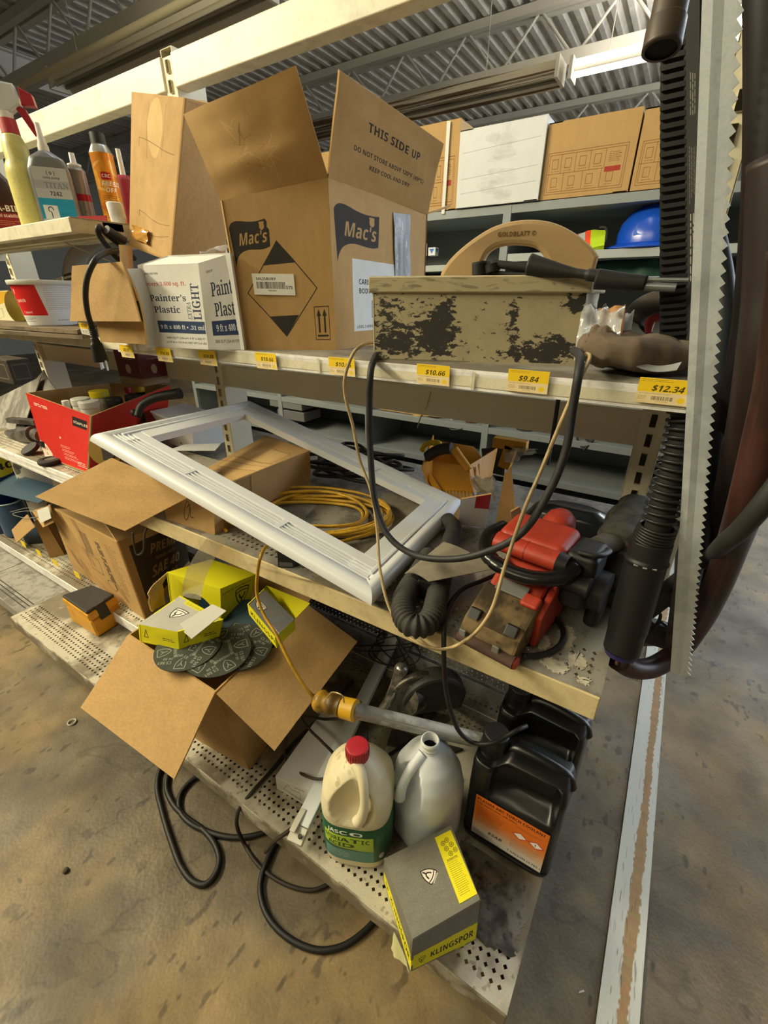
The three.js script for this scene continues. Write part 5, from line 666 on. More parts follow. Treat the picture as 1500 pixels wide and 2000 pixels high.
{ // belt sander
  const t = thing('belt_sander', 'dusty red belt sander with a black handle at the shelf end', 'sander', [-0.147, 0.71, -0.548]); t.rotation.y = deg(-8); t.scale.y = 0.8;
  const red = grimy([186, 62, 40], [158, 60, 44], 0.5), blk = std('#121111', 0.28), blkM = std('#1b1a1a', 0.55), gry = std('#6f6f6c', 0.6), dusty = grimy([118, 98, 66], [50, 42, 30], 0.95), bagM = grimy([70, 68, 58], [52, 50, 46], 0.95);
  const side = (pts, w, b = 0.005) => { const g = extrude(pts, w, b); g.rotateY(-Math.PI / 2); return g; }; // outline in (z, y): x of the outline runs to +z
  part(t, 'skirt', side([[-0.03, 0.012], [-0.265, 0.012], [-0.265, 0.06], [-0.235, 0.115], [-0.16, 0.135], [-0.115, 0.128], [-0.055, 0.085], [-0.045, 0.05]].map((p) => [p[0], p[1]]), 0.088, 0.008), red);
  part(t, 'side_flange', side([[-0.045, 0.006], [-0.16, 0.006], [-0.16, 0.105], [-0.12, 0.118], [-0.05, 0.07]], 0.012, 0.003).translate(0.052, 0, 0), red);
  part(t, 'front_cover', side([[0.012, 0.012], [0.016, 0.03], [0.004, 0.052], [-0.06, 0.092], [-0.075, 0.09], [-0.06, 0.05], [-0.04, 0.014]], 0.098, 0.006), dusty);
  for (const x of [-0.034, 0.03]) part(t, 'vent_bridge', side([[0.0, 0.052], [-0.012, 0.066], [-0.018, 0.064], [-0.006, 0.05]], 0.02, 0.002).translate(x, 0.004, 0.004), blkM);
  part(t, 'front_bar', rod([-0.047, 0.016, 0.016], [0.05, 0.016, 0.016], 0.012, 0.012, 16), std('#4a342a', 0.8)); for (const x of [-0.038, 0.02]) part(t, 'clip', box(0.012, 0.018, 0.004, x, 0.03, 0.022), gry); part(t, 'front_foot', box(0.02, 0.02, 0.02, 0.045, 0.014, 0.014, 0.005), red);
  const la = box(0.052, 0.006, 0.026, 0, 0, 0, 0.002); la.rotateX(0.55); la.translate(-0.002, 0.1, -0.066); part(t, 'latch', la, gry); const lr = box(0.03, 0.016, 0.026, 0, 0, 0, 0.006); lr.rotateX(0.5); lr.translate(0.034, 0.092, -0.06); part(t, 'latch_housing', lr, red);
  const mh = new RoundedBoxGeometry(0.118, 0.062, 0.085, 4, 0.016); mh.rotateX(0.12); mh.translate(-0.006, 0.158, -0.165); part(t, 'motor_housing', mh, red);
  part(t, 'motor_barrel', [rod([-0.062, 0.158, -0.118], [0.048, 0.158, -0.118], 0.02, 0.02, 28), rod([-0.008, 0.158, -0.118], [-0.006, 0.158, -0.118], 0.0207, 0.0207, 28)], red);
  part(t, 'barrel_end', rod([0.046, 0.158, -0.118], [0.062, 0.158, -0.118], 0.0212, 0.017, 24), blkM);
  part(t, 'front_handle', sweep([[-0.07, 0.165, -0.165], [-0.082, 0.155, -0.125], [-0.06, 0.14, -0.085], [-0.02, 0.135, -0.07], [0.03, 0.137, -0.074], [0.062, 0.145, -0.095], [0.07, 0.155, -0.125]], 60, 20, (u) => 0.0145 + (Math.abs(u - 0.42) < 0.012 || Math.abs(u - 0.52) < 0.012 ? -0.002 : 0)), blk);
  part(t, 'rear_handle', loft(rowsBetween([[-0.06, 0.024, 0.03, 2.4], [-0.02, 0.028, 0.034, 2.2], [0.01, 0.03, 0.036, 2], [0.03, 0.025, 0.03, 2], [0.042, 0.013, 0.016, 2], [0.046, 0.004, 0.005, 2]], 6)).rotateX(-0.9).translate(-0.004, 0.15, -0.245), red);
  part(t, 'gear_case', [box(0.05, 0.06, 0.075, 0.076, 0.15, -0.165, 0.012), box(0.04, 0.07, 0.07, 0.078, 0.1, -0.14, 0.014), rod([0.056, 0.122, -0.12], [0.1, 0.122, -0.12], 0.02, 0.02, 24)], blkM); part(t, 'case_loop', bend([[0.07, 0.185, -0.13], [0.096, 0.187, -0.135], [0.104, 0.18, -0.17], [0.098, 0.17, -0.19]], 0.0055), blkM);
  part(t, 'drive_cover', [rod([0.094, 0.09, -0.165], [0.118, 0.09, -0.165], 0.042, 0.04, 32), box(0.024, 0.09, 0.06, 0.106, 0.05, -0.175, 0.02)], blkM);
  part(t, 'sanding_belt', side([[-0.025, 0.0], [-0.27, 0.0], [-0.285, 0.03], [-0.265, 0.055], [-0.03, 0.05], [-0.012, 0.028]], 0.078, 0.004), std('#57504a', 0.95));
  part(t, 'dust_bag_neck', rod([0.082, 0.165, -0.2], [0.098, 0.168, -0.235], 0.019, 0.022, 24), std('#4a453e', 0.7));
  part(t, 'dust_bag', [loft(rowsBetween([[0, 0.026, 0.024, 2], [0.02, 0.034, 0.03, 2], [0.10, 0.038, 0.032, 2.2], [0.155, 0.034, 0.028, 2], [0.172, 0.02, 0.016, 2]], 7), 40, (p) => { const k = fbm(p[0] * 60 + 5, p[1] * 40 + 5, 64, 3, 2) - 0.5; return [p[0] * (1 + 0.25 * k), p[1], p[2] * (1 + 0.3 * k)]; }).rotateX(-Math.PI / 2 + 0.15).translate(0.1, 0.165, -0.225), loft(rowsBetween([[0, 0.03, 0.04, 2.4], [0.06, 0.036, 0.055, 2.4], [0.15, 0.03, 0.05, 2.2]], 6), 36, (p) => { const k = fbm(p[0] * 50, p[1] * 50 + 7, 64, 3, 6) - 0.5; return [p[0] * (1 + 0.4 * k), p[1], p[2] * (1 + 0.3 * k)]; }).translate(0.118, 0.004, -0.27)], bagM);
  partW(t, 'power_lead', cable([[-.1928, 0.74, -.7188], [-.2148, 0.735, -.6831], [-.2362, 0.73, -.6487], [-.2426, 0.722, -.6115], [-.2355, 0.718, -.5712], [-.2171, 0.7266, -.525], [-.2071, 0.683, -.51], [-.2007, 0.6287, -.51], [-.1887, 0.5578, -.52], [-.1725, 0.4934, -.54], [-.1517, 0.4744, -.55], [-.1217, 0.4835, -.56], [-.1051, 0.4895, -.58], [-.087, 0.501, -.6], [-.077, 0.4959, -.62]], 0.0042, 160), rubber);
  partW(t, 'power_lead', cable([[-.0928, 0.722, -.5473], [-.0781, 0.718, -.5615], [-.0586, 0.716, -.5881], [-.05, 0.716, -.6166], [-.0542, 0.717, -.6458], [-.0707, 0.72, -.6649], [-.0897, 0.725, -.6683]], 0.0048, 70), rubber);
}
{ // cartons and trays at the back of the middle shelf
  const t = thing('open_box', 'opened red and white box with upright kraft flaps at the back of the middle shelf', 'box', [-.298, 0.71, -.9745]);
  partW(t, 'panel', slab([[-.3595, 0.715, -.9078], [-.2982, 0.715, -.9309], [-.261, 0.8498, -.83], [-.3317, 0.817, -.84]], 0.003), [printed(face(96, 96, '#dfe3ea', 5, (g) => { g.fillStyle = '#b0202c'; g.fillRect(50, 0, 46, 40); }), 0.4), kraftPlain]);
  partW(t, 'flap', slab([[-.2748, 0.715, -.9303], [-.2189, 0.715, -.927], [-.2255, 0.92, -.82], [-.2398, 0.8998, -.83]], 0.003), [kraftPlain, kraftPlain]); partW(t, 'flap', slab([[-.4034, 0.716, -.9274], [-.3027, 0.716, -.9321], [-.3278, 0.73, -1.0309], [-.441, 0.73, -1.038]], 0.003), [kraftPlain, kraftPlain]); partW(t, 'flap', slab([[-.2435, 0.715, -.9656], [-.2251, 0.715, -1.0094], [-.1999, 0.8358, -.83], [-.2159, 0.82, -.83]], 0.003), [kraftPlain, kraftPlain]);
  const TR = [-.1233, 0.71, -1.0342], b = thing('black_tray', 'glossy black plastic tray upside down behind the sander', 'tray', [-.1182, 0.71, -1.0562]); partW(b, 'shell', loft(rowsBetween([[0, 0.11, 0.05, 4], [0.02, 0.11, 0.05, 4], [0.05, 0.09, 0.04, 3], [0.066, 0.05, 0.02, 2.4]], 5), 48).translate(TR[0], 0.71, TR[2]), std('#1b2128', 0.25)); partW(b, 'rim', loft([[0, 0.116, 0.054, 4], [0.008, 0.116, 0.054, 4]], 48).translate(TR[0], 0.71, TR[2]), rubber);
  const w = thing('white_label_box', 'small white box with red print behind the sander bag', 'box', [-.11, 0.71, -.9586]); partW(w, 'body', hexGeo(hexOf(0.06, 0.03, 0.04, -0.055, 0.71, -0.79), 0.002), printed(face(64, 32, '#cfccc8', 6, (g) => smallPrint(g, 8, 8, 44, 3, 7, '#a03040', 3)), 0.5));
}


// ---------- base deck ----------
{ // open carton of sanding discs
  const hx = [[-1.0304, 0.14, -.3893], [-.6707, 0.14, -.4193], [-.7239, 0.14, -.7334], [-1.0836, 0.14, -.7034], [-1.0304, 0.435, -.3893], [-.6889, 0.435, -.3888], [-.7239, 0.435, -.7334], [-1.0655, 0.435, -.7339]], bright = kraftPlain, t = carton('disc_carton', 'open kraft carton with four spread flaps full of sanding discs', hx, { right: kraftFace(256, 256, (g) => { g.fillStyle = 'rgba(60,40,20,0.12)'; poly(g, [[0, 0], [150, 0], [60, 256], [0, 256]], 'rgba(200,150,90,0.15)'); }) }, { open: ['top'] });
  flap(t, [[-1, 0.345, -.2326], [-.6578, 0.345, -.2457], hx[5], hx[4]], bright, { n: 12, jit: 0.003 }); flap(t, [[-.5167, 0.37, -.3894], [-.5585, 0.37, -.7438], hx[6], add(hx[5], [0.006, 0, 0])], kraftPlain, { n: 12, jit: 0.003 });
  flap(t, [add(hx[6], [0, 0.06, -0.1]), add(hx[7], [0, 0.06, -0.1]), hx[7], hx[6]], kraftPlain); flap(t, [add(hx[7], [-0.05, -0.14, 0]), add(hx[4], [-0.05, -0.14, 0]), hx[4], hx[7]], kraftPlain);
  // discs, fanned
  const dm = printed(face(400, 400, '#3b3f34', 14, (g) => { const c = '#8f958a'; g.save(); g.translate(200, 200); for (let k = 0; k < 5; k++) { g.save(); g.rotate(k * 1.257); g.strokeStyle = c; g.lineWidth = 5; g.beginPath(); g.moveTo(-30, -178); g.lineTo(30, -178); g.quadraticCurveTo(36, -120, 0, -98); g.quadraticCurveTo(-36, -120, -30, -178); g.stroke(); g.beginPath(); g.moveTo(-14, -160); g.lineTo(0, -140); g.lineTo(14, -160); g.moveTo(0, -140); g.lineTo(0, -118); g.stroke(); txt(g, 'CS 561', 58, -120, 30, c, { sx: 0.9 }); txt(g, '24 50', 58, -92, 24, c, { style: '' }); txt(g, 'KLINGSPOR', -70, -66, 26, c, { sx: 0.9 }); g.restore(); } g.restore(); }), 0.8), back = std('#2e322e', 0.9);
  const discs = [[[-.841, 0.455, -.4358], 0, 'leftmost dark green sanding disc leaning out over the bright flap'], [[-.7698, 0.452, -.4643], 0.7, 'dark green sanding disc second from the left in the open carton'], [[-.7453, 0.445, -.5092], 1.3, 'dark green sanding disc in the middle of the fan below the yellow boxes'], [[-.7601, 0.432, -.5832], 2.0, 'dark green sanding disc nearest the brown right flap']];
  discs.forEach(([p, a, label], i) => { const d = thing('sanding_disc', label, 'disc', p, null), g = new THREE.CylinderGeometry(0.078, 0.078, 0.0016, 64); const top = new THREE.CircleGeometry(0.0778, 64).rotateX(-Math.PI / 2).translate(0, 0.001, 0); part(d, 'backing', g, back); part(d, 'printed_face', top, dm); d.rotation.order = 'YXZ'; d.rotation.set(deg([3, 4, 5, 6][i]), a, deg([-1, -2, -3, -4][i])); });
  const bl = thing('sanding_disc', 'blue sanding disc edge between the yellow boxes', 'disc', [-.8184, 0.44, -.5757]); part(bl, 'backing', new THREE.CylinderGeometry(0.07, 0.07, 0.0016, 48).rotateX(0.4), std('#24404e', 0.8));
  const YEL = '#e3dc18', yp = std(YEL, 0.55), gt = (w, h, draw, base = '#a6a6a2') => printed(face(w, h, base, 40, draw, 0.2), 0.7);
  const shield = (g, x, y, s, line, fill) => { g.save(); g.translate(x, y); g.scale(s, s); g.lineWidth = 5; g.strokeStyle = line; g.fillStyle = fill; g.beginPath(); g.moveTo(-34, -34); g.quadraticCurveTo(0, -46, 34, -34); g.quadraticCurveTo(36, 14, 0, 44); g.quadraticCurveTo(-36, 14, -34, -34); g.fill(); g.stroke(); g.beginPath(); g.moveTo(-30, -20); g.quadraticCurveTo(0, -32, 30, -20); g.stroke(); g.lineWidth = 7; g.beginPath(); g.moveTo(-15, -12); g.quadraticCurveTo(-12, 10, 0, 12); g.quadraticCurveTo(12, 10, 15, -12); g.moveTo(0, 12); g.lineTo(0, 34); g.stroke(); g.restore(); };
  globalThis.__shield = shield;
  { // large yellow box with a round opening
    const hx2 = [[-1.0527, 0.4, -.5224], [-.8727, 0.4, -.5502], [-.8747, 0.4, -.6462], [-1.009, 0.4, -.6499], [-1.0469, 0.5395, -.5341], [-.8632, 0.5373, -.5649], [-.8522, 0.5241, -.6756], [-1.009, 0.5336, -.6499]];
    const sideF = printed(face(300, 340, YEL, 6, (g) => { shield(g, 190, 130, 1.7, '#2c2a10', YEL); txt(g, 'Quality for Good Reasons', 10, 60, 22, '#2c2a10', { style: 'italic', rot: -4 }); g.strokeStyle = 'rgba(90,86,10,0.8)'; g.lineWidth = 3; g.beginPath(); g.moveTo(0, 250); g.lineTo(300, 246); g.stroke(); }), 0.55);
    const front = printed(face(256, 256, YEL, 6, (g) => { g.fillStyle = '#3b2c1a'; g.beginPath(); g.arc(140, 230, 118, 0, 7); g.fill(); g.fillStyle = '#2b5a78'; g.beginPath(); g.ellipse(150, 190, 86, 50, 0, 0, 7); g.fill(); }), 0.55);
    const b = carton('abrasive_box', 'big bright yellow box with a round cutout opening in the disc carton', hx2, { right: sideF, top: yp, left: yp, back: yp }, { plain: yp, skip: ['front'] });
    const q = quadOf(hx2, 'front'), P = (u, v) => mix(mix(q[0], q[1], u), mix(q[3], q[2], u), v), s = [], arc = []; for (let i = 0; i <= 16; i++) { const a = Math.PI * i / 16; arc.push(P(0.54 - 0.4 * Math.cos(Math.PI - a) * -1 * -1, 0.08 + 0.62 * Math.sin(a))); }
    const rim = []; for (let i = 0; i <= 16; i++) { const a = Math.PI * i / 16, u = 0.54 + 0.4 * Math.cos(Math.PI - a); rim.push([arc.length && P(u, 0.08 + 0.62 * Math.sin(a)), P(u, 1)]); } const strips = []; for (let i = 0; i < 16; i++) strips.push(slab([rim[i][0], rim[i + 1][0], rim[i + 1][1], rim[i][1]], 0.003)); strips.push(slab([P(0, 0), P(0.14, 0), P(0.14, 1), P(0, 1)], 0.003), slab([P(0.94, 0), P(1, 0), P(1, 1), P(0.94, 1)], 0.003)); partW(b, 'cutout_panel', strips, yp);
    partW(b, 'flap', slab([[-.9842, 0.495, -.44], [-1.0365, 0.458, -.5], [-1.0284, 0.5508, -.52], [-1.0007, 0.5383, -.45]], 0.003, { n: 6, jit: 0.006, edge: 1 }), [kraftPlain, kraftPlain]);
    const disc = thing('sanding_disc', 'blue sanding disc seen through the round cutout', 'disc', mix(P(0.55, 0.35), quadOf(hx2, 'back')[0], 0.22)); part(disc, 'backing', new THREE.CylinderGeometry(0.045, 0.045, 0.004, 40).rotateX(0.9), std('#2b5f80', 0.7));
  }
  { // shallow gray and yellow box on the discs
    const hx3 = [[-.9601, 0.452, -.383], [-.851, 0.452, -.4168], [-.8029, 0.452, -.4956], [-.9698, 0.452, -.5149], [-.9571, 0.503, -.3903], [-.8479, 0.5061, -.423], [-.7933, 0.5055, -.5109], [-.9698, 0.5049, -.5149]];
    const yf = printed(face(200, 90, YEL, 6, (g) => { g.strokeStyle = '#2c2a10'; g.lineWidth = 3; g.beginPath(); g.moveTo(26, 60); g.lineTo(36, 22); g.lineTo(46, 60); g.closePath(); g.stroke(); smallPrint(g, 120, 46, 50, 2, 9, '#2c2a10', 3); }), 0.55);
    const b = carton('abrasive_box', 'shallow gray topped yellow box lying on the sanding discs', hx3, { front: yf, right: yf, top: gt(300, 300, (g) => { shield(g, 110, 130, 1.2, '#33322e', '#ecebe4'); g.fillStyle = '#d8d224'; g.fillRect(60, 0, 220, 40); g.fillRect(270, 120, 30, 60); smallPrint(g, 70, 8, 120, 3, 10, '#6a6620', 3); }, '#b4b3ae') }, { plain: yp });
    partW(b, 'lid_flap', slab([[-.7988, 0.5064, -.425], [-.7118, 0.5951, -.47], [-.7911, 0.5671, -.49], [-.8791, 0.4981, -.44]], 0.0015, { n: 4 }), std('#b0afaa', 0.75));
  }
  { // tilted gray and yellow box
    const A = [-.6764, 0.5358, -.5], B = [-.6235, 0.5102, -.5], Cc = [-.6167, 0.4981, -.6], Dd = [-.6754, 0.5274, -.6], A2 = [-.7025, 0.5844, -.52], B2 = [-.6, 0.55, -.5], C2 = [-.6079, 0.5482, -.57], D2 = [-.7118, 0.587, -.58];
    const up = sub(D2, A2), t3 = thing('abrasive_box', 'tilted gray and yellow box beside the brown flap of the disc carton', 'box', A);
    const F = (p, k) => add(p, [0.0, k, 0]), low = -0.03; const hx4 = [F(A2, low), F(B2, low), F(C2, low), F(D2, low), A2, B2, C2, D2];
    for (const [f, m] of [['top', gt(256, 256, (g) => { shield(g, 60, 170, 1.1, '#26262a', '#e8e8e2'); txt(g, 'KLINGSPOR', 130, 220, 26, '#e8e8e2', { rot: 0 }); }, '#77777a')], ['front', printed(face(256, 110, YEL, 6, (g) => { txt(g, 'KLINGSPOR', 20, 76, 58, '#1d1c12', { sx: 0.9 }); }), 0.55)], ['right', yp], ['back', yp], ['left', yp], ['bottom', yp]]) partW(t3, 'panel', slab(quadOf(hx4, f), 0.002), [m, yp]);
    partW(t3, 'yellow_top', slab([[-.614, 0.5396, -.572], [-.6016, 0.5637, -.62], [-.7491, 0.5591, -.62], [-.7222, 0.5768, -.585]], 0.002), yp);
  }
}
{ // gray and yellow abrasive box at the front corner
  const hx = [[-.2605, 0.14, -.4065], [-.1439, 0.14, -.3152], [-.0623, 0.14, -.4179], [-.165, 0.14, -.5147], [-.2587, 0.2148, -.4077], [-.1438, 0.264, -.3152], [-.0675, 0.2831, -.4171], [-.165, 0.254, -.5147]], YEL = '#e6dc1a', shield = globalThis.__shield; delete globalThis.__shield;
  const gr = (w, h, draw) => printed(face(w, h, '#77756a', 70, draw, 0.15), 0.85);
  const top = gr(512, 512, (g) => { g.save(); g.translate(236, 270); g.rotate(0.8); shield(g, 0, 0, 1.3, '#1f1e1a', '#e9ddd0'); txt(g, 'KLINGSPOR', -34, -50, 12, '#eee'); g.restore(); });
  const side = (w, h) => gr(w, h, (g) => { g.fillStyle = YEL; g.fillRect(0, h * 0.54, w, h); txt(g, 'KLINGSPOR', w * 0.28, h * 0.84, h * 0.22, '#1f1e12', { sx: 0.95 }); shield(g, w * 0.16, h * 0.78, h / 420, '#1f1e12', YEL); });
  const t = carton('abrasive_box', 'gray box with a yellow KLINGSPOR band at the front corner of the deck', hx, { top, right: side(420, 240), front: side(421, 240), }, { plain: std('#77756a', 0.85), jit: 0.001 });
  const q = quadOf(hx, 'top'), P = (u, v) => add(mix(mix(q[0], q[1], u), mix(q[3], q[2], u), v), [0, 0.0012, 0]);
  const st = printed(face(130, 420, '#eee21c', 5, (g) => { g.strokeStyle = '#222010'; g.lineWidth = 3; for (const [x, y] of [[30, 40], [64, 30], [40, 80], [84, 70], [56, 120], [96, 112]]) { g.beginPath(); g.arc(x + 10, y + 20, 15, 0, 7); g.stroke(); g.strokeRect(x + 5, y + 15, 10, 10); } smallPrint(g, 20, 180, 90, 18, 12, '#3a360e', 2); txt(g, 'KLINGSPOR', 24, 176, 14, '#222'); }), 0.5);
  partW(t, 'sticker', slab([P(0.93, 0.72), P(0.93, 0.99), P(0.06, 0.97), P(0.06, 0.73)], 0.0008), [st, st], 'yellow hazard sticker');
  partW(t, 'torn_flap', slab([[-.1733, 0.2692, -.305], [-.1342, 0.2232, -.29], [-.1674, 0.2008, -.3], [-.1768, 0.2086, -.305]], 0.001, { n: 4, jit: 0.004, edge: 1 }), std('#d9d7a0', 0.7), 'pale torn paper edge');
}
// jugs
function handleDent(p, k, cx, cy, rx, ry, front) { const dx = (p[0] - cx) / rx, dy = (p[1] - cy) / ry, d = dx * dx + dy * dy; if (d < 1) { const f = 1 - k * (1 - d) ** 0.8; p[2] *= f; } return p; }
{
  const acid = thing('acid_jug', 'stained cream plastic jug with a red cap and green label', 'jug', [-0.35, 0.14, -0.454], null, deg(24));
  const cr = printed(face(512, 512, '#dcd2b0', 8, (g) => { for (let i = 0; i < 34; i++) { g.fillStyle = `rgba(120,96,50,${0.08 + 0.22 * rnd()})`; g.beginPath(); g.ellipse(rr(150, 420), rr(20, 180), rr(3, 26), rr(3, 16), rnd() * 3, 0, 7); g.fill(); } }), 0.42);
  const rows = rowsBetween([[0, 0.062, 0.062, 3.2], [0.008, 0.07, 0.07, 3.4], [0.03, 0.073, 0.073, 3.4], [0.15, 0.073, 0.073, 3.2], [0.165, 0.074, 0.074, 3.1], [0.2, 0.07, 0.07, 2.8], [0.23, 0.056, 0.056, 2.4], [0.25, 0.038, 0.038, 2.1], [0.262, 0.024, 0.024, 2], [0.27, 0.0195, 0.0195, 2]], 6);
  part(acid, 'body', loft(rows, 72, (p) => { const a = Math.atan2(p[0], p[2]); const da = a / 0.62, dy = (p[1] - 0.2) / 0.048, d = da * da + dy * dy; if (d < 1) { const f = 1 - 0.42 * (1 - d) ** 0.7; return [p[0] * (1 - 0.1 * (1 - d)), p[1], p[2] * f]; } return p; }), cr);
  part(acid, 'handle', sweep([[0.0, 0.262, 0.016], [0.014, 0.256, 0.034], [0.022, 0.236, 0.052], [0.024, 0.208, 0.062], [0.018, 0.178, 0.068], [0.01, 0.165, 0.07]], 40, 14, (u) => 0.0085 + 0.004 * (1 - Math.sin(u * Math.PI))), cr);
  part(acid, 'cap', lathe([[0.023, 0.264], [0.0235, 0.268], [0.0225, 0.29], [0.02, 0.294], [0, 0.293]], 40), std('#b02633', 0.4)); const ribs = []; for (let i = 0; i < 28; i++) { const a = i / 28 * 6.283; ribs.push(plainBox(0.0015, 0.02, 0.0015, Math.cos(a) * 0.0232, 0.278, Math.sin(a) * 0.0232)); } part(acid, 'cap_ribs', ribs, std('#a8222f', 0.45));
  const lab = printed(face(1024, 260, '#1f5a3a', 5, (g) => { for (const x of [0, 512]) { g.fillStyle = '#a9c63a'; poly(g, [[x + 60, 60], [x + 250, 60], [x + 250, 170], [x + 60, 150]], '#a9c63a'); g.fillStyle = '#1c4d33'; g.fillRect(x + 60, 0, 190, 60); txt(g, 'JASCO', x + 92, 50, 40, '#e6ecd8'); txt(g, 'MURIATIC', x + 66, 108, 42, '#1d3f1c', { sx: 0.82 }); txt(g, 'ACID', x + 90, 150, 42, '#1d3f1c'); g.fillStyle = '#4f9aa0'; g.fillRect(x + 60, 172, 190, 88); smallPrint(g, x + 76, 186, 120, 4, 14, '#cfe2dc', 3); smallPrint(g, x + 270, 60, 200, 8, 14, '#7fae90', 2); g.fillStyle = '#dfe6da'; g.beginPath(); g.arc(x + 300, 220, 20, 0, 7); g.fill(); } }), 0.5);
  const ls = loft([[0.035, 0.0742, 0.0742, 3.4], [0.145, 0.0742, 0.0742, 3.2]], 72); const lu = ls.attributes.uv; for (let i = 0; i < lu.count; i++) lu.setX(i, 1.43 - lu.getX(i)); part(acid, 'label', ls, lab, 'green product label');
}
{
  const t = thing('clear_jug', 'empty cloudy clear plastic jug without a cap', 'jug', [-0.241, 0.14, -0.555], null, deg(-20));
  const cl = new THREE.MeshPhysicalMaterial({ color: '#eaf1f9', roughness: 0.42, transmission: 0.12, thickness: 0, side: THREE.DoubleSide });
  const rows = rowsBetween([[0, 0.064, 0.064, 2.6], [0.006, 0.07, 0.07, 2.6], [0.03, 0.072, 0.072, 2.6], [0.15, 0.072, 0.072, 2.5], [0.19, 0.066, 0.066, 2.3], [0.22, 0.052, 0.052, 2.1], [0.238, 0.034, 0.034, 2], [0.248, 0.021, 0.021, 2], [0.252, 0.0185, 0.0185, 2]], 6);
  const body = loft(rows, 64, (p) => { const a = Math.atan2(p[0], p[2]), da = a / 0.6, dy = (p[1] - 0.178) / 0.06, d = da * da + dy * dy; if (d < 1) { const f = 1 - 0.4 * (1 - d) ** 0.6; return [p[0], p[1], p[2] * f]; } return p; });
  part(t, 'body', body, cl); part(t, 'handle', sweep([[0, 0.244, 0.018], [0.0, 0.234, 0.04], [-0.002, 0.21, 0.058], [-0.004, 0.18, 0.07], [-0.006, 0.15, 0.074]], 40, 14, (u) => 0.0095 + 0.003 * (1 - Math.sin(u * Math.PI))), cl);
  part(t, 'neck', lathe([[0.0185, 0.25], [0.0185, 0.256], [0.0205, 0.257], [0.0205, 0.259], [0.0185, 0.26], [0.0185, 0.266], [0.02, 0.267], [0.0195, 0.269], [0.018, 0.274], [0.0155, 0.274], [0.0155, 0.25]], 40), std('#d9dcdc', 0.3)); part(t, 'inner_throat', cyl(0.015, 0.015, 0.002, 0, 0.25), std('#8b8f92', 0.5));
  const pr = new THREE.CanvasTexture((() => { const c = document.createElement('canvas'); c.width = 512; c.height = 128; const g = c.getContext('2d'); g.clearRect(0, 0, 512, 128); g.strokeStyle = '#5a3a40'; g.lineWidth = 9; g.beginPath(); for (let i = 0; i < 9; i++) g.lineTo(150 + i * 26, i % 2 ? 76 : 120); g.stroke(); smallPrint(g, 170, 20, 150, 3, 14, '#5a4a50', 3); return c; })()); pr.colorSpace = THREE.SRGBColorSpace;
  const pg = loft([[0.05, 0.0727, 0.0727, 2.6], [0.105, 0.0727, 0.0727, 2.6]], 64), pu = pg.attributes.uv; for (let i = 0; i < pu.count; i++) pu.setX(i, 1 - pu.getX(i)); pg.setIndex(Array.from(pg.index.array).slice(0, 64 * 6)); part(t, 'print', pg, new THREE.MeshStandardMaterial({ map: pr, transparent: true, roughness: 0.6 }));
}
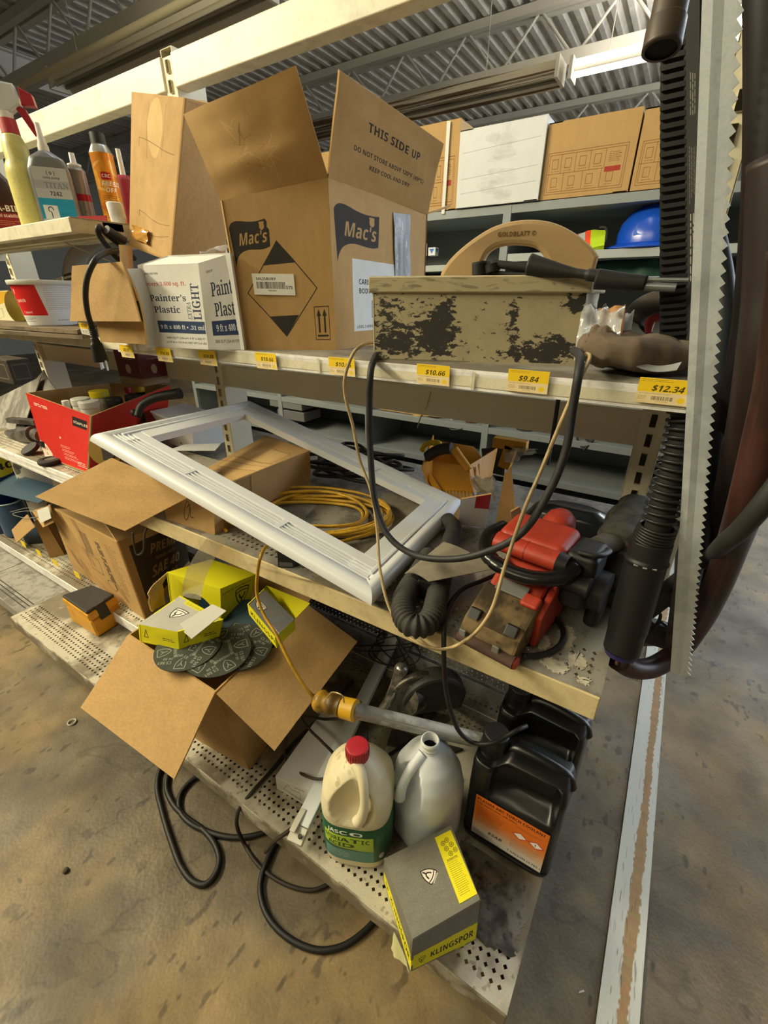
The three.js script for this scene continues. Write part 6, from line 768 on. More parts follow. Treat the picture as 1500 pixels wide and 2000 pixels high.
{ // two black coolant jugs
  const bm = std('#0d0e0f', 0.36), H = 0.275, seamM = std('#101011', 0.4);
  const body = loft(rowsBetween([[0, 0.083, 0.05, 6], [0.006, 0.091, 0.057, 6], [0.03, 0.093, 0.059, 7], [0.17, 0.093, 0.059, 7], [0.235, 0.092, 0.057, 6.5], [0.26, 0.088, 0.046, 5], [0.27, 0.084, 0.024, 3.5], [0.274, 0.08, 0.012, 3]], 8), 120, (p) => {
    const x = p[0], y = p[1]; let f = 1; const cx = sstep(-0.052, -0.03, x) * sstep(0.082, 0.066, x), cy = sstep(0.165, 0.19, y + x * -0.1) * sstep(0.268, 0.248, y); f -= 0.66 * cx * cy; const lw = sstep(-0.02, -0.055, x) * sstep(0.225, 0.26, y); p[1] -= 0.03 * lw * sstep(0.24, 0.275, y); p[2] *= f; return p;
  });
  const label = (top) => printed(face(512, 460, '#e07a22', 5, (g, w, h) => { for (let y = 0; y < h; y++) { const k = sstep(0.35, 0.95, y / h); g.fillStyle = `rgb(${220 - 6 * k},${112 + 96 * k},${34 + 166 * k})`; g.fillRect(0, y, w, 1); } txt(g, 'PLASMA ARC TORCH COOLANT', 12, 50, 40, '#2a160a', { sx: 0.82 }); txt(g, 'FOR INDUSTRIAL USE ONLY', 14, 84, 22, '#3a2010'); smallPrint(g, 18, 110, 200, 15, 13, '#6a3a18', 3); smallPrint(g, 300, 96, 180, 2, 12, '#6a3a18', 3); for (const [x, s] of [[300, 0], [410, 1]]) { poly(g, [[x, 200], [x + 56, 160], [x + 112, 200], [x + 56, 240]].map(([a, b]) => [a - 20, b - 10]), '#c02a20'); poly(g, [[x + 12, 200], [x + 56, 168], [x + 100, 200], [x + 56, 232]].map(([a, b]) => [a - 20, b - 10]), '#f1ece6'); txt(g, s ? '!' : '☠', x + 27, 206, 40, '#222'); } smallPrint(g, 280, 260, 200, 8, 13, '#8a6038', 3); txt(g, 'ESAB', 120, 380, 44, '#22242c', { style: 'italic bold' }); smallPrint(g, 20, 400, 150, 3, 12, '#7a6a58', 3); txt(g, '1 GALLON (3.785 L)', 270, 430, 28, '#333'); }), 0.45);
  const make = (lab, p, turn) => { const t = thing('coolant_jug', lab, 'jug', p, null, turn); part(t, 'body', body.clone(), bm);
    part(t, 'handle', sweep([[-0.03, 0.262, 0], [-0.01, 0.272, 0], [0.04, 0.272, 0], [0.078, 0.262, 0], [0.088, 0.24, 0]], 50, 16, (u) => 0.0125), bm);
    part(t, 'shoulder', lathe([[0.034, 0.225], [0.03, 0.25], [0.026, 0.262], [0.026, 0.268]], 36).translate(-0.062, 0, 0), bm);
    part(t, 'cap', lathe([[0.0255, 0.262], [0.026, 0.264], [0.0255, 0.286], [0.023, 0.29], [0, 0.2895]], 40).translate(-0.062, 0, 0), std('#202021', 0.5)); const ribs = []; for (let i = 0; i < 36; i++) { const a = i / 36 * 6.283; ribs.push(plainBox(0.0014, 0.02, 0.0014, -0.062 + Math.cos(a) * 0.0258, 0.275, Math.sin(a) * 0.0258)); } part(t, 'cap_ribs', ribs, std('#1a1a1b', 0.5)); part(t, 'foot_rim', loft([[0.012, 0.0945, 0.0605, 6], [0.018, 0.0952, 0.0612, 6], [0.024, 0.0945, 0.0605, 6]], 80), bm);
    part(t, 'label', slab([[-0.07, 0.032, 0.0596], [0.078, 0.032, 0.0596], [0.078, 0.162, 0.0596], [-0.07, 0.162, 0.0596]], 0.0005), [label(), bm], 'orange coolant label'); return t; };
  const a = make('front black coolant jug with its orange label in full view', [-0.068, 0.14, -0.632], deg(0)); const b = a.clone(); b.name = numbered('coolant_jug'); b.position.set(-0.062, 0.14, -0.772); b.rotation.y = deg(-4); b.userData = { label: 'rear black coolant jug half hidden behind the front one', category: 'jug' }; scene.add(b);
}
{ // white box with printed side, white channel, metal tube
  const w = std('#d7d8d6', 0.6), hx = [[-.5789, 0.14, -.424], [-.4877, 0.14, -.4307], [-.5126, 0.14, -.6494], [-.6038, 0.14, -.6427], [-.5781, 0.1867, -.425], [-.4817, 0.1964, -.4374], [-.5092, 0.1906, -.6521], [-.6057, 0.1809, -.6397]];
  carton('tool_box_white', 'white printed cardboard box lying under the white channel', hx, { front: printed(face(256, 90, '#cfcdc2', 6, (g) => { g.strokeStyle = '#44443e'; g.lineWidth = 2; g.beginPath(); g.moveTo(60, 66); g.lineTo(90, 24); g.lineTo(130, 40); g.lineTo(190, 36); g.lineTo(206, 66); g.closePath(); g.stroke(); smallPrint(g, 100, 70, 100, 1, 8, '#555', 4); smallPrint(g, 150, 16, 60, 1, 8, '#555', 3); }), 0.6), top: w, right: w }, { plain: w });
  const c = thing('metal_channel', 'white painted metal channel leaning diagonally over the deck', 'channel', [-.4639, 0.16, -.3754]), A = [-.4507, 0.19, -.3744], B = [-.5676, 0.235, -.963], wm = std('#e6ebf0', 0.4);
  const d = new THREE.Vector3(...sub(B, A)).normalize(), s = new THREE.Vector3().crossVectors(d, new THREE.Vector3(0, 1, 0)).normalize(), off = (p, k, h) => add(p, [s.x * k, s.y * k + h, s.z * k]);
  partW(c, 'web', bar(A, B, 0.034, 0.003), wm); for (const k of [-1, 1]) partW(c, 'flange', bar(off(A, k * 0.017, -0.008), off(B, k * 0.017, -0.008), 0.002, 0.018), wm);
  const e = add(A, [-d.x * 0.012, -0.012, -d.z * 0.012]); partW(c, 'end_clip', [bar(off(A, 0.0, -0.006), off(add(A, [-d.x * 0.03, -d.y * 0.03 - 0.006, -d.z * 0.03]), 0, -0.006), 0.036, 0.012), bar(off(add(A, [d.x * 0.03, 0, d.z * 0.03]), -0.01, 0.004), off(add(A, [-d.x * 0.02, 0, -d.z * 0.02]), -0.01, 0.004), 0.014, 0.006)], std('#d2cfc2', 0.45)); partW(c, 'screw_hole', cyl(0.0045, 0.0045, 0.004).translate(...off(add(A, [-d.x * 0.02, 0.0, -d.z * 0.02]), 0.009, -0.002)), std('#4a453c', 0.8));
  const m = thing('metal_tube', 'worn aluminium tube lying across the deck behind the jugs', 'tube', [-.3482, 0.19, -.7268]), al = grimy([214, 213, 208], [150, 146, 136], 0.35, { metalness: 0.25 }); partW(m, 'tube', rod([-.3905, 0.4601, -.498], [-.143, 0.343, -.668], 0.0155, 0.0165, 28), al); partW(m, 'end_cap', rod([-.1498, 0.3472, -.663], [-.1392, 0.3407, -.671], 0.0168, 0.0168, 28), std('#8a867c', 0.4, 0.5));
  single('dark_plate', 'dark brown metal plate lying under the metal tube', 'plate', slab([[-.4119, 0.15, -.6643], [-.2767, 0.15, -.7087], [-.2342, 0.15, -.7595], [-.4241, 0.15, -.7078]], 0.008), grimy([62, 52, 42], [44, 38, 32], 0.7));
}
{ // old gray circular saw
  const t = thing('circular_saw', 'old gray metal circular saw lying on the deck below the shelf', 'saw', [-.3932, 0.14, -.7837]), gm = grimy([120, 114, 102], [74, 70, 64], 0.5, { metalness: 0.4 }), ch = grimy([176, 172, 164], [110, 104, 92], 0.3, { metalness: 0.7 }), dk = grimy([62, 60, 57], [44, 42, 40], 0.6);
  const gd = []; for (let i = 0; i <= 20; i++) { const a = deg(15 + 165 * i / 20); gd.push([0.082 * Math.cos(a), 0.082 * Math.sin(a)]); } gd.push([-0.075, -0.03], [0.07, -0.03]); const g = extrude(gd, 0.046, 0.008); g.rotateY(deg(42)); const P = [-.314, 0.3305, -.7]; g.translate(P[0], P[1], P[2] - 0.02); partW(t, 'blade_guard', g, dk);
  const g2 = extrude(gd.map((p) => [p[0] * 1.02, p[1] * 1.02]), 0.02, 0.006); g2.rotateY(deg(42)); g2.translate(P[0] - 0.026, P[1], P[2] + 0.0); partW(t, 'guard_band', g2, gm);
  partW(t, 'motor', [rod([-.3501, 0.3281, -.72], [-.3606, 0.353, -.66], 0.042, 0.04, 32), rod([-.4122, 0.2344, -.7], [-.3877, 0.2193, -.74], 0.036, 0.036, 28)], gm); partW(t, 'handle', [sweep([[-.3849, 0.4101, -.68], [-.3896, 0.3698, -.66], [-.3959, 0.3385, -.64], [-.4057, 0.314, -.63]], 30, 18, (u) => 0.0145 - 0.003 * u), sphere(0.017, ...[-.3836, 0.4175, -.68])], ch); partW(t, 'trigger_case', bar([-.392, 0.3955, -.7], [-.3684, 0.3257, -.76], 0.036, 0.03, [0, 1, 0], 0.01), gm); partW(t, 'knob', rod([-.3578, 0.3682, -.745], [-.3566, 0.337, -.765], 0.012, 0.01), dk); partW(t, 'red_tag', slab([[-.3859, 0.3106, -.66], [-.3598, 0.3184, -.66], [-.3689, 0.3363, -.67], [-.3891, 0.3202, -.67]], 0.001), std('#a83a28', 0.6)); partW(t, 'shoe', slab([[-.462, 0.144, -.7066], [-.3309, 0.144, -.7574], [-.2956, 0.144, -.8418], [-.4685, 0.144, -.7948]], 0.003), gm);
}
{ // wires
  const wm = std('#2a231d', 0.6), a = [], y = 0.23; for (let i = 0; i < 64; i++) { const c = [-.5307, 0.22, -.896], k = i * 0.62; a.push([c[0] + 0.07 * Math.cos(k) * (0.5 + fbm(i * 0.13, 2, 64, 2)) + 0.05 * (fbm(i * 0.07, 5, 64, 2) - 0.5), 0.222 + 0.035 * fbm(i * 0.21, 8, 64, 2), c[2] + 0.08 * Math.sin(k * 0.83) * (0.4 + fbm(i * 0.11, 11, 64, 2))]); } cord('wire_tangle', 'tangle of thin dark wires on the ledge behind the saw', a, 0.0019, wm, 500);
  cord('brown_cable', 'brown cable coiled on the white printed box', [[-.6324, 0.18, -.5194], [-.624, 0.1583, -.5], [-.5946, 0.1548, -.48], [-.5241, 0.1935, -.46], [-.4562, 0.2442, -.45], [-.426, 0.2689, -.46], [-.4506, 0.2618, -.5], [-.506, 0.2515, -.52], [-.5657, 0.2334, -.54], [-.6208, 0.2124, -.57], [-.5205, 0.2803, -.56], [-.4396, 0.3516, -.56], [-.4312, 0.379, -.58]], 0.0034, std('#3a2e24', 0.6), 140);
  cord('deck_cable', 'black cable passing from behind the disc carton over the deck front edge', [[-.5842, 0.2, -.7512], [-.59, 0.19, -.6607], [-.6125, 0.16, -.5962], [-.6237, 0.148, -.5352], [-.6207, 0.145, -.4472], [-.6205, 0.145, -.3794], [-.6326, 0.1154, -.35], [-.6323, 0.0866, -.335], [-.6183, 0.006, -.3334], [-.5568, 0.006, -.321], [-.5002, 0.006, -.323], [-.4487, 0.006, -.3359], [-.4122, 0.006, -.3556], [-.3875, 0.006, -.3898], [-.3565, 0.006, -.4481]], 0.0046, std('#2b2620', 0.6), 160);
  cord('short_cable', 'short cable stub poking over the deck edge below the channel clip', [[-.4768, 0.146, -.4015], [-.4846, 0.147, -.368], [-.504, 0.1283, -.345], [-.5409, 0.0559, -.335]], 0.0044, std('#3a3128', 0.6), 40);
  cord('plug_lead', 'black lead running under the jugs on the deck', [[-.437, 0.15, -.5678], [-.3978, 0.148, -.6268], [-.3727, 0.15, -.6892], [-.3667, 0.16, -.7057]], 0.004, rubber, 40);
  cord('loop_wire', 'black wire loop beside the saw motor', [[-.4497, 0.2199, -.6], [-.4291, 0.2243, -.56], [-.4227, 0.2158, -.54], [-.4133, 0.2244, -.57], [-.4318, 0.2516, -.6]], 0.0036, rubber, 40);
}
// dried dirt and compound stuck to the shelves: thin crusts with ragged outlines
function crust(pts, y, h) { const out = []; pts.forEach((p, i) => { const q = pts[(i + 1) % pts.length]; for (let k = 0; k < 7; k++) { const m = mix(p, q, k / 7), j = (k ? 0.0035 : 0.001); out.push([m[0] + rr(-j, j), m[2] + rr(-j, j)]); } }); const s = new THREE.Shape(); s.setFromPoints(out.map((p) => new THREE.Vector2(p[0], -p[1]))); const g = new THREE.ExtrudeGeometry(s, { depth: h, bevelEnabled: false }); g.rotateX(-Math.PI / 2); g.translate(0, y, 0); return g; }
const crustPatch = (px, rx, rz, y) => { const o = []; for (let i = 0; i < 9; i++) { const a = i / 9 * 6.283, k = rr(0.55, 1.1); o.push([px[0] + rx * k * Math.cos(a), y, px[2] + rz * k * Math.sin(a)]); } return o; };
onShelf(deck, 'grime_crust', crust([[-.154, 0.14, -.56], [-.0018, 0.14, -.5645], [0.0009, 0.14, -.5229], [0.0115, 0.14, -.4967], [0.0013, 0.14, -.4652], [0.0126, 0.14, -.4535], [0.0042, 0.14, -.4315], [-.0417, 0.14, -.419], [-.1166, 0.14, -.4246]], 0.14, 0.0012), grimy([128, 122, 112], [66, 62, 56], 0.85));
const compound = grimy([206, 198, 176], [150, 144, 128], 0.9);
for (const [p, a, b] of [[[-.0476, 0.71, -.6402], 0.022, 0.05], [[-.0504, 0.71, -.5647], 0.03, 0.02], [[-.0227, 0.71, -.5948], 0.018, 0.03], [[-.0769, 0.71, -.6073], 0.014, 0.024], [[-.0047, 0.71, -.558], 0.016, 0.012], [[-.2721, 0.71, -.8695], 0.014, 0.02]]) onShelf(mid, 'compound_smear', crust(crustPatch(p, a * 0.8, b * 0.8, 0.71), 0.71, 0.0007 + a * 0.02), compound);
// cables on the floor, small litter
cord('floor_cable', 'black cable on the floor looping below the bright carton flap', [[-.9781, 0.006, -.3941], [-.973, 0.006, -.3413], [-.9352, 0.006, -.3044], [-.8546, 0.006, -.2684], [-.7758, 0.006, -.2402], [-.7063, 0.006, -.2199], [-.6592, 0.006, -.2174], [-.631, 0.006, -.2294], [-.6288, 0.006, -.2533], [-.6446, 0.006, -.2778], [-.6801, 0.006, -.2942], [-.731, 0.006, -.3003], [-.7927, 0.006, -.2958], [-.8552, 0.006, -.2986], [-.9138, 0.006, -.318], [-.9482, 0.006, -.3571], [-.946, 0.006, -.4145]], 0.0072, rubber, 180);
cord('floor_cable', 'black cable on the floor curving in beside the deck front, left of centre', [[-.8524, 0.006, -.3965], [-.8677, 0.006, -.3659], [-.8618, 0.006, -.3263], [-.8298, 0.006, -.2993], [-.7805, 0.008, -.2919], [-.7288, 0.006, -.3017], [-.6736, 0.006, -.32], [-.6295, 0.006, -.3467], [-.5994, 0.006, -.3782], [-.5725, 0.006, -.4326]], 0.0068, rubber, 120);
cord('floor_cable', 'black cable on the floor making the widest loop near the bottom edge', [[-.5278, 0.006, -.4609], [-.5551, 0.006, -.3871], [-.5426, 0.008, -.3289], [-.5234, 0.006, -.2942], [-.4841, 0.006, -.2691], [-.4378, 0.006, -.2601], [-.3837, 0.006, -.2649], [-.3357, 0.006, -.282], [-.2994, 0.006, -.3127], [-.2787, 0.006, -.3481], [-.2653, 0.006, -.3869], [-.2487, 0.006, -.4571]], 0.0066, rubber, 150);
{ const r = thing('plastic_ring', 'small white plastic ring lying on the floor at left', 'ring', [-1.3546, 0, -.2805]); part(r, 'band', lathe([[0.010, 0], [0.0125, 0], [0.0125, 0.006], [0.010, 0.006], [0.010, 0]], 40), std('#cfcfc0', 0.4)); }
single('pebble', 'tiny dark pebble on the floor near the left edge', 'stone', new THREE.IcosahedronGeometry(0.007, 1).scale(1, 0.7, 1).translate(...[-.9345, 0.004, -.0701]), std('#4a4032', 0.8));
single('paper_scrap', 'tiny white scrap on the dark floor beside the painted strip', 'paper', slab([[0.1287, 0.002, -.5041], [0.1384, 0.002, -.5127], [0.1361, 0.002, -.5147], [0.1298, 0.002, -.5081]], 0.001), std('#cfccc4', 0.7));


// ---------- things hung at the end of the bay ----------
{
  const steel = grimy([216, 225, 234], [184, 192, 200], 0.34, { metalness: 0.3 }), darkSteel = grimy([84, 80, 74], [58, 54, 50], 0.45, { metalness: 0.5 });
  // blade: ribbon between two pixel-free points with teeth down its right edge
  function blade(name, label, A, B, C, D, teeth, tl, mat, bow = 0) { // A top left, B top right, C bottom right, D bottom left
    const t = thing(name, label, 'blade', D), rows = teeth, P = (u, v) => { const p = mix(mix(D, C, u), mix(A, B, u), v); return [p[0] + bow * Math.sin(v * 3.1), p[1], p[2]]; };
    const pos = [], uv = [], idx = [], th = 0.0012, quad = (a, b, c, d) => { const k = pos.length / 3; for (const p of [a, b, c, d]) { pos.push(...p); uv.push(p[0] * 3, p[1] * 3); } idx.push(k, k + 1, k + 2, k, k + 2, k + 3); }, tri = (a, b, c) => { const k = pos.length / 3; for (const p of [a, b, c]) { pos.push(...p); uv.push(p[0] * 3, p[1] * 3); } idx.push(k, k + 1, k + 2); }, bk = (p) => add(p, [0, 0, -th]);
    for (let i = 0; i < rows; i++) { const v0 = i / rows, v1 = (i + 1) / rows, a = P(0, v0), b = P(1, v0), c = P(1, v1), d = P(0, v1), e = mix(b, add(c, [0, 0, 0]), 0.35), tip = add(mix(b, c, 0.45), sub(P(1 + tl, v0 + 0.45 / rows), P(1, v0 + 0.45 / rows)));
      const f1 = P(0.32, v0), f2 = P(0.32, v1), g1 = P(0.64, v0), g2 = P(0.64, v1), z = 0.0012; // shallow rolled band down the middle
      quad(a, add(f1, [0, 0, z]), add(f2, [0, 0, z]), d); quad(add(f1, [0, 0, z]), add(g1, [0, 0, -z * 0.4]), add(g2, [0, 0, -z * 0.4]), add(f2, [0, 0, z])); quad(add(g1, [0, 0, -z * 0.4]), b, c, add(g2, [0, 0, -z * 0.4]));
      tri(b, tip, c); tri(bk(b), bk(c), bk(tip)); quad(bk(a), bk(d), bk(c), bk(b)); quad(b, bk(b), bk(tip), tip); quad(tip, bk(tip), bk(c), c); quad(a, d, bk(d), bk(a)); }
    quad(P(0, 0), P(1, 0), bk(P(1, 0)), bk(P(0, 0))); quad(P(0, 1), bk(P(0, 1)), bk(P(1, 1)), P(1, 1));
    const g = geoFrom(pos, idx, uv).toNonIndexed(); g.computeVertexNormals(); partW(t, 'band', g, mat); return t;
  }
  blade('saw_blade', 'bright steel band saw blade with coarse teeth hanging in front', [-.0636, 1.4869, -.57], [-.0375, 1.4796, -.57], [0.1339, 0.6699, -.7], [0.1108, 0.6683, -.7], 74, 0.2, steel, 0.004);
  blade('saw_blade', 'dark steel band saw blade hanging just behind the bright one', [0.03, 1.1469, -.74], [0.0485, 1.1481, -.74], [0.1298, 0.6088, -.78], [0.1094, 0.6063, -.78], 110, 0.12, darkSteel);
  { // ribbed belt
    const t = thing('ribbed_belt', 'black ribbed rubber belt with printed border hanging beside the band saw blade', 'belt', [-.0142, 1.1702, -.74]), k = std('#0d0d0e', 0.6), k2 = std('#141416', 0.55), A = [-.1212, 1.5685, -.72], B = [-.0997, 1.5603, -.715], C = [0.0041, 1.1664, -.76], D = [-.028, 1.1683, -.76], E = [-.0817, 1.5488, -.7], F = [0.0169, 1.1665, -.74];
    partW(t, 'backing', slab([D, C, B, A].map((p) => add(p, [0, 0, -0.004])), 0.003), k);
    partW(t, 'printed_border', slab([C, F, E, B], 0.003), [printed(face(64, 1024, '#2c2d2e', 6, (g) => { const o = { rot: 90, sx: 0.9, style: '' }; g.save(); g.translate(46, 300); g.rotate(deg(90)); smallPrint(g, 0, 0, 110, 3, 9, '#8a8a82', 3); smallPrint(g, 170, 0, 150, 4, 8, '#77776f', 2); smallPrint(g, 340, 4, 230, 2, 14, '#a09c8c', 5); g.restore(); txt(g, 'BELT', 30, 900, 24, '#9c988a', o); }), 0.55), k]);
    const N = 46; for (let i = 0; i < N; i++) { const a = (i + 0.2) / N, b = (i + 0.74) / N, L = (v) => mix(D, A, v), R = (v) => mix(C, B, v), up = (p, v) => add(p, [0, v, 0.003]); partW(t, 'rib', slab([up(L(a), 0), up(R(a), 0.006), up(R(b), 0.006), up(L(b), 0)], 0.007), k2); }
  }
  { // hanging tube end
    const t = thing('hanging_tube', 'brown open ended tube hanging at the top right', 'tube', [-.0878, 1.4428, -.66]), m = std('#43372d', 0.45), a = [-.0848, 1.4367, -.64], b = [-.0869, 1.5327, -.66], r = 0.0165;
    partW(t, 'pipe', [rod(b, mix(a, b, 0.1), r * 0.93, r * 0.95, 40)], m); partW(t, 'collar', (() => { const A = mix(a, b, 0.22), d = new THREE.Vector3(...sub(b, a)), L = d.length() * 0.22, g = lathe([[r * 0.86, 0.0], [r * 1.04, 0.0], [r * 1.06, 0.003], [r * 1.04, L], [r * 0.96, L + 0.002]], 44); g.applyQuaternion(new THREE.Quaternion().setFromUnitVectors(new THREE.Vector3(0, 1, 0), d.normalize())); g.translate(a[0], a[1], a[2]); return g; })(), m); partW(t, 'bore_shade', rod(mix(a, b, 0.02), mix(a, b, 0.03), r * 0.9, r * 0.9, 40), std('#050608', 0.9));  // black disc at the open end paints the shade inside the tube
  }
  { // coiled hose with a cylindrical handle
    const t = thing('coiled_hose', 'black wire coiled hose ending in a long cylindrical handle', 'hose', [0.0477, 0.7357, -.66]), k = std('#242423', 0.4), P = [[0.0224, 1.1096, -.68], [0.0282, 1.0723, -.675], [0.031, 1.026, -.67], [0.0305, 0.9762, -.665], [0.0318, 0.9315, -.66], [0.0293, 0.9045, -.66]];
    partW(t, 'core', sweep(P, 60, 18, 0.0165), std('#1d1c1b', 0.7));
    const curve = new THREE.CatmullRomCurve3(P.map(V)), N = 17, fr = curve.computeFrenetFrames(200, false), ring = (u, r, w) => { const i = Math.round(u * 200), g = new THREE.TorusGeometry(r, w, 8, 32); g.applyQuaternion(new THREE.Quaternion().setFromUnitVectors(new THREE.Vector3(0, 0, 1), fr.tangents[i])); const p = curve.getPointAt(u); g.translate(p.x, p.y, p.z); return g; };
    for (let i = 0; i < N; i++) partW(t, 'coil_ring', ring(i / N * 0.86, 0.0205, 0.0022), k); for (let i = 0; i < 7; i++) partW(t, 'coil_ring', ring(0.87 + i * 0.019, 0.0225 + i * 0.0003, 0.0021), k);
    const a = [0.03, 0.9097, -.66], b = [0.0333, 0.7254, -.64]; partW(t, 'handle', sweep([a, mix(a, b, 0.12), mix(a, b, 0.2), mix(a, b, 0.5), mix(a, b, 0.9), b], 70, 32, (u) => (u < 0.15 ? 0.027 : u < 0.18 ? 0.029 : u < 0.8 ? 0.0275 : u < 0.82 ? 0.0268 : 0.0262)), std('#1a1b1d', 0.42));
    partW(t, 'blue_ring', rod(mix(a, b, 0.985), mix(a, b, 1.05), 0.0262, 0.0225, 36), std('#2a2460', 0.45)); partW(t, 'slot', [0.25, 0.5, 0.75].map((k2) => { const p = mix(a, b, 0.16), s = 0.0285; return box(0.006, 0.0022, 0.003, p[0] + s * (k2 - 0.5) * 1.6, p[1] + 0.002 * k2, p[2] + s * Math.sqrt(1 - ((k2 - 0.5) * 1.6) ** 2), 0.0008); }), std('#8d8f90', 0.4));
    partW(t, 'frayed_wire', [cable([[0.0334, 0.7181, -.64], [0.0316, 0.7115, -.63], [0.0323, 0.7012, -.63]], 0.0022, 10), cable([[0.0405, 0.7186, -.64], [0.0483, 0.7204, -.63], [0.0525, 0.7142, -.63]], 0.0012, 10)], std('#6a4a38', 0.5));
  }
  const hoseM = (c, r = 0.55) => std(c, r), hose = (label, pts, r, m) => single('hanging_hose', label, 'hose', sweep(pts, 90, 20, r), m);
  hose('thick dark purple hose dropping straight down at the right frame edge', [[-.0143, 1.4838, -.62], [0.0094, 1.4045, -.62], [0.0311, 1.3264, -.62], [0.0501, 1.2473, -.63], [0.0649, 1.1788, -.66], [0.0728, 1.1116, -.7], [0.0674, 1.049, -.74], [0.0504, 0.9988, -.76]], 0.021, hoseM('#181316', 0.5));
  hose('second thick dark hose cut off by the right frame edge', [[0.0362, 1.3332, -.6], [0.0631, 1.2284, -.6], [0.0761, 1.1641, -.6], [0.0932, 1.0776, -.64], [0.108, 0.9889, -.7], [0.1222, 0.8861, -.76], [0.1253, 0.8045, -.79], [0.113, 0.7407, -.8]], 0.026, hoseM('#1e1413', 0.5));
  hose('reddish brown hose swinging down into a loop under the coiled hose', [[0.0596, 1.2585, -.55], [0.0747, 1.1948, -.555], [0.0853, 1.1409, -.56], [0.0917, 1.0904, -.565], [0.0983, 1.0342, -.57], [0.1137, 0.9421, -.64], [0.1256, 0.8394, -.7], [0.1315, 0.7327, -.76], [0.1212, 0.6497, -.78], [0.0915, 0.6335, -.74], [0.0597, 0.6482, -.7], [0.0336, 0.6792, -.67]], 0.0175, grimy([62, 32, 28], [44, 26, 23], 0.45));
  hose('narrow gray rubber hose crossing in front of the reddish hose', [[0.1169, 1.0676, -.55], [0.1086, 1.0297, -.55], [0.1036, 0.9865, -.575], [0.1003, 0.9634, -.595], [0.1036, 0.9151, -.66], [0.1069, 0.8731, -.72], [0.0977, 0.8295, -.76], [0.0776, 0.7594, -.8], [0.066, 0.702, -.82]], 0.0105, hoseM('#292b2a', 0.6));
  hose('dark navy hose hanging right behind the saw teeth', [[-.0071, 1.3024, -.74], [0.021, 1.2419, -.73], [0.0394, 1.1855, -.72], [0.0548, 1.1129, -.72], [0.0752, 0.9971, -.72], [0.0914, 0.8912, -.73], [0.1007, 0.8052, -.74]], 0.013, hoseM('#1d222b', 0.5));
  { const t = thing('clamp_cluster', 'black jumbled clamp hanging low behind the coiled hose handle', 'clamp', [0.0755, 0.702, -.8]), k = std('#1f1d1c', 0.5); partW(t, 'jaw', [bar([0.0609, 0.7015, -.8], [0.1039, 0.7907, -.8], 0.02, 0.028, [0, 1, 0], 0.004), bar([0.0849, 0.7281, -.81], [0.1127, 0.7561, -.81], 0.02, 0.02, [0, 1, 0], 0.004)], k); partW(t, 'body', box(0.05, 0.05, 0.03, ...[0.0866, 0.6505, -.82], 0.01), k); partW(t, 'links', [cable([[0.0671, 0.6745, -.8], [0.0685, 0.7173, -.79], [0.0829, 0.7052, -.8], [0.0811, 0.6785, -.8], [0.0683, 0.694, -.79]], 0.003, 40), cable([[0.0808, 0.6626, -.8], [0.0856, 0.696, -.79], [0.1001, 0.6837, -.8]], 0.003, 30)], k); partW(t, 'base', slab([[0.0735, 0.6177, -.81], [0.1113, 0.6366, -.81], [0.1053, 0.6546, -.81], [0.0721, 0.6348, -.81]], 0.03), std('#6a675f', 0.5)); }
  // bracket above the frame that carries them
  { const t = thing('hook_bar', 'steel hook bar at the end of the bay above the hoses', 'bracket', [0.02, 2.0, -0.7]); partW(t, 'bar', [bar([-0.12, 2.12, -0.7], [0.28, 2.12, -0.62], 0.03, 0.03), bar([0.02, 2.12, -0.93], [0.02, 2.12, -0.6], 0.03, 0.03)], bone); partW(t, 'peg', rod([-.1311, 1.5676, -.7], [0.0234, 1.4797, -.6], 0.014), bone); partW(t, 'hanger', [rod(add([-.1128, 1.558, -.69], [0, 0, 0]), [-0.1, 2.12, -0.69], 0.008), rod([-.0026, 1.4959, -.62], [0.2, 2.12, -0.64], 0.008)], bone); }
  // slotted post and things far behind at right
  const p = thing('slotted_post', 'white slotted shelving post standing far behind the hoses', 'post', [0.15, 0, -1.9]), n = 30, pg = perforated(-0.028, 0.028, 0, 2.7, 0, 1, n, 0.026, 0.066, false, 0.004); pg.rotateX(-Math.PI / 2); pg.translate(0.15, 0, -1.9); partW(p, 'face', pg, std('#d5d3c4', 0.4)); partW(p, 'side', [span(0.121, 0.123, 0, 2.7, -1.95, -1.9), span(0.177, 0.179, 0, 2.7, -1.95, -1.9)], std('#d5d3c4', 0.4));
}


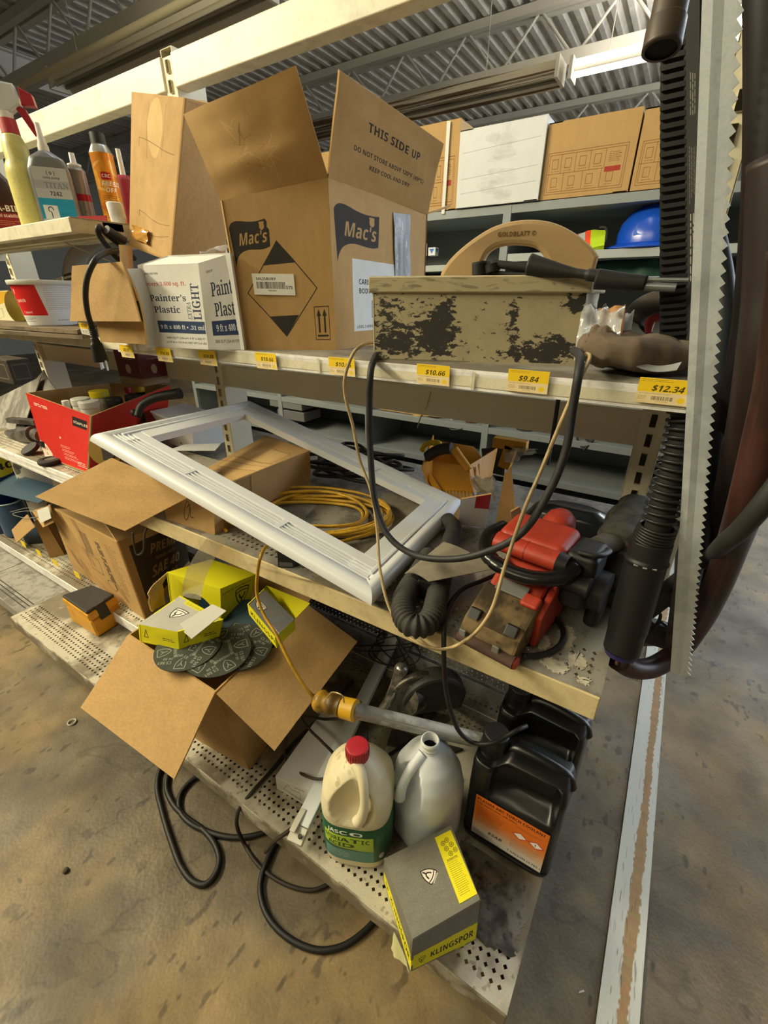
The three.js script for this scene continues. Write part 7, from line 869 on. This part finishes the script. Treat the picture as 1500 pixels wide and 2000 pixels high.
// ---------- on the gray shelving and in the next aisle ----------
{
  const brown = kraftFace(640, 460, (g) => { const c = '#7a4a2a'; g.strokeStyle = c; g.lineWidth = 3; g.strokeRect(30, 180, 560, 250); g.strokeRect(44, 194, 532, 222); g.beginPath(); g.moveTo(30, 306); g.lineTo(440, 306); for (const x of [130, 235, 340, 445]) { g.moveTo(x, 194); g.lineTo(x, 306); } for (const x of [160, 300, 430]) { g.moveTo(x, 306); g.lineTo(x, 416); } g.stroke(); for (let i = 0; i < 8; i++) { g.strokeRect([64, 160, 265, 370, 70, 200, 330, 470][i], i < 4 ? 220 : 330, 44, 56); smallPrint(g, [60, 156, 260, 366, 66, 196, 326, 466][i], i < 4 ? 290 : 400, 60, 1, 8, c, 3); } g.fillStyle = '#a83a2c'; g.fillRect(450, 300, 110, 30); smallPrint(g, 470, 220, 80, 6, 10, c, 3); }, 10);
  const whiteF = printed(face(420, 420, '#d9dcde', 8, (g) => { for (let i = 0; i < 40; i++) { g.fillStyle = `rgba(80,80,74,${0.02 + 0.05 * rnd()})`; g.beginPath(); g.ellipse(rr(160, 280), rr(20, 400), rr(8, 60), rr(6, 26), 0, 0, 7); g.fill(); } g.strokeStyle = 'rgba(150,155,160,0.7)'; g.lineWidth = 3; for (const y of [110, 250, 330]) { g.beginPath(); g.moveTo(20, y + 12); g.lineTo(400, y - 12); g.stroke(); } }), 0.6);
  const top = 1.625, on = (name, label, bl, br, h, depth, m, plain, group) => { const a = bl, b = br, hx = [[a[0], top, a[2]], [b[0], top, b[2]], [b[0] - 0.01, top, b[2] - depth], [a[0] - 0.01, top, a[2] - depth]]; return carton(name, label, hx.concat(hx.map((p) => [p[0], top + h, p[2]])), { front: m }, { plain, jit: 0.002, group }); };
  const wplain = std('#d3d6d8', 0.6), H = 0.3154;
  const b1 = on('shipping_carton', 'brown carton with a white strap, left of the white carton on the gray shelving', [-1.4209, 1.6199, -2.5], [-1.1478, 1.6173, -2.5], 0.3651, 0.4, brown); partW(b1, 'strap', slab([[-1.2241, 1.6086, -2.49], [-1.2063, 1.6072, -2.49], [-1.1986, 1.9837, -2.49], [-1.2178, 1.9866, -2.49]], 0.002), std('#dcdad2', 0.5));
  on('shipping_carton', 'white carton with gray scuffs on top of the gray shelving', [-1.1388, 1.6163, -2.48], [-.7246, 1.6196, -2.48], 0.3099, 0.4, whiteF, wplain);
  on('shipping_carton', 'large brown carton with printed panels, right of the white carton', [-.7214, 1.6261, -2.5], [-.3498, 1.6281, -2.5], 0.2811, 0.4, brown);
  on('shipping_carton', 'brown carton cut off by the black ribbed belt', [-.3422, 1.6292, -2.5], [-.0008, 1.6277, -2.5], 0.2725, 0.4, brown);
  for (const [i, x] of [-2.1, -2.75].entries()) on('shipping_carton', ['plain brown carton hidden mostly behind the open carton', 'farthest left brown carton on the gray shelving'][i], [x, 0, -2.5], [x + 0.5, 0, -2.5], 0.34, 0.4, kraftPlain);
  { // hard hat
    const t = thing('hard_hat', 'bright blue hard hat on the gray shelving', 'helmet', [[-.2417, 1.431, -2.6][0] + 0.02, 1.414, -2.64]), blue = std('#1750c8', 0.22), g = lathe([[0.14, 0.02], [0.138, 0.05], [0.128, 0.09], [0.105, 0.125], [0.07, 0.148], [0.03, 0.158], [0, 0.159]], 48); g.scale(1.12, 1.12, 0.95); part(t, 'shell', g, blue);
    const brim = loft([[0.0, 0.18, 0.15, 2.2, -0.03], [0.006, 0.19, 0.155, 2.2, -0.035], [0.022, 0.155, 0.135, 2.1, -0.004]], 48); part(t, 'brim', brim, blue); part(t, 'ridge', sweep([[-0.14, 0.08, 0], [-0.09, 0.14, 0], [0, 0.178, 0], [0.09, 0.14, 0], [0.14, 0.08, 0]], 30, 12, 0.012, 0.6), blue); part(t, 'sticker', slab([[-0.075, 0.05, 0.121], [-0.02, 0.05, 0.131], [-0.015, 0.10, 0.113], [-0.065, 0.10, 0.108]], 0.002), std('#3a6ad0', 0.3));
  }
  { const t = thing('safety_vest', 'folded lime yellow vest with orange and silver stripes beside the hard hat', 'vest', [-.4539, 1.4293, -2.55]), L = printed(face(192, 96, '#b8d81c', 6, (g) => { g.fillStyle = '#f0502a'; g.fillRect(56, 0, 74, 96); g.fillStyle = '#b9c0c2'; g.fillRect(78, 0, 28, 96); }), 0.7); partW(t, 'fold', slab([[-.586, 1.4297, -2.5], [-.402, 1.4272, -2.5], [-.4203, 1.5032, -2.58], [-.6198, 1.4821, -2.58]], 0.05, { n: 8, jit: 0.02, edge: 0.6 }), [L, std('#a6c41c', 0.7)]); partW(t, 'edge_binding', cable([[-.4124, 1.4247, -2.515], [-.4047, 1.4545, -2.54], [-.4245, 1.5065, -2.59], [-.4512, 1.5112, -2.6]], 0.006, 20), std('#2a2c2a', 0.7)); }
  { const t = thing('small_carton', 'tiny white box with a blue triangle on the gray shelving', 'box', [-1.2698, 1.4202, -2.5]); partW(t, 'body', hexGeo(hexOf(0.045, 0.04, 0.04, ...add([-1.2818, 1.4225, -2.53], [0, 0.0, 0])), 0.002), printed(face(64, 64, '#dfe3e6', 4, (g) => { poly(g, [[8, 8], [56, 8], [32, 50]], '#1a6ac0'); }), 0.5)); }
  single('spray_tube', 'slim white tube standing at the carton edge on the gray shelving', 'tube', [rod([-1.3352, 1.4251, -2.54], [-1.3347, 1.4845, -2.54], 0.008)], std('#d8d4d0', 0.4));
  single('green_tarp', 'dark green tarp heap low on the gray shelving behind the torch', 'tarp', loft(rowsBetween([[0, 0.2, 0.14, 2.4], [0.06, 0.19, 0.12, 2.2], [0.11, 0.08, 0.06, 2]], 6), 40, (p) => { const k = fbm(p[0] * 16 + 4, p[2] * 16 + 4, 64, 3, 5) - 0.5; return [p[0], p[1] * (1 + k), p[2] * (1 + 0.4 * k)]; }).translate(-0.28, 1.302, -2.72), std('#1f4a40', 0.6));
  { const t = thing('blue_bin', 'dark blue bin deep in the gray shelving beside the open carton', 'bin', [-1.22, 1.301, -2.75]); part(t, 'body', loft([[0, 0.1, 0.08, 5], [0.05, 0.105, 0.085, 5], [0.06, 0.11, 0.09, 5]], 40), std('#17255a', 0.5)); part(t, 'rim', loft([[0.055, 0.113, 0.093, 5], [0.063, 0.113, 0.093, 5]], 40), std('#1b2c6a', 0.5)); }
  // lower: angle grinder and oddments
  { const t = thing('angle_grinder', 'maroon angle grinder with a black cord on the gray shelving', 'grinder', [-.4977, 0.5614, -2.55]), a = [-.6623, 0.5457, -2.58], b = [-.3946, 0.5608, -2.58]; partW(t, 'body', sweep([mix(a, b, 0.35), mix(a, b, 0.7), b], 20, 20, (u) => 0.032 - 0.004 * Math.sin(u * 3)), std('#5a2030', 0.5)); partW(t, 'gear_head', [sweep([a, mix(a, b, 0.2), mix(a, b, 0.4)], 14, 18, 0.03)], grimy([140, 134, 126], [90, 86, 80], 0.4, { metalness: 0.5 })); partW(t, 'guard', cyl(0.05, 0.05, 0.016).translate(...add(mix(a, b, 0.02), [0, -0.035, 0])), std('#3a3836', 0.5)); partW(t, 'cord', cable([b, [-.3478, 0.5549, -2.55], [-.2906, 0.5056, -2.5], [-.3271, 0.4937, -2.5], [-.3603, 0.5435, -2.53], [-.3134, 0.5798, -2.55], [-.2761, 0.5451, -2.52], [-.3091, 0.4766, -2.49]], 0.006, 80), rubber); }
  single('paper_wad', 'crumpled white and orange paper on the gray shelving', 'paper', new THREE.IcosahedronGeometry(0.026, 1).scale(1, 0.8, 0.8).translate(...[-.2085, 0.5542, -2.56]), std('#d9d4cc', 0.7));
  { const t = thing('pink_cup', 'pink plastic cup on the gray shelving left of the post', 'cup', [-.9863, 0.506, -2.58]); part(t, 'body', lathe([[0, 0], [0.042, 0], [0.05, 0.085], [0.046, 0.085], [0.04, 0.006], [0, 0.006]], 32), std('#6a3f44', 0.6)); part(t, 'rim', new THREE.TorusGeometry(0.049, 0.003, 8, 32).rotateX(Math.PI / 2).translate(0, 0.086, 0), std('#74484c', 0.6)); }
  { const t = thing('bracket_parts', 'pale bent bracket beside the pink cup', 'bracket', [-1.098, 0.5166, -2.58]); partW(t, 'arm', [bar([-1.133, 0.5051, -2.55], [-1.0471, 0.5751, -2.58], 0.02, 0.012), bar([-1.1076, 0.477, -2.53], [-.997, 0.4982, -2.55], 0.02, 0.006)], std('#a5a8aa', 0.4)); partW(t, 'wire', cable([[-1.123, 0.5098, -2.52], [-1.0938, 0.4761, -2.5], [-1.0095, 0.495, -2.5], [-1.0009, 0.5214, -2.53]], 0.004, 30), std('#3a3a3a', 0.5)); }
  { const t = thing('yellow_sponge', 'yellow sponge on a wire on the gray shelving', 'sponge', [-1.3468, 0.5061, -2.55]); partW(t, 'block', loft(rowsBetween([[0, 0.05, 0.035, 3], [0.02, 0.045, 0.03, 2.6], [0.04, 0.02, 0.014, 2.2]], 4), 28).translate(...[-1.354, 0.495, -2.55]), std('#b59a48', 0.9)); }
  { const t = thing('white_carton', 'white printed carton standing on the gray shelving', 'box', [-1.3243, 0.54, -2.65]); partW(t, 'body', hexGeo(hexOf(0.06, 0.10, 0.05, ...[-1.336, 0.5159, -2.66]), 0.003), std('#b9bfc6', 0.6)); }
  { const t = thing('glass_jars', 'cluster of clear bagged fittings on the gray shelving', 'bag', [-1.6205, 0.5448, -2.62]); partW(t, 'bag', loft(rowsBetween([[0, 0.12, 0.06, 2.6], [0.05, 0.12, 0.06, 2.4], [0.09, 0.06, 0.04, 2]], 5), 40, (p) => { const k = fbm(p[0] * 30, p[1] * 30 + p[2] * 30, 64, 3, 9) - 0.5; return [p[0] * (1 + 0.3 * k), p[1], p[2] * (1 + 0.5 * k)]; }).translate(...[-1.599, 0.4832, -2.62]), new THREE.MeshPhysicalMaterial({ color: '#b8b4a8', roughness: 0.2, transmission: 0.4, thickness: 0 })); partW(t, 'brass_part', sphere(0.03, ...[-1.6289, 0.5442, -2.58]), std('#9a7a3c', 0.3, 0.7)); }
  { const t = thing('stacked_cartons', 'two gray cartons stacked deep in the dark shelving', 'box', [-2.3315, 0.5021, -2.4]); partW(t, 'carton', hexGeo(hexOf(0.34, 0.06, 0.2, ...[-2.4994, 0.4331, -2.6]), 0.003), std('#77777a', 0.7)); partW(t, 'carton', hexGeo(hexOf(0.28, 0.07, 0.2, ...[-2.4544, 0.3483, -2.6]), 0.003), std('#6c6c70', 0.7)); }
  { const hx = hexOf(0.44, 0.18, 0.3, -1.42, 0.525, -2.68); carton('dark_carton', 'brown carton in the shadow beside the black cord', hx, {}, { plain: kraftPlain }); }
  { const hx = hexOf(0.3, 0.14, 0.25, -2.3, 0.525, -2.68); carton('dark_carton', 'brown carton in the deep shadow behind the louvred frame', hx, {}, { plain: kraftPlain }); }
  // on the far side of this gondola
  { const t = thing('yellow_bin', 'yellow plastic bin with a black grip tipped up behind the white frame', 'bin', [-.4548, 0.737, -1.12]), y = std('#c98a12', 0.45), k = std('#1e1c1a', 0.7), z = -1.12;
    const A = [-.5069, 0.726, -1.05], B = [-.38, 0.7475, -1.05], Cc = [-.3656, 0.7695, -1.15], Dd = [-.4664, 0.8053, -1.25], E = [-.5794, 0.7608, -1.2];
    partW(t, 'floor_plate', slab([A, B, Cc, E], 0.004, { n: 4 }), y); partW(t, 'back_wall', slab([E, Cc, Dd, add(E, [0.01, 0.05, -0.03])], 0.004, { n: 4 }), y); partW(t, 'side_wall', slab([B, Cc, add(Cc, [0.0, 0.07, -0.02]), add(B, [-0.02, 0.07, 0])], 0.004), y); partW(t, 'side_wall', slab([A, E, add(E, [-0.01, 0.07, -0.02]), add(A, [-0.03, 0.06, 0])], 0.004), y);
    partW(t, 'rim', sweep([[-.5681, 0.7939, -1.15], [-.5511, 0.7636, -1.1], [-.4981, 0.7437, -1.05], [-.4717, 0.7335, -1.03]], 20, 10, 0.008), y); partW(t, 'arm', sweep([[-.4469, 0.858, -1.05], [-.4243, 0.8336, -1.05], [-.3971, 0.8058, -1.05]], 16, 10, 0.011), y); partW(t, 'grip', sweep([[-.5478, 0.8007, -1.1], [-.5241, 0.8205, -1.1], [-.4928, 0.8351, -1.1], [-.4742, 0.8383, -1.1]], 20, 14, 0.016), k); partW(t, 'handle', cable([[-.5773, 0.8087, -1.12], [-.5646, 0.8297, -1.12], [-.522, 0.8399, -1.12], [-.518, 0.8283, -1.12]], 0.008, 20), std('#c9a818', 0.5)); for (let i = 0; i < 12; i++) partW(t, 'brush_tooth', bar(mix(A, B, 0.05 + i * 0.08), add(mix(A, B, 0.05 + i * 0.08), [0.012, -0.016, 0.02]), 0.006, 0.004), y);
    for (let i = 0; i < 5; i++) partW(t, 'rib', bar(mix(B, Cc, 0.15 + i * 0.17), add(mix(B, Cc, 0.15 + i * 0.17), [-0.01, 0.06, -0.005]), 0.003, 0.004), std('#d8b070', 0.5)); }
  { const t = thing('bagged_tool', 'yellow tool in a clear bag on the back shelf right of the yellow bin', 'tool', [-.3334, 0.8294, -1.2]), y = std('#b98418', 0.5); partW(t, 'arm', [bar([-.4041, 0.8318, -1.25], [-.305, 0.8328, -1.25], 0.03, 0.03), bar([-.3493, 0.8284, -1.25], [-.3637, 0.7587, -1.25], 0.03, 0.035)], y); partW(t, 'blade_case', slab([[-.4326, 0.7252, -1.27], [-.3601, 0.7297, -1.25], [-.3728, 0.8159, -1.27], [-.4554, 0.7897, -1.29]], 0.02), std('#3a3838', 0.4)); partW(t, 'bag', slab([[-.3431, 0.7893, -1.2], [-.2736, 0.8325, -1.2], [-.2691, 0.841, -1.22], [-.3696, 0.8338, -1.24]], 0.001, { n: 12, jit: 0.03, edge: 1 }), new THREE.MeshPhysicalMaterial({ color: '#e8e4da', roughness: 0.15, transmission: 0.8, thickness: 0 })); }
  single('plastic_bag', 'crumpled clear bag against the kraft flap behind the frame corner', 'bag', slab([[-.3432, 0.7858, -.95], [-.2918, 0.7913, -.95], [-.3033, 0.8312, -.98], [-.3705, 0.8174, -1]], 0.001, { n: 14, jit: 0.04, edge: 1 }), new THREE.MeshPhysicalMaterial({ color: '#d8cfc0', roughness: 0.2, transmission: 0.6, thickness: 0 }));
  cord('cable_heap', 'heap of black cables in the dark behind the yellow coil', Array.from({ length: 46 }, (_, i) => { const c = [-.8127, 0.6776, -1.12]; return [c[0] + 0.16 * Math.cos(i * 0.9) * (0.4 + fbm(i * 0.2, 1, 64, 2)), 0.69 + 0.08 * fbm(i * 0.17, 4, 64, 2), c[2] + 0.12 * Math.sin(i * 0.77)]; }), 0.006, rubber, 300);
  { const t = thing('gray_carton_board', 'gray board leaning in the dark behind the taped carton', 'board', [-.9057, 0.6834, -1.1]); partW(t, 'panel', slab([[-.9754, 0.6108, -1.1], [-.858, 0.6195, -1.15], [-.8904, 0.7221, -1.2], [-1.0142, 0.7044, -1.15]], 0.004), std('#5a5852', 0.8)); partW(t, 'fold', slab([[-.858, 0.6195, -1.15], [-.8717, 0.6088, -1.2], [-.9045, 0.6956, -1.25], [-.8904, 0.7221, -1.2]], 0.004), std('#4a4844', 0.8)); }
  // left bay depth: boxes in shadow under the top shelf
  { const t = thing('maroon_box', 'maroon box with a white logo spot deep under the left top shelf', 'box', [-1.6036, 0.9443, -.92]); partW(t, 'body', hexGeo(hexOf(0.14, 0.12, 0.1, ...[-1.5709, 0.9448, -.9]), 0.003), printed(face(96, 80, '#5a1c24', 6, (g) => { g.fillStyle = '#a89a8a'; g.beginPath(); g.arc(48, 44, 11, 0, 7); g.fill(); smallPrint(g, 30, 20, 40, 1, 6, '#b09a8a', 2); g.fillStyle = '#8a7458'; g.fillRect(0, 64, 96, 16); }), 0.5)); }
  { const t = thing('picture_box', 'dark printed box in the shadow at far left under the top shelf', 'box', [-2.8265, 0.8925, -.95]); partW(t, 'body', hexGeo(hexOf(0.24, 0.12, 0.1, ...[-2.9417, 0.8149, -.98]), 0.003), printed(face(96, 64, '#3a332c', 8, (g) => { g.strokeStyle = '#6a6054'; g.lineWidth = 3; g.strokeRect(14, 12, 68, 40); }), 0.6)); }
  // far right background
  { const hx = hexOf(0.5, 0.62, 0.3, 0.62, 0.86, -4.6); carton('leaning_carton', 'tall brown carton standing far behind at right', hx, {}, { plain: kraftPlain }); }
  { const t = thing('work_table', 'pale table far behind at the right carrying the tall carton', 'table', [0.7, 0, -4.7]); part(t, 'top', span(-0.7, 0.9, 0.82, 0.86, -0.5, 0.4), std('#c8c6be', 0.5)); for (const [x, z] of [[-0.62, 0.34], [0.82, 0.34], [-0.62, -0.44], [0.82, -0.44]]) part(t, 'leg', span(x - 0.03, x + 0.03, 0, 0.82, z - 0.03, z + 0.03), std('#8a8880', 0.5)); }
  { const t = thing('whiteboard_panel', 'white panel with small dark marks far behind at right', 'panel', [0.05, 0, -4.4]); partW(t, 'sheet', slab([[0.1034, 1.4285, -4.35], [0.1938, 1.4257, -4.35], [0.18, 1.5751, -4.35], [0.0838, 1.5741, -4.35]], 0.01), printed(face(64, 96, '#e4ebf4', 3, (g) => { g.fillStyle = '#2a3444'; g.fillRect(30, 14, 16, 10); g.fillRect(14, 40, 14, 4); g.fillRect(22, 70, 8, 4); }), 0.5)); partW(t, 'post', span(0.03, 0.09, 0, 1.6, -4.42, -4.37), std('#a9a9a4', 0.5)); }
}


// alike things share a group
const GROUPS = { roof_joist: 'roof joists', strip_light: 'strip lights under the roof', jar: 'jars in the red carton', sanding_disc: 'sanding discs in the open carton', abrasive_box: 'gray and yellow abrasive boxes', coolant_jug: 'black coolant jugs on the deck', floor_cable: 'black cables on the floor', hanging_hose: 'hoses hung at the end of the bay', saw_blade: 'hanging band saw blades', shipping_carton: 'cartons on top of the gray shelving', abrasive_sheet: 'abrasive sheets on the middle shelf', dark_carton: 'cartons in the dark lower shelves', shelving_unit: 'cream gondola shelving bays', base_deck: 'base decks of the shelving' };
for (const o of scene.children) { const k = o.name.replace(/_\d{3}$/, ''); if (GROUPS[k] && o.userData.label) o.userData.group = GROUPS[k]; }

renderer.render(scene, camera);
